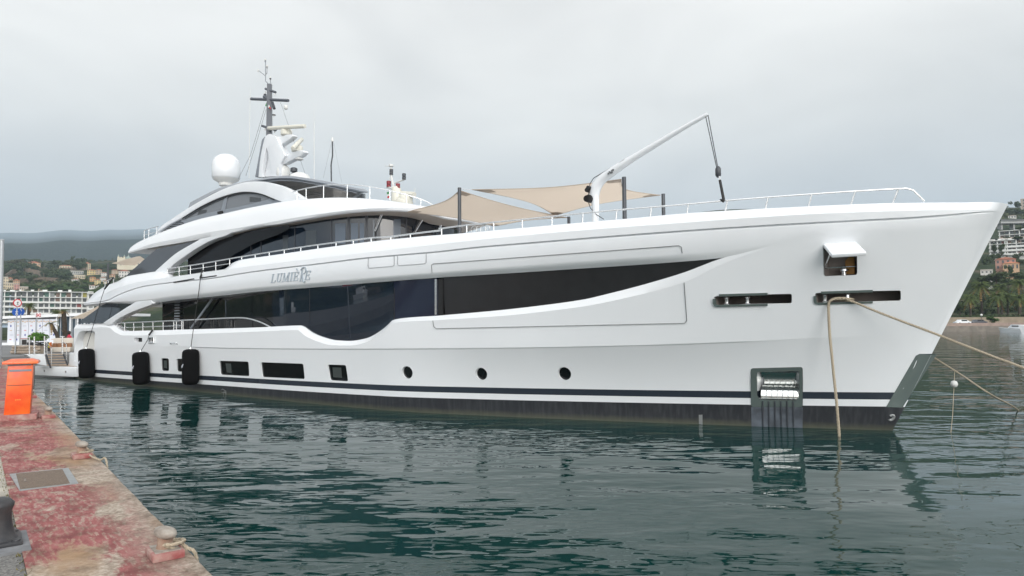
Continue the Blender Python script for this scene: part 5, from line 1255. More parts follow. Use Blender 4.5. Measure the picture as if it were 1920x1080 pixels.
# orange service pedestal
def pedestal():
    p = ground(33, 786, QZ); M_OR = mat('orange_paint', (.78, .06, .008), .35, noise=(3.2, 0), col2=(.84, .17, .02), coat=.3)
    ang = math.atan2(p.x, p.y); r = empty('service_pedestal', p, R(31), 'bright orange service pedestal with an overhanging cap on a red plinth', 'pedestal')
    MB().box((0, 0, .05), (.60, .52, .10)).build('plinth', M_REDP, r, bevel=.02)
    b = MB(); w0, w1, d0 = .19, .185, .17; h = .88; lean = .035
    b.add([(-w0, -d0, .1), (w0, -d0, .1), (w0, d0, .1), (-w0, d0, .1), (-w1+lean, -d0, .1+h), (w1+lean, -d0, .1+h), (w1+lean, d0, .1+h), (-w1+lean, d0, .1+h)], [(0,3,2,1),(4,5,6,7),(0,1,5,4),(1,2,6,5),(2,3,7,6),(3,0,4,7)])
    body = b.build('body', M_OR, r, bevel=.012)
    MB().box((lean*.9, -d0-.004, .88), (.33, .012, .035)).build('lamp_slot', M_GREY, body)
    MB().tube([(lean*.6-.17, -d0-.004, .62), (lean*.6+.17, -d0-.004, .62)], .004, 5).build('door_joint', M_DARKGREY, body)
    c = MB(); c.add([(-.265+lean, -.25, h+.115), (.265+lean, -.25, h+.115), (.265+lean, .25, h+.115), (-.265+lean, .25, h+.115), (-.26+lean, -.245, h+.16), (.26+lean, -.245, h+.16), (.26+lean, .245, h+.16), (-.26+lean, .245, h+.16), (-.16+lean, -.15, h+.20), (.16+lean, -.15, h+.20), (.16+lean, .15, h+.20), (-.16+lean, .15, h+.20)],
          [(0,3,2,1),(0,1,5,4),(1,2,6,5),(2,3,7,6),(3,0,4,7),(4,5,9,8),(5,6,10,9),(6,7,11,10),(7,4,8,11),(8,9,10,11)])
    c.build('cap', M_OR, r, bevel=.012)
    MB().box((lean-.02, -.02, h+.10), (.34, .3, .04)).build('neck', M_GREY, r)
    p2 = MB()
    for k in range(3): p2.box((-.02+.03*k, -d0-.003, .36), (.018, .004, .02))
    p2.build('small_plate', mat('orange_relief', (.8, .3, .05), .5), body)
pedestal()
# ================================================================== HARBOUR FRONT AT THE STERN
def base(px, py, z=QZ): return ground(px, py, z)
def vpole(px0, py0, px1, py1, r, m, name, par, Y):
    return MB().tube([at(px0, py0, Y)-par.location, at(px1, py1, Y)-par.location], r, 8).build(name, m, par, smooth=50)
M_GALV = mat('galvanised_pole', (.42, .44, .46), .4, .5); M_BLUE = mat('sign_blue', (.02, .10, .42), .4); M_SRED = mat('sign_red', (.55, .03, .05), .4); M_SWH = mat('sign_white', (.78, .78, .78), .4)
def disc(px, py, w, h, Y, m, name, par, d=0.0):
    c = at(px, py, Y)-par.location; yaw = math.acos(min(1, w/h)); x = Vector((math.cos(yaw), math.sin(yaw), 0)); nrm = Vector((math.sin(yaw), -math.cos(yaw), 0)); r = h*Y/F/2
    mb = MB(); vs = [c+x*math.cos(a)*r+Vector((0, 0, r*math.sin(a)))+nrm*(.02+d) for a in np.linspace(0, 2*math.pi, 20, endpoint=False)]; vs2 = [v-nrm*.02 for v in vs]
    mb.add(vs+vs2, [tuple(range(20)), tuple(reversed(range(20, 40)))]+[(i, i+20, (i+1) % 20+20, (i+1) % 20) for i in range(20)]); return mb.build(name, m, par), c, x, nrm
def glyph(par, c, x, nrm, strokes, r, m, name, d=.03):
    mb = MB()
    for s_ in strokes: mb.tube([c+x*a*1.0+Vector((0, 0, b))+nrm*d for a, b in s_], r, 5)
    return mb.build(name, m, par)
Y1 = 42.0; s1 = empty('road_sign', base(28.3, 663.5), 0, 'grey pole with a red-rimmed round sign above a blue walking-figure sign', 'road sign')
vpole(28.3, 663, 32.6, 561, .035, M_GALV, 'pole', s1, Y1)
rr_, *_ = disc(32.5, 568, 7.6, 15, Y1, M_SRED, 'red_rim', s1); ds, c, x, nn = disc(32.5, 568, 5.6, 11.2, Y1, M_SWH, 'white_disc', s1, .012)
glyph(ds, c, x, nn, [[(0, -.1), (0, .08)], [(-.06, .02), (.06, .02)], [(-.05, -.1), (.05, -.1)]], .012, M_DARKGREY, 'symbol', .045)
ds, c, x, nn = disc(31, 585, 8, 15.2, Y1, M_BLUE, 'blue_disc', s1)
glyph(ds, c, x, nn, [[(0, .12), (0, .14)], [(0, .08), (0, -.02)], [(0, -.02), (-.06, -.16)], [(0, -.02), (.06, -.16)], [(-.07, 0), (0, .07), (.07, 0)]], .02, M_SWH, 'walking_figure')
Y2 = 44.0; s2 = empty('road_sign', base(36.5, 660.5), 0, 'grey pole with one small blue arrow sign beside the pole with two signs', 'road sign')
vpole(36.5, 660, 39, 577, .035, M_GALV, 'pole', s2, Y2); ds, c, x, nn = disc(38.2, 584.5, 6.2, 14.5, Y2, M_BLUE, 'blue_disc', s2)
glyph(ds, c, x, nn, [[(0, -.14), (0, .12)], [(-.07, .05), (0, .14), (.07, .05)]], .02, M_SWH, 'arrow')
Y3 = 47.0; s3 = empty('notice_sign', base(66.5, 657), 0, 'white square notice with a red frame mark on a thin pole', 'sign')
vpole(66.5, 657, 69.5, 586, .03, M_GALV, 'pole', s3, Y3); c = at(71.3, 591, Y3)-s3.location
MB().box(c, (.42, .03, .36)).build('board', M_SWH, s3, bevel=.008)
bd = MB()
for a, b, w, h in ((-.1, .1, .12, .04), (.1, .1, .12, .04), (-.14, .06, .04, .1), (.14, .06, .04, .1), (-.1, -.1, .12, .04), (.1, -.1, .12, .04), (-.14, -.06, .04, .1), (.14, -.06, .04, .1)): bd.box(c+Vector((a+.03, -.02, b)), (w, .012, h))
bd.box(c+Vector((.03, -.02, 0)), (.14, .012, .1)); bd.build('red_mark', M_SRED, s3)
lp = empty('lamp_post', ground(-2.5, 690, QZ), 0, 'tall plain grey post at the very edge of the picture', 'lamp post'); YL = lp.location.y
vpole(-2.5, 690, 3.6, 449.5, .085, M_GALV, 'shaft', lp, YL); MB().lathe([(.087, -.05), (.09, 0), (.05, .02)], at(3.6, 449.5, YL)-lp.location, 12).build('cap', M_GALV, lp, smooth=40)
# hoarding / pavilion
def pavilion():
    Y = 63.0; p0 = at(0, 646, Y); z0 = QZ; zt = at(60, 594, Y).z
    r = empty('pavilion', Vector((at(62, 646, Y).x, Y, z0)), 0, 'long low white pavilion with poster panels and glazed bays', 'pavilion'); o = r.location
    XA, XB, XC = at(15, 600, Y).x-o.x, at(107, 600, Y).x-o.x, at(185, 600, Y).x-o.x; h = zt-z0; XL = at(-60, 600, Y).x-o.x
    M_PW = mat('pavilion_white', (.78, .79, .80), .5)
    rf = MB(); rf.add([(XL, -.3, h-.28), (XC, -.3, h+.10), (XC, 9, h+.10), (XL, 9, h-.28), (XL, -.3, h-.05), (XC, -.3, h+.36), (XC, 9, h+.36), (XL, 9, h-.05)], [(0,3,2,1),(4,5,6,7),(0,1,5,4),(1,2,6,5),(2,3,7,6),(3,0,4,7)]); rf.build('roof', M_PW, r)
    M_PO = mat('poster_panel', (.66, .68, .74), .5); w = (XB-XA)/7
    gold = mat('poster_gold', (.55, .36, .20), .5); blu = mat('poster_blue', (.06, .08, .30), .5); grey = mat('poster_grey', (.34, .36, .42), .5); rd = mat('poster_red', (.55, .10, .12), .5)
    for k in range(7):
        x0 = XA+w*k; pn = MB().box((x0+w/2, 0, h/2-.1), (w-.04, .08, h-.25)).build('poster', M_PO, r)
        rk = random.Random(k+11); mk = MB()
        for j in range(3): mk.box((x0+w*(.2+.3*j), -.05, h-.42-.06*(j % 2)), (w*.16, .02, .10), mi=0)
        kinds = [(blu, .16, .22), (gold, .34, .06), (grey, .5, .05), (rd, .3, .07)]
        for j in range(4):
            m_i = (k+j) % 4; mk.box((x0+w*rk.uniform(.35, .65), -.05, h*(.68-.16*j)), (kinds[m_i][1]*w/1.1, .02, kinds[m_i][2]*.8), mi=[2, 0, 3, 4][m_i] if m_i else 2)
        mk.build('poster_print', [gold, gold, blu, grey, rd], pn)
    for k in range(7): MB().box((XB+(XC-XB)*k/6, -.02, h/2), (.10, .14, h)).build('post', M_PW, r)
    MB().box(((XB+XC)/2, .3, h/2), (XC-XB, .05, h)).build('glazing', mat('pavilion_glass', (.07, .10, .13), .08), r)
    for k in range(14): MB().box((XB+(XC-XB)*k/14+.2, .22, h/2), (.05, .05, h)).build('blind_slat', mat('pale_slat', (.5, .53, .56), .5), r)
    for k in range(3): MB().box((XL+(XA-XL)*k/2.5, 0, h/2-.15), (.10, .12, h-.3)).build('post', M_PW, r)
    MB().box(((XL+XC)/2, -.1, .12), (XC-XL, .5, .24)).build('plinth', M_PW, r)
pavilion()
# low stone wall
M_STONE = mat('rubble_stone', (.42, .36, .28), .9, noise=(3, 0), col2=(.26, .21, .17))
def stone_wall():
    a = base(20, 664); b = base(60, 664.5); r = empty('stone_wall', a, 0, 'low rubble stone wall of rounded boulders beside the sign poles', 'wall'); rs_ = random.Random(5)
    core = MB().box(((b.x-a.x)/2, .35, .24), (b.x-a.x-.1, .5, .48)).build('core', M_STONE, r)
    for i in range(34):
        t = i % 12; row = i//12; x = (b.x-a.x)*(t+.5+.3*row)/12.6; s_ = rs_.uniform(.8, 1.15)
        bm = bmesh.new(); bmesh.ops.create_icosphere(bm, subdivisions=2, radius=.13)
        for v in bm.verts: v.co *= 1+.25*mnoise.noise(v.co*9+Vector((i, 0, 0)))
        me = bpy.data.meshes.new('stone'); bm.to_mesh(me); bm.free(); me.materials.append(M_STONE); o = bpy.data.objects.new('stone', me); COL.objects.link(o); o.parent = core; o.location = (x, .08, .11+.16*row); o.scale = (1.25*s_, .9, .75*s_)
stone_wall()
# cabinet, planter, crate
YC = 44.5; cb = empty('display_cabinet', base(48, 660.5), 0, 'pale grey display cabinet with a red-edged window by the planter', 'cabinet'); c = at(48, 641.5, YC)-cb.location
MB().box(c, (.56, .4, .54)).build('case', mat('pale_case', (.55, .56, .57), .4), cb, bevel=.03); MB().box(c+Vector((.06, -.205, .0)), (.30, .02, .32)).build('window', M_INT, cb)
for dz in (-.24, .24): MB().box(c+Vector((0, -.206, dz)), (.5, .02, .025)).build('red_edge', M_SRED, cb)
MB().box(Vector((c.x, .05, (c.z-.27)/2)), (.12, .12, max(.05, c.z-.27))).build('stand', M_GALV, cb)
LEAF = {}
def leaf_cloud(name, n, rx, ry, rz, size, m, seed, hollow=.35, flat=0.0, parent=None, loc_=(0, 0, 0), lumps=0):
    rg = random.Random(seed); vs = []; fs = []
    L_ = [(Vector((rg.gauss(0, .45)*rx, rg.gauss(0, .45)*ry, rg.gauss(0, .35)*rz)), rg.uniform(.4, .62)) for _ in range(lumps)] if lumps else [(Vector((0, 0, 0)), 1.0)]
    for i in range(n):
        c0, k = L_[i % len(L_)]; d = Vector((rg.gauss(0, 1), rg.gauss(0, 1), rg.gauss(0, 1))); d.normalize(); q = (hollow+(1-hollow)*rg.random()**.6)*k
        p = c0+Vector((d.x*rx*q, d.y*ry*q, d.z*rz*q*(1 if d.z > 0 else 1-flat)))
        a = (d+Vector((rg.uniform(-.8, .8), rg.uniform(-.8, .8), rg.uniform(-.3, 1.0)))).normalized(); x = a.cross(Vector((rg.random()-.5, rg.random()-.5, rg.random()-.5))).normalized(); y = a.cross(x); s_ = size*rg.uniform(.6, 1.4)
        b = len(vs); vs += [p+x*s_, p+y*s_*.7, p-x*s_, p-y*s_*.7]; fs.append((b, b+1, b+2, b+3))
    o = obj(name, vs, fs, m, parent); o.location = loc_; return o
def leafmat(name, c1, c2, sc):
    return mat(name, c1, .75, spec=.2, noise=(sc, 0), col2=c2)
M_BUSH = leafmat('glossy_bush_leaves', (.10, .22, .04), (.04, .10, .02), 3.0)
pt_ = empty('planter', base(70.5, 662), 0, 'square black planter holding a bright green bush', 'planter'); YP = pt_.location.y
c = at(70.5, 652, YP)-pt_.location; pb_ = MB(); wx = 12.5*YP/F; zt_ = at(70, 641.5, YP).z-QZ
pb_.add([(-wx*.82, -.35, 0), (wx*.82, -.35, 0), (wx*.82, .35, 0), (-wx*.82, .35, 0), (-wx, -.42, zt_), (wx, -.42, zt_), (wx, .42, zt_), (-wx, .42, zt_)], [(0,3,2,1),(4,5,6,7),(0,1,5,4),(1,2,6,5),(2,3,7,6),(3,0,4,7)]); pb_.build('tub', mat('black_tub', (.018, .018, .02), .5), pt_, bevel=.02)
leaf_cloud('bush', 900, .62, .45, .36, .07, M_BUSH, 4, .3, .4, pt_, (0, 0, zt_+.28))
cz = empty('crate', base(92, 658.5), 0, 'small yellow-green crate with an orange frame beside the planter', 'crate'); YZ = cz.location.y; c = at(92, 647, YZ)-cz.location
MB().box(c, (.22, .2, .32)).build('box', mat('lime_box', (.38, .40, .04), .5), cz); 
for dx in (-.12, .12): MB().box(c+Vector((dx, -.02, .0)), (.03, .22, .38)).build('frame_bar', mat('orange_bar', (.7, .2, .05), .5), cz)
MB().box(Vector((c.x, 0, (c.z-.16)/2)), (.2, .18, c.z-.16)).build('pallet', M_INT, cz)
# palms
M_TRUNK = mat('palm_trunk', (.07, .055, .042), .95, noise=(8, .5), bump=(14, 1.0)); M_FROND = leafmat('palm_frond', (.12, .15, .05), (.06, .08, .03), 2.0); M_DRY = leafmat('dry_palm_frond', (.33, .23, .10), (.20, .13, .06), 2.0)
def frond(mb, o, az, up, L, droop, w, mi=0):
    """arched midrib with paired leaflets"""
    n = 9; P = []; d = Vector((math.cos(az), math.sin(az), 0))
    for i in range(n+1):
        t = i/n; P.append(o+d*(L*t*math.cos(up*(1-.3*t)))+Vector((0, 0, L*(math.sin(up)*t-droop*t*t))))
    mb.tube(P, [w*.08*(1-.8*i/n)+.004 for i in range(n+1)], 4, mi)
    sd_ = d.cross(Vector((0, 0, 1)))
    for i in range(1, n+1):
        t = i/n; ll = w*(1.0-.75*abs(t-.35))
        for s_ in (-1, 1):
            q = P[i]; tip = q+sd_*s_*ll+d*ll*.55-Vector((0, 0, ll*.45)); e = (P[i]-P[i-1])*.5; mb.add([q-e, q+e*.3, tip], [(0, 1, 2)], mi)
def palm(loc_, path, r, nf, L, label, seed, mats, crown_up=(.9, -.5), group=None, w=.32, dry=.0, name='palm_tree'):
    rg = random.Random(seed); o = empty(name, loc_, 0, label, 'palm', group); T = [Vector(p) for p in path]
    MB().tube(smoothline([tuple(p) for p in T], 5), [r*(1.15-.25*i/(5*(len(T)-1))) for i in range(5*(len(T)-1)+1)], 10).build('trunk', M_TRUNK, o, smooth=60)
    mb = MB(); top = T[-1]
    for i in range(nf):
        t = i/nf; up = crown_up[0]+(crown_up[1]-crown_up[0])*t+rg.uniform(-.15, .15); frond(mb, top, i*2.4+rg.uniform(-.3, .3), up, L*rg.uniform(.8, 1.1), .42+.35*rg.random(), w, 1 if (t > 1-dry) else 0)
    mb.build('fronds', mats, o); return o
Yp = 48.0
b_ = at(109, 655, Yp); palm(Vector((b_.x, Yp, QZ)), [(0, 0, 0), at(108, 633, Yp)-Vector((b_.x, Yp, QZ)), at(102, 619, Yp)-Vector((b_.x, Yp, QZ)), at(95, 606, Yp)-Vector((b_.x, Yp, QZ))], .12, 7, .72, 'leaning dead palm with a few ragged drooping fronds', 2, [M_FROND, M_DRY], (.5, -.7), 'palms at the harbour front', .16, .6)
b_ = at(122, 655, Yp+1); palm(Vector((b_.x, Yp+1, QZ)), [(0, 0, 0), at(121.5, 620, Yp+1)-Vector((b_.x, Yp+1, QZ)), at(119.5, 583, Yp+1)-Vector((b_.x, Yp+1, QZ))], .16, 16, .38, 'straight dark palm with a small brown clipped crown', 3, [M_FROND, M_DRY], (1.2, -.9), 'palms at the harbour front', .14, .6)
# ================================================================== TOWN AND HILLSIDE BEYOND
def az_of(px): d = ray(px, 600); return math.atan2(d.x, 1.0)
def stand(px, py, Y0=430, Y1=1000):
    """the point of the land that shows at this pixel"""
    Y = Y0; prev = None
    while Y < Y1:
        p = at(px, py, Y); h = land_h(math.atan2(p.x, p.y), math.hypot(p.x, p.y))
        if h >= p.z: return Vector((p.x, p.y, h))
        Y += 4
    p = at(px, py, 850); return Vector((p.x, p.y, land_h(math.atan2(p.x, p.y), math.hypot(p.x, p.y))))
M_ROOF = mat('terracotta_tiles', (.36, .13, .07), .85, noise=(.6, .3)); M_SHUT = mat('far_window', (.10, .11, .115), .4); M_FLAT = mat('flat_roof', (.45, .42, .38), .9)
WALLS = {}
def wallm(c): 
    k = 'plaster_%d_%d_%d' % tuple(int(x*100) for x in c)
    return mat(k, c, .9, noise=(.25, .12))
WINM = None
def house(px0, py0, px1, py1, col, label, roof='hip', rows=2, cols=3, depth=9, Yfix=None, group=None, name='house', rcol=None, turn=0.0):
    cx = (px0+px1)/2; b = stand(cx, py1) if Yfix is None else at(cx, py1, Yfix); Y = b.y; wdt = (px1-px0)*Y/F*math.cos(math.atan2(b.x, b.y)); ht = (py1-py0)*Y/F
    az = math.atan2(b.x, b.y); o = empty(name, b, -az+turn, label, 'house', group)
    rh = ht*.22 if roof == 'hip' else .5; wh_ = ht-rh
    MB().box((0, depth/2, wh_/2-3), (wdt*.97, depth, wh_+6)).build('wall', wallm(col), o)
    rf = MB(); e = .35; x, y = wdt/2+e*.5, depth/2+e
    if roof == 'hip':
        k = min(x, y)*.95; rf.add([(-x, depth/2-y, wh_), (x, depth/2-y, wh_), (x, depth/2+y, wh_), (-x, depth/2+y, wh_), (-x+k, depth/2, ht), (x-k, depth/2, ht)], [(0, 1, 5, 4), (1, 2, 5), (2, 3, 4, 5), (3, 0, 4), (3, 2, 1, 0)])
    else: rf.box((0, depth/2, wh_+.25), (wdt*1.0, depth+.3, .5))
    rf.build('roof', rcol or (M_ROOF if roof == 'hip' else M_FLAT), o)
    global WINM
    for i in range(rows):
        for j in range(cols):
            ww = min(1.1, wdt/cols*.42); hh = min(1.7, wh_/rows*.5)
            if WINM is None:
                WINM = MB().box((0, 0, 0), (1, .12, 1)).build('window', M_SHUT, o).data; w_ = [c for c in bpy.data.objects if c.data == WINM][0]
            else:
                w_ = bpy.data.objects.new('window', WINM); COL.objects.link(w_); w_.parent = o
            w_.location = (-wdt*.97/2+wdt*.97*(j+.5)/cols, -.03, wh_*(i+.55)/rows); w_.scale = (ww, 1, hh)
    return o
CR_ = (.62, .52, .37); PEACH = (.60, .40, .26); WHT = (.66, .64, .60); PINK = (.58, .31, .27); TAN = (.45, .35, .25); YEL = (.62, .50, .25); ORG = (.60, .36, .17); GRY = (.40, .40, .38)
HO = [
 (5,520,15,543,CR_,'tall cream house at the foot of the hill beside the grey post','flat',4,2),
 (14.5,519,24,533,TAN,'tan red-roofed house between the tall cream house and the peach one','hip',3,2),
 (24,523,37,538,PEACH,'peach house with a bright red hipped roof above the blue flats','hip',3,3),
 (26,532,36.5,543,PINK,'pink house below the peach red-roofed house','flat',3,2),
 (9,531,26,544,CR_,'wide cream house in front of the tan and peach houses','flat',2,4),
 (36,538.5,53,547,(.50,.42,.33),'low beige flat-roofed house behind the white flats','flat',1,4),
 (50,489.5,76,505,PEACH,'peach villa on the ridge half hidden by an umbrella pine','hip',2,5),
 (111,496.5,141,505.5,CR_,'long pale villa among the pines on the ridge','hip',1,6),
 (157,491,170,506,CR_,'tall cream house beside the dark pine clump on the ridge','hip',4,3),
 (163,505,182,516,YEL,'yellow-cream house with a red roof below the tall cream house','hip',2,4),
 (179,504,191,515,TAN,'brown house joined behind the yellow-cream one','hip',2,2),
 (138,515.5,160,524,CR_,'long cream house with an arcade below the greenhouses','flat',1,6),
 (134,521.5,149,531,WHT,'small white house just under the long cream house','hip',2,3),
 (130,507.5,157,514.5,GRY,'row of grey-green greenhouses under the pale villa','flat',1,7),
 (168,518,179.5,528,ORG,'orange house with a red roof on the slope','hip',2,2),
 (177,523,188.5,534,YEL,'bright yellow house next to the orange one','hip',2,2),
 (189,510,201.5,519,WHT,'white house right behind the dark awning pole','hip',2,3),
 (187,518.5,199,528,WHT,'white house under the one behind the dark pole','hip',2,3),
 (209,505,222,515,TAN,'tan house with rows of windows below the church','hip',2,4),
 (222,505,243,520,WHT,'white red-roofed house right under the church','hip',2,4),
 (167,534.5,186,543,WHT,'low white house with a red roof just above the yacht','hip',1,4),
 (194,524,203,533,CR_,'small cream house next to the yellow house by the pole','hip',2,2),
 (205,514,216,523,PEACH,'small peach house at the side of the white red-roofed house','hip',2,2),
 (71,541.5,90,548,CR_,'cream house showing over the roof of the white flats','hip',1,3),
]
for q in HO: house(*q[:5], q[5], q[6], q[7], q[8], group='houses on the hillside town')
# church
def church():
    b = stand(240, 506); Y = b.y; k = Y/F; az = math.atan2(b.x, b.y); o = empty('church', b, -az, 'cream church with a gabled front, two turrets and a grey-green dome', 'church'); m = wallm((.66, .60, .47)); g = mat('verdigris_dome', (.26, .32, .29), .7)
    W_ = lambda x: (x-240)*k; Z_ = lambda y: (506-y)*k
    MB().box((W_(248), 8, Z_(489)/2), (28*k, 14, Z_(489))).build('nave', m, o)
    f = MB(); f.add([(W_(222), -.6, 0), (W_(234), -.6, 0), (W_(234), -.6, Z_(485)), (W_(228.3), -.6, Z_(482)), (W_(222), -.6, Z_(485)), (W_(222), .6, 0), (W_(234), .6, 0), (W_(234), .6, Z_(485)), (W_(228.3), .6, Z_(482)), (W_(222), .6, Z_(485))], [(0,1,2,3,4),(9,8,7,6,5),(0,5,6,1),(1,6,7,2),(2,7,8,3),(3,8,9,4),(4,9,5,0)]); f.build('front', m, o)
    for x in (224, 233.5):
        t = MB().box((W_(x), 0, Z_(484)/2+1), (2.8*k, 2.0*k, Z_(482))).build('turret', m, o); MB().lathe([(1.3*k, 0), (1.2*k, 1*k), (.6*k, 2*k), (.1*k, 3.2*k)], (W_(x), 0, Z_(482)+.8), 12).build('cupola', g, t, smooth=50)
    d = MB().lathe([(5*k, 0), (5*k, 5*k)], (W_(240), 8, Z_(489)), 20).build('drum', m, o, smooth=50); MB().lathe([(5.4*k, 0), (5*k, 1.6*k), (3.6*k, 3.6*k), (1.2*k, 4.8*k), (.9*k, 5.2*k), (.8*k, 7*k), (.1*k, 9*k)], (W_(240), 8, Z_(484)), 20).build('dome', g, d, smooth=60)
    for x, y in ((228, 496), (243, 495), (250, 495), (257, 495)): MB().box((W_(x), -.7 if x < 235 else .9, Z_(y)), (1.5*k, .2, 4*k)).build('window', M_SHUT, o)
church()
# terrace walls
for q, l in (([(9,524),(22,514),(45,511.5),(70,515),(82,522)], 'long curving brown terrace wall under the ridge pines'), ([(36,533),(60,531),(85,529.5),(108,531)], 'lower straight stone terrace wall above the white flats'), ([(108,506.5),(130,506.5),(160,507)], 'narrow grey retaining wall under the pale ridge villa')):
    P = [stand(*p) for p in q]; hh = 4.2 if len(q) > 3 else 2.5
    mb = MB(); vs = [p-Vector((0, 0, 4)) for p in P]+[p+Vector((0, 0, hh)) for p in P]; vs += [v+Vector((0, 1.0, 0)) for v in vs]; n = len(P)
    mb.add(vs, [(i, i+1, n+i+1, n+i) for i in range(n-1)]+[(n+i, n+i+1, 3*n+i+1, 3*n+i) for i in range(n-1)]+[(2*n+i+1, 2*n+i, 3*n+i, 3*n+i+1) for i in range(n-1)])
    tag(mb.build('terrace_wall', mat('brown_stone_wall', (.25, .19, .14), .95, noise=(.3, .4))), l, 'wall')
# apartment blocks
M_AW = mat('white_render', (.68, .68, .66), .8); M_AB = mat('pale_blue_render', (.42, .52, .64), .8); M_AWIN = mat('apartment_window', (.075, .085, .09), .3); M_AGLS = mat('curtained_window', (.26, .28, .28), .4); M_AGRN = mat('green_shutter', (.06, .14, .11), .6); M_AYEL = mat('yellow_blind', (.42, .38, .08), .7); M_ARED = mat('red_plants', (.30, .10, .09), .8); M_ABROWN = mat('brown_panel', (.20, .13, .10), .7)
def block(px0, px1, y_top, y_bot, Y, floors, bays, m, label, seed, top=True, round_end=False, name='apartment_block'):
    p0, p1 = at(px0, y_bot, Y), at(px1, y_bot, Y); az = math.atan2((p0.x+p1.x)/2, Y); wdt = (p1-p0).length*math.cos(az); zt = at(px0, y_top, Y).z; zb = at(px0, y_bot, Y).z; fh = (zt-zb)/floors
    o = empty(name, Vector(((p0.x+p1.x)/2, Y, 0)), -az, label, 'apartment block'); rg = random.Random(seed)
    MB().box((0, 7, (zt+0)/2-1), (wdt, 12, zt-2)).build('body', m, o)
    for f in range(floors):
        z = zb+fh*f; MB().box((0, .3, z+.12), (wdt+1.2, 2.6, .35)).build('balcony_slab', M_AW, o)
        if not top or f < floors-1: MB().box((0, -.9, z+.62), (wdt*.999+.9, .12, .75)).build('parapet', M_AW if rg.random() < .8 else m, o)
        for b in range(bays):
            x = -wdt/2+wdt*(b+.5)/bays; ww = wdt/bays*(.78 if (b+f) % 4 else .6); c = rg.random()
            mm = M_AWIN if c < .62 else M_AGRN if c < .76 else M_AGLS if c < .9 else M_ABROWN if c < .965 else M_AYEL if c < .985 else M_ARED
            MB().box((x, .92, z+.35+(fh-.5)/2), (ww, .3, fh-.75)).build('window', mm, o)
        for b in range(bays+1):
            x = -wdt/2+wdt*b/bays
            if b % 2 == 0 or b == bays: MB().box((x, .2, z+fh/2+.1), (.55, 1.9, fh-.3)).build('pier', M_AW, o)
    MB().box((0, 4, zt+.15), (wdt+1.6, 11, .35)).build('roof', M_AW, o)
    for k in range(5): MB().box((rg.uniform(-.45, .45)*wdt, 6, zt+.9), (rg.uniform(.8, 2.5), 1.5, rg.uniform(.8, 1.8))).build('chimney', M_AW, o)
    return o
block(29, 164, 548, 611, 405, 6, 13, M_AW, 'long white apartment block with six storeys of balconies behind the pavilion', 4)
block(-14, 28, 547, 606, 392, 6, 4, M_AB, 'pale blue apartment block joined to the white one', 9)
block(164.5, 174, 551, 611, 409, 6, 1, M_AW, 'narrow end bay with rounded red-planted balconies beside the white block', 12)
# ---- trees of the hillside
M_PINE = leafmat('pine_foliage', (.030, .052, .022), (.065, .085, .035), .35); M_LEAFY = leafmat('light_green_foliage', (.085, .14, .04), (.035, .065, .022), .4); M_OLIVE = leafmat('olive_foliage', (.085, .085, .045), (.05, .06, .03), .4); M_BARK = mat('bark', (.07, .05, .04), .95)
PROTO = {}
def proto(kind):
    if kind in PROTO: return PROTO[kind]
    n, rx, rz, sz, m, fl, lu, hgt = {'pine': (700, 1, .8, .13, M_PINE, .3, 9, .9), 'umbrella': (600, 1, .34, .12, M_PINE, .7, 8, 1.0), 'leafy': (700, 1, .85, .13, M_LEAFY, .2, 9, .8), 'olive': (600, 1, .75, .13, M_OLIVE, .2, 8, .8), 'cypress': (400, .32, 1.25, .11, M_PINE, 0, 0, .5)}[kind]
    c = leaf_cloud('crown', n, rx, rx, rz, sz, m, hash(kind) % 97 if False else len(kind)*7+3, .3, fl, None, (0, 0, 0), lu)
    t = MB().tube([(0, 0, -1.6), (.03, .02, -.7), (0, 0, 0)], [.09, .07, .04], 7)
    for k in range(4): t.tube([(0, 0, -.75), (.35*math.cos(k*1.6), .35*math.sin(k*1.6), -.25), (.55*math.cos(k*1.6), .55*math.sin(k*1.6), .05)], [.045, .03, .012], 5)
    t = t.build('trunk', M_BARK, None, smooth=50)
    PROTO[kind] = (c.data, t.data); bpy.data.objects.remove(c); bpy.data.objects.remove(t); return PROTO[kind]
def tree(px, py, rx, ry, kind, label, group, Yfix=None, seed=0, Y0=430, name='tree'):
    b = stand(px, py+ry*1.0, Y0) if Yfix is None else at(px, py+ry, Yfix); Y = b.y; k = Y/F
    c = at(px, py, Y); o = empty({'pine': 'pine_tree', 'umbrella': 'umbrella_pine', 'leafy': 'leafy_tree', 'olive': 'olive_tree', 'cypress': 'cypress_tree'}[kind], Vector((b.x, b.y, c.z)), px*.7+py, label, 'tree', group)
    cd, td = proto(kind); rzn = {'pine': .8, 'umbrella': .34, 'leafy': .85, 'olive': .75, 'cypress': 1.25}[kind]; rxn = .32 if kind == 'cypress' else 1
    sx_, sz_ = rx*k/rxn, ry*k/rzn
    a = bpy.data.objects.new('crown', cd); COL.objects.link(a); a.parent = o; a.scale = (sx_, sx_, sz_)
    a = bpy.data.objects.new('trunk', td); COL.objects.link(a); a.parent = o; dz = max(c.z-b.z+1.5, 2)/1.6; a.scale = (sx_, sx_, dz)
    return o
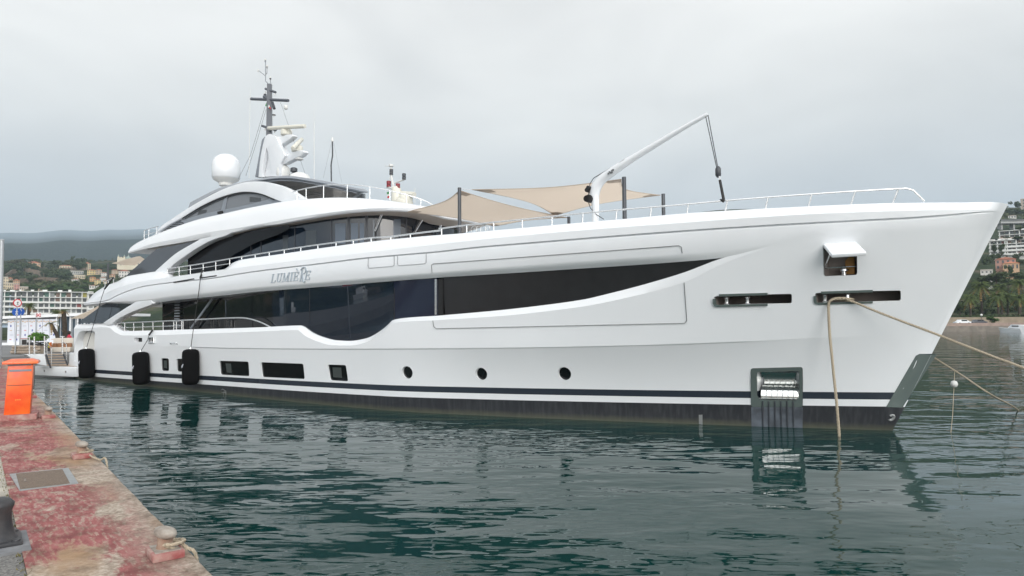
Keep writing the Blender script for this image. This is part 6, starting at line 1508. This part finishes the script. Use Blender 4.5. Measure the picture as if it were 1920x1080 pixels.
TR = [
 ('dark pine in the clump on the ridge below the umbrella pine', 'pines of the ridge clump', 'pine', [(20,500,15,9),(45,499,15,9),(62,502,12,9),(10,506,11,8),(33,503,13,9)]),
 ('brownish pine crowns along the skyline beside the peach villa', 'brown skyline pines', 'olive', [(30,490.5,17,6.5),(14,493,9,5)]),
 ('umbrella pine with a flat dark crown over the peach villa', None, 'umbrella', [(60.5,487.5,12,3.6)]),
 ('slim dark cypress next to the peach villa', None, 'cypress', [(79,496.5,2.6,6)]),
 ('wide dark pine on the skyline in front of the long pale villa', 'skyline pines before the pale villa', 'pine', [(106,492.5,16,5.5),(122,495.5,13,5.5),(98,500,11,5)]),
 ('dark pine of the tall clump beside the tall cream house', 'tall pine clump by the cream house', 'pine', [(148,489.5,9,7),(155,498,9,8.5),(146,500,10,7),(139,493,6,5)]),
 ('thin pine standing up above the tall clump', None, 'pine', [(135,484.5,3.2,5)]),
 ('pine on the far skyline between the cream house and the church', 'skyline pines by the church', 'umbrella', [(180,498,10,4),(192,500.5,8,4),(206,500,9,5),(213,502,7,5),(172,500,6,4)]),
 ('dark tree standing on the brown slope under the terrace wall', 'trees on the brown slope', 'pine', [(37.5,514,6,7),(53,523,10,8),(45,524,7,6)]),
 ('dark green tree of the thick belt down the middle of the hillside', 'tree belt in the middle of the hillside', 'pine', [(88,512,13,9),(103,515,11,9),(120,517,14,9),(112,509,11,6),(128,512,8,7),(97,520,9,6)]),
 ('bright green tree above the roof of the white flats', 'bright trees above the flats', 'leafy', [(95,538,14,7),(118,535,15,8),(106,543,13,5),(130,541,10,6),(58,538,8,5),(70,541,8,5),(84,543,8,5),(47,535,5,4)]),
 ('light green tree between the lower houses of the town', 'trees among the lower houses', 'leafy', [(165,530,9,5),(156,538,8,5),(175,547,9,5),(142,529,5,4),(150,545,9,5),(196,535,6,4),(160,520,5,3.5),(206,530,6,4),(188,542,8,5),(140,536,6,4)]),
 ('olive-green bush tree on the terraces under the belt of trees', 'terrace bush trees', 'olive', [(80,527,7,4),(66,527,6,3.5),(20,529,6,5),(30,520,5,4),(108,526,7,4),(126,528,6,4)]),
]
for l, g, k, L_ in TR:
    for i, (x, y, rx, ry) in enumerate(L_): tree(x, y, rx, ry, k, l, g)
# scrub and low wood covering the slopes between the houses
def undergrowth():
    rg = random.Random(31); vs = []; fs = []; k = 0
    while k < 2600:
        a = R(rg.uniform(-54, 44)); Y = rg.uniform(445, 960); r = Y/math.cos(a); x = r*math.sin(a)
        if R(-12) < a < R(32): continue
        if mnoise.noise((x*.010, Y*.010, 9)) < -.02: continue
        z = land_h(a, r)
        if z < 12: continue
        k += 1; s_ = rg.uniform(1.6, 3.6)
        for i in range(16):
            d = Vector((rg.gauss(0, 1), rg.gauss(0, 1), abs(rg.gauss(0, .8)))).normalized()*s_*rg.uniform(.5, 1); p = Vector((x, Y, z-.2))+d; q = rg.uniform(.5, 1.0)*s_*.34
            u = Vector((rg.uniform(-1, 1), rg.uniform(-1, 1), rg.uniform(-1, 1))).normalized(); w = u.cross(d).normalized(); b = len(vs); vs += [p+u*q, p+w*q, p-u*q, p-w*q]; fs.append((b, b+1, b+2, b+3))
    tag(obj('undergrowth', vs, fs, leafmat('scrub_leaves', (.045, .062, .026), (.085, .095, .042), .02), None), kind='stuff')
undergrowth()
# palms before the white flats
for i, (x, y, r, yb, l) in enumerate(((52,572,8,612,'bushy palm with a tall trunk before the white flats beside the sign'), (24,590,9,612,'dark low palm before the blue flats'), (104,586,10,612,'wide low palm showing over the pavilion roof'))):
    Y = 150; b_ = at(x, 640, Y); palm(Vector((b_.x, Y, 1)), [(0, 0, 0), (0, 0, (at(x, y, Y).z-1)*.5), (.1, 0, at(x, y, Y).z-1)], .3, 30, r*Y/F*1.5, l, 20+i, [M_FROND, M_DRY], (1.2, -.7), None, .6, .15)
# ================================================================== FAR SHORE BY THE BOW
def rs_pt(px, py, Y): return at(px, py, Y)
a_, b_ = rs_pt(1740, 623, 165), rs_pt(1990, 623, 165)
qw = empty('sea_wall', Vector((a_.x, 165, 0)), 0, 'long low stone quay wall on the far shore beyond the bow', 'wall'); Lw = b_.x-a_.x
MB().box((Lw/2, 4, .2), (Lw, 8, 2.4)).build('wall', mat('far_quay_stone', (.24, .21, .18), .9, noise=(.8, .35)), qw); MB().box((Lw/2, .6, 1.75), (Lw, .5, .75)).build('parapet', mat('pinkish_parapet', (.36, .27, .23), .9, noise=(1.5, .3)), qw)
hw = empty('garden_wall', Vector((rs_pt(1775, 603, 188).x, 188, 1.6)), 0, 'tan garden wall with a hedge along the far promenade', 'wall'); Lh = rs_pt(1990, 603, 188).x-hw.location.x
MB().box((Lh/2, 0, .9), (Lh, .5, 2.2)).build('wall', mat('tan_garden_wall', (.33, .27, .2), .9, noise=(.7, .3)), hw)
leaf_cloud('hedge', 1500, Lh/2, .8, .8, .22, M_PINE, 8, .2, .2, hw, (Lh/2, .6, 2.1))
PR = [(1838.5,536,22,'large palm with orange fruit stalks nearest the bow',205,.25),(1818,558,15,'small palm close against the yacht bow',196,.1),(1870,556,17,'green palm in the middle of the promenade row',198,.1),(1888,556,17,'green palm beside the middle one with a straight trunk',200,.1),(1876,539,16,'taller palm behind the middle pair',212,.15),(1910,530,16,'tall palm at the picture edge above the boat',208,.1),(1909,558,14,'low palm at the picture edge behind the boat mast',197,.15)]
for i, (x, y, r, l, Y, dry) in enumerate(PR):
    zb = 1.6; b_ = at(x, y, Y); palm(Vector((b_.x, Y, zb)), [(0, 0, 0), (.1, 0, (b_.z-zb)*.5), (0, 0, b_.z-zb)], .32, 64, r*Y/F*1.05, l, 40+i, [leafmat('green_palm_frond', (.12, .16, .05), (.07, .10, .03), .5), leafmat('orange_palm_frond', (.30, .20, .06), (.2, .13, .05), .5)], (1.35, -.65), None, .6, dry*.6)
RT = [
 ('dark rounded tree of the thick green belt behind the palms', 'green belt behind the palms', 'pine', [(1800,575,16,16),(1822,585,14,12),(1845,580,16,14),(1862,582,14,13),(1885,580,15,14),(1905,582,14,14),(1790,590,10,9),(1918,572,12,14),(1852,560,12,12),(1900,560,10,10)], 218),
 ('broad stone pine rising behind the palms', 'stone pines behind the palms', 'pine', [(1868,520,19,10),(1845,524,14,10),(1850,535,13,9),(1874,536,13,8),(1890,528,13,9),(1905,518,13,10),(1830,532,12,10),(1856,516,10,7),(1880,516,10,7),(1918,522,10,10)], 250),
 ('round dark clipped tree below the red-roofed house', None, 'pine', [(1895,505,6,9)], 272),
 ('dark tree beside the white flats close to the bow', 'trees around the far flats', 'pine', [(1852,490,9,10),(1862,483,7,8),(1917,497,9,14),(1878,465,5,9),(1908,446,12,4),(1913,428,7,3),(1842,497,8,9),(1872,480,6,7),(1905,482,8,8),(1864,466,5,8)], 335),
 ('dark tree on the skyline above the road viaduct', 'skyline trees above the viaduct', 'pine', [(1893,397,8,6),(1908,383,8,7),(1906,398,12,7),(1890,408,10,5),(1918,400,10,8),(1900,412,14,5)], 600),
 ('yellow-green round bush on the promenade', None, 'leafy', [(1862,598,12,7)], 182),
 ('low dark bush along the promenade', 'promenade bushes', 'pine', [(1822,608,7,4),(1800,606,8,4),(1848,609,6,3),(1875,608,8,3.5),(1790,607,6,4)], 178),
]
for l, g, k, L_, Y in RT:
    for i, (x, y, rx, ry) in enumerate(L_): tree(x, y, rx, ry, k, l, g, Y+i*2.5)
RH = [
 (1866,480,1906,506,(.46,.27,.22),'reddish house with broad orange roofs above the pines','hip',2,4,285,M_ROOF),
 (1880,489,1912,508,PEACH,'peach house with an orange roof in front of the reddish one','hip',1,4,278,mat('orange_tiles',(.52,.18,.09),.8)),
 (1838,505,1862,513,WHT,'low white pavilion with a flat roof near the bow','flat',1,3,262,None),
 (1890,402,1906,410,WHT,'white house under the skyline trees','hip',1,3,560,None),
 (1914,372,1926,395,(.42,.36,.3),'old stone tower on the skyline at the picture edge','flat',4,1,640,None),
]
for q in RH: house(*q[:5], q[5], q[6], q[7], q[8], Yfix=q[9], rcol=q[10], group=None)
block(1857, 1885, 452, 479, 360, 4, 4, M_AW, 'white terraced flats with balconies beside the bow', 21)
block(1889, 1950, 449, 477, 366, 4, 7, M_AW, 'long white terraced flats under the upper terraces', 22)
block(1874, 1950, 432, 447, 430, 2, 8, wallm((.56,.46,.40)), 'long pinkish terraced building below the viaduct', 23)
vd = empty('road_viaduct', at(1880, 425, 500), 0, 'grey concrete road viaduct crossing the far hillside', 'viaduct'); Lv = 45
MB().box((Lv/2-4, 0, 2.6), (Lv, 8, 1.4)).build('deck', mat('grey_concrete', (.34, .34, .34), .9), vd)
MB().box((Lv/2-4, -4, 4.2), (Lv, .2, .9)).build('railing', mat('dark_rail', (.14, .14, .15), .7), vd)
for k in range(5): MB().box((k*9-2, 0, -4), (1.2, 4, 12)).build('pier', mat('grey_concrete'), vd)
# cars on the promenade
def car(px, py, Y, m, label):
    p = at(px, py, Y); p.z = 1.55; o = empty('parked_car', p, .1, label, 'car', 'cars parked on the far promenade')
    b = MB(); P = [(-2, .35), (-2, .8), (-1.2, .95), (-.7, 1.4), (.8, 1.4), (1.4, .95), (2, .85), (2, .35)]; n = len(P)
    b.add([(x, -.8, z) for x, z in P]+[(x, .8, z) for x, z in P], [tuple(range(n)), tuple(reversed(range(n, 2*n)))]+[(i, i+n, (i+1) % n+n, (i+1) % n) for i in range(n)]); b.build('body', m, o, bevel=.06)
    MB().box((.05, -.8, 1.17), (1.6, .06, .34)).build('window', M_GLASS, o)
    for x in (-1.25, 1.25): MB().tube([(x, -.85, .33), (x, -.6, .33)], .33, 14).build('wheel', M_BLACK, o, smooth=40)
car(1804, 612, 176, M_WHITE, 'white car parked on the far promenade near the bow'); car(1834, 612, 176, mat('dark_car', (.05, .055, .07), .3), 'dark car parked farther along the far promenade')
lb_ = empty('lamp_post', Vector((at(1841, 612, 174).x, 174, 1.3)), 0, 'small white globe lamp on the far promenade', 'lamp post'); MB().tube([(0, 0, 0), (0, 0, 2.6)], .06, 6).build('pole', M_DARKGREY, lb_); MB().lathe([(.05, -.3), (.28, -.1), (.28, .1), (.05, .3)], (0, 0, 2.8), 10).build('globe', M_WPLASTIC, lb_, smooth=60)
# moored boats by the far wall
def boat(loc_, rz, L, label, mast=0, name='motor_boat', group=None, hullm=None):
    o = empty(name, loc_, rz, label, 'boat', group); n = 12; vs = []; hb = L*.15
    for i in range(n+1):
        t = i/n; w = hb*(1-max(0, (t-.55)/.45)**2.0)*.98+.02; zt = L*.11+L*.05*t*t
        vs += [(L*(t-.5)+L*.06*(t**3), -w, zt), (L*(t-.5), -w*.82, -.25), (L*(t-.5), w*.82, -.25), (L*(t-.5)+L*.06*(t**3), w, zt)]
    fs = [(4*i+k, 4*i+4+k, 4*i+5+k, 4*i+1+k) for i in range(n) for k in range(3)]+[(4*i+3, 4*i+7, 4*i+4, 4*i) for i in range(n)]+[(0, 1, 2, 3)]
    h_ = MB().add(vs, fs).build('hull', hullm or M_WHITE, o, smooth=40); flip_check(h_)
    c = MB(); P = [(-.32, .11), (-.30, .24), (.02, .25), (.14, .14)]; m_ = len(P); w = hb*.62
    c.add([(x*L, -w, z*L) for x, z in P]+[(x*L, w, z*L) for x, z in P], [tuple(range(m_)), tuple(reversed(range(m_, 2*m_)))]+[(i, i+m_, (i+1) % m_+m_, (i+1) % m_) for i in range(m_)]); cab = c.build('cabin', M_WHITE, o, bevel=.05); flip_check(cab)
    MB().box((-.14*L, 0, .2*L), (.26*L, w*2.03, .035*L)).build('window', M_GLASS, cab)
    if mast: MB().tube([(0, 0, L*.2), (-.02*L, 0, mast)], .09, 6).build('mast', M_GALV, o)
    return o
bt = boat(Vector((at(1978, 627, 131).x, 131, 0)), R(168), 11, 'white motor boat with a dark waterline at the far quay', 0)
MB().tube([(3.6, -.9, .25), (-5, -1.45, .25)], .28, 6).build('dark_band', mat('navy_band', (.02, .025, .04), .4), bt)
MB().tube([at(1903, 590, 131)-bt.location, at(1921, 548, 131)-bt.location], .07, 6).build('boom', M_GALV, bt)
boat(Vector((at(1914, 621, 150).x, 152, 0)), R(100), 7, 'small white boat stern-on between the quay wall and the motor boat', 0)
# ================================================================== THE NEIGHBOURING YACHT (its mast shows over the awning)
def neighbour():
    o = empty('neighbouring_yacht', S0, math.pi/2+AX, 'white yacht moored alongside, only its mast with red lamps showing', 'yacht'); V = -15.0; q = lambda x, y: on_v(x, y, V)
    vs = []; n = 14
    for i in range(n+1):
        t = i/n; w = 3.4*(1-max(0, (.5-t)/.5)**2.2)+.02; u = 19+22*t
        vs += [(u, V+w, 3.6), (u+.5, V+w*.9, -.3), (u+.5, V-w*.9, -.3), (u, V-w, 3.6)]
    h = MB().add(vs, [(4*i+k, 4*i+4+k, 4*i+5+k, 4*i+1+k) for i in range(n) for k in range(3)]+[(4*i+3, 4*i+7, 4*i+4, 4*i) for i in range(n)]+[(4*n+3, 4*n+2, 4*n+1, 4*n)]).build('hull', M_WHITE, o, smooth=40); flip_check(h)
    s_ = MB().box((33, V, 4.8), (11, 5.4, 2.6)).build('superstructure', M_WHITE, o, bevel=.3); MB().box((33.3, V, 7.0), (7, 4.2, 2.0)).build('upper_house', M_WHITE, s_, bevel=.3)
    MB().box((33, V, 5.1), (11.05, 5.45, .8)).build('window_band', M_GLASS, s_)
    b = q(748, 384); MB().tube([(b.x, V, 7.5), (b.x, V, b.z), q(742, 352)], [.7, .55, .33], 10).build('mast', M_SKINNY, o, smooth=50)
    m = [c for c in kids(o) if c.name.startswith('mast')][0]
    MB().tube([q(738, 352), q(733.5, 330), q(733.3, 310)], .075, 6).tube([q(731.3, 352), q(731, 332)], .03, 6).build('pole', M_WPLASTIC, m)
    MB().tube([q(726, 351), q(748, 356)], .09, 6).tube([q(740, 343), q(758, 337)], .05, 6).tube([q(722, 311), q(732, 312)], .025, 5).build('crosstree', M_WPLASTIC, m)
    for x, y0, y1, r, mm in ((729,339,346,.17,M_RED),(729,346.5,350.5,.17,M_RED),(746,344,349,.16,M_RED),(746,349.5,354,.16,M_RED),(733.7,317,323,.14,M_DARKGREY),(733.6,323.5,328,.14,M_DARKGREY),(757.5,325,331,.14,M_DARKGREY),(757.5,331.5,336.5,.14,M_DARKGREY),(733.3,308,312,.17,M_WPLASTIC)):
        p = q(x, y1); k = q(x, y0).z-p.z; MB().lathe([(r, 0), (r, k*.9), (r*.6, k)], p, 10).build('signal_lamp', mm, m, smooth=40)
    MB().tube([q(752, 363), q(777, 365)], .2, 8).build('radar_scanner', M_SKINNY, m); MB().lathe([(.5, -.3), (.55, 0), (.3, .3)], q(760, 371), 14).build('radar_base', M_SKINNY, m, smooth=50)
    MB().lathe([(.6, -.3), (.7, 0), (.5, .35), (.1, .5)], q(757, 380), 14).build('radome', M_SKINNY, m, smooth=50)
    fl = MB()
    for k in range(3): fl.box(q(727.5+.5*k, 362+3.6*k), (.22, .03, .17), 0, k)
    fl.build('flag', [mat('flag_green'), mat('flag_white'), mat('flag_red')], m)
    MB().tube([q(777.8, 353), q(777.8, 380)], .02, 5).build('whip_antenna', M_WPLASTIC, o)
neighbour()
# outdoor sofa on the harbour front behind the stern
sfp = base(115, 660); YS = sfp.y; so_ = empty('outdoor_sofa', sfp, R(18), 'cream outdoor sofa with brown cushions beyond the boarding steps', 'sofa'); kx = YS/F
M_CRM = mat('cream_cushion'); MB().box((0, .1, 4.5*kx), (33*kx, .75, 9*kx)).build('seat', M_CRM, so_, bevel=.06)
MB().box((0, .45, 14*kx), (33*kx, .25, 24*kx)).build('backrest', M_CRM, so_, bevel=.08)
for k in range(4): MB().box(((-12.2+8.1*k)*kx, .16, 11*kx), (7.4*kx, .16, 11*kx)).build('brown_cushion', mat('brown_leather', (.26, .12, .055), .6, noise=(4, .2)), so_, bevel=.04)
# person seated beyond the stern
def person():
    p = at(129.5, 640, 47.5); p.z = QZ-.02; o = empty('person', p, R(60), 'person with dark hair and a red top sitting beyond the stern on the harbour front', 'person')
    MB().box((0, 0, .24), (.4, .4, .44)).build('stool', M_INT, o)
    V = [(0, 0, .48), (0, 0, .75), (0, 0, 1.0), (0, 0, 1.1), (.0, 0, 1.22), (0, .2, .98), (.1, .26, .72), (.3, .2, .66), (0, -.2, .98), (.1, -.26, .72), (.3, -.2, .66), (.42, .1, .48), (.45, .1, .05), (.42, -.1, .48), (.45, -.1, .05)]
    E_ = [(0, 1), (1, 2), (2, 3), (3, 4), (2, 5), (5, 6), (6, 7), (2, 8), (8, 9), (9, 10), (0, 11), (11, 12), (0, 13), (13, 14)]; RD = [.14, .14, .13, .055, .10, .06, .045, .035, .06, .045, .035, .08, .05, .08, .05]
    me = bpy.data.meshes.new('body'); me.from_pydata(V, E_, []); b = bpy.data.objects.new('body', me); COL.objects.link(b); b.parent = o
    md = b.modifiers.new('s', 'SKIN'); b.modifiers.new('ss', 'SUBSURF').levels = 1; b.modifiers['ss'].render_levels = 1
    for i, r in enumerate(RD): me.skin_vertices[0].data[i].radius = (r, r)
    me.skin_vertices[0].data[0].use_root = True; me.materials.append(mat('red_shirt', (.5, .03, .06), .8))
    MB().lathe([(.02, -.13), (.10, -.08), (.125, .02), (.1, .11), (.03, .14)], (-.02, 0, 1.25), 14).build('hair', mat('dark_hair', (.025, .018, .015), .7), o, smooth=60)
person()
# ================================================================== REFLECTED IN THE SALOON WINDOWS, out of the frame
sp_ = S0+Aa*28+Nn*16.3; sg = empty('warning_sign', Vector((sp_.x, sp_.y, QZ-.01)), AX+math.pi, 'red and white warning triangle on a pole on the pier', 'road sign')
MB().tube([(0, 0, 0), (0, 0, 3.2)], .04, 8).build('pole', M_GALV, sg)
for r_, m_, d_ in ((.52, M_SRED, 0), (.34, M_SWH, .012)):
    for s_ in (-1, 1):
        pass
    t_ = MB(); P = [(r_*math.cos(a), r_*math.sin(a)) for a in (math.pi/2, math.pi*7/6, math.pi*11/6)]
    t_.add([(x, -.012-d_, 3.3+z) for x, z in P]+[(x, .012+d_, 3.3+z) for x, z in P], [(0, 1, 2), (5, 4, 3), (0, 3, 4, 1), (1, 4, 5, 2), (2, 5, 3, 0)]); t_.build('triangle', m_, sg)
for i in range(7):
    a = R(-82-9*i); r_ = 208+6*(i % 3); boat(Vector((r_*math.sin(a), r_*math.cos(a), 0)), -a+R(90)+.3*(i % 2), 12+3*(i % 3), 'white sailing boat lying off the far shore across the harbour', 17+2*(i % 3), 'sailing_boat', 'sailing boats across the harbour')
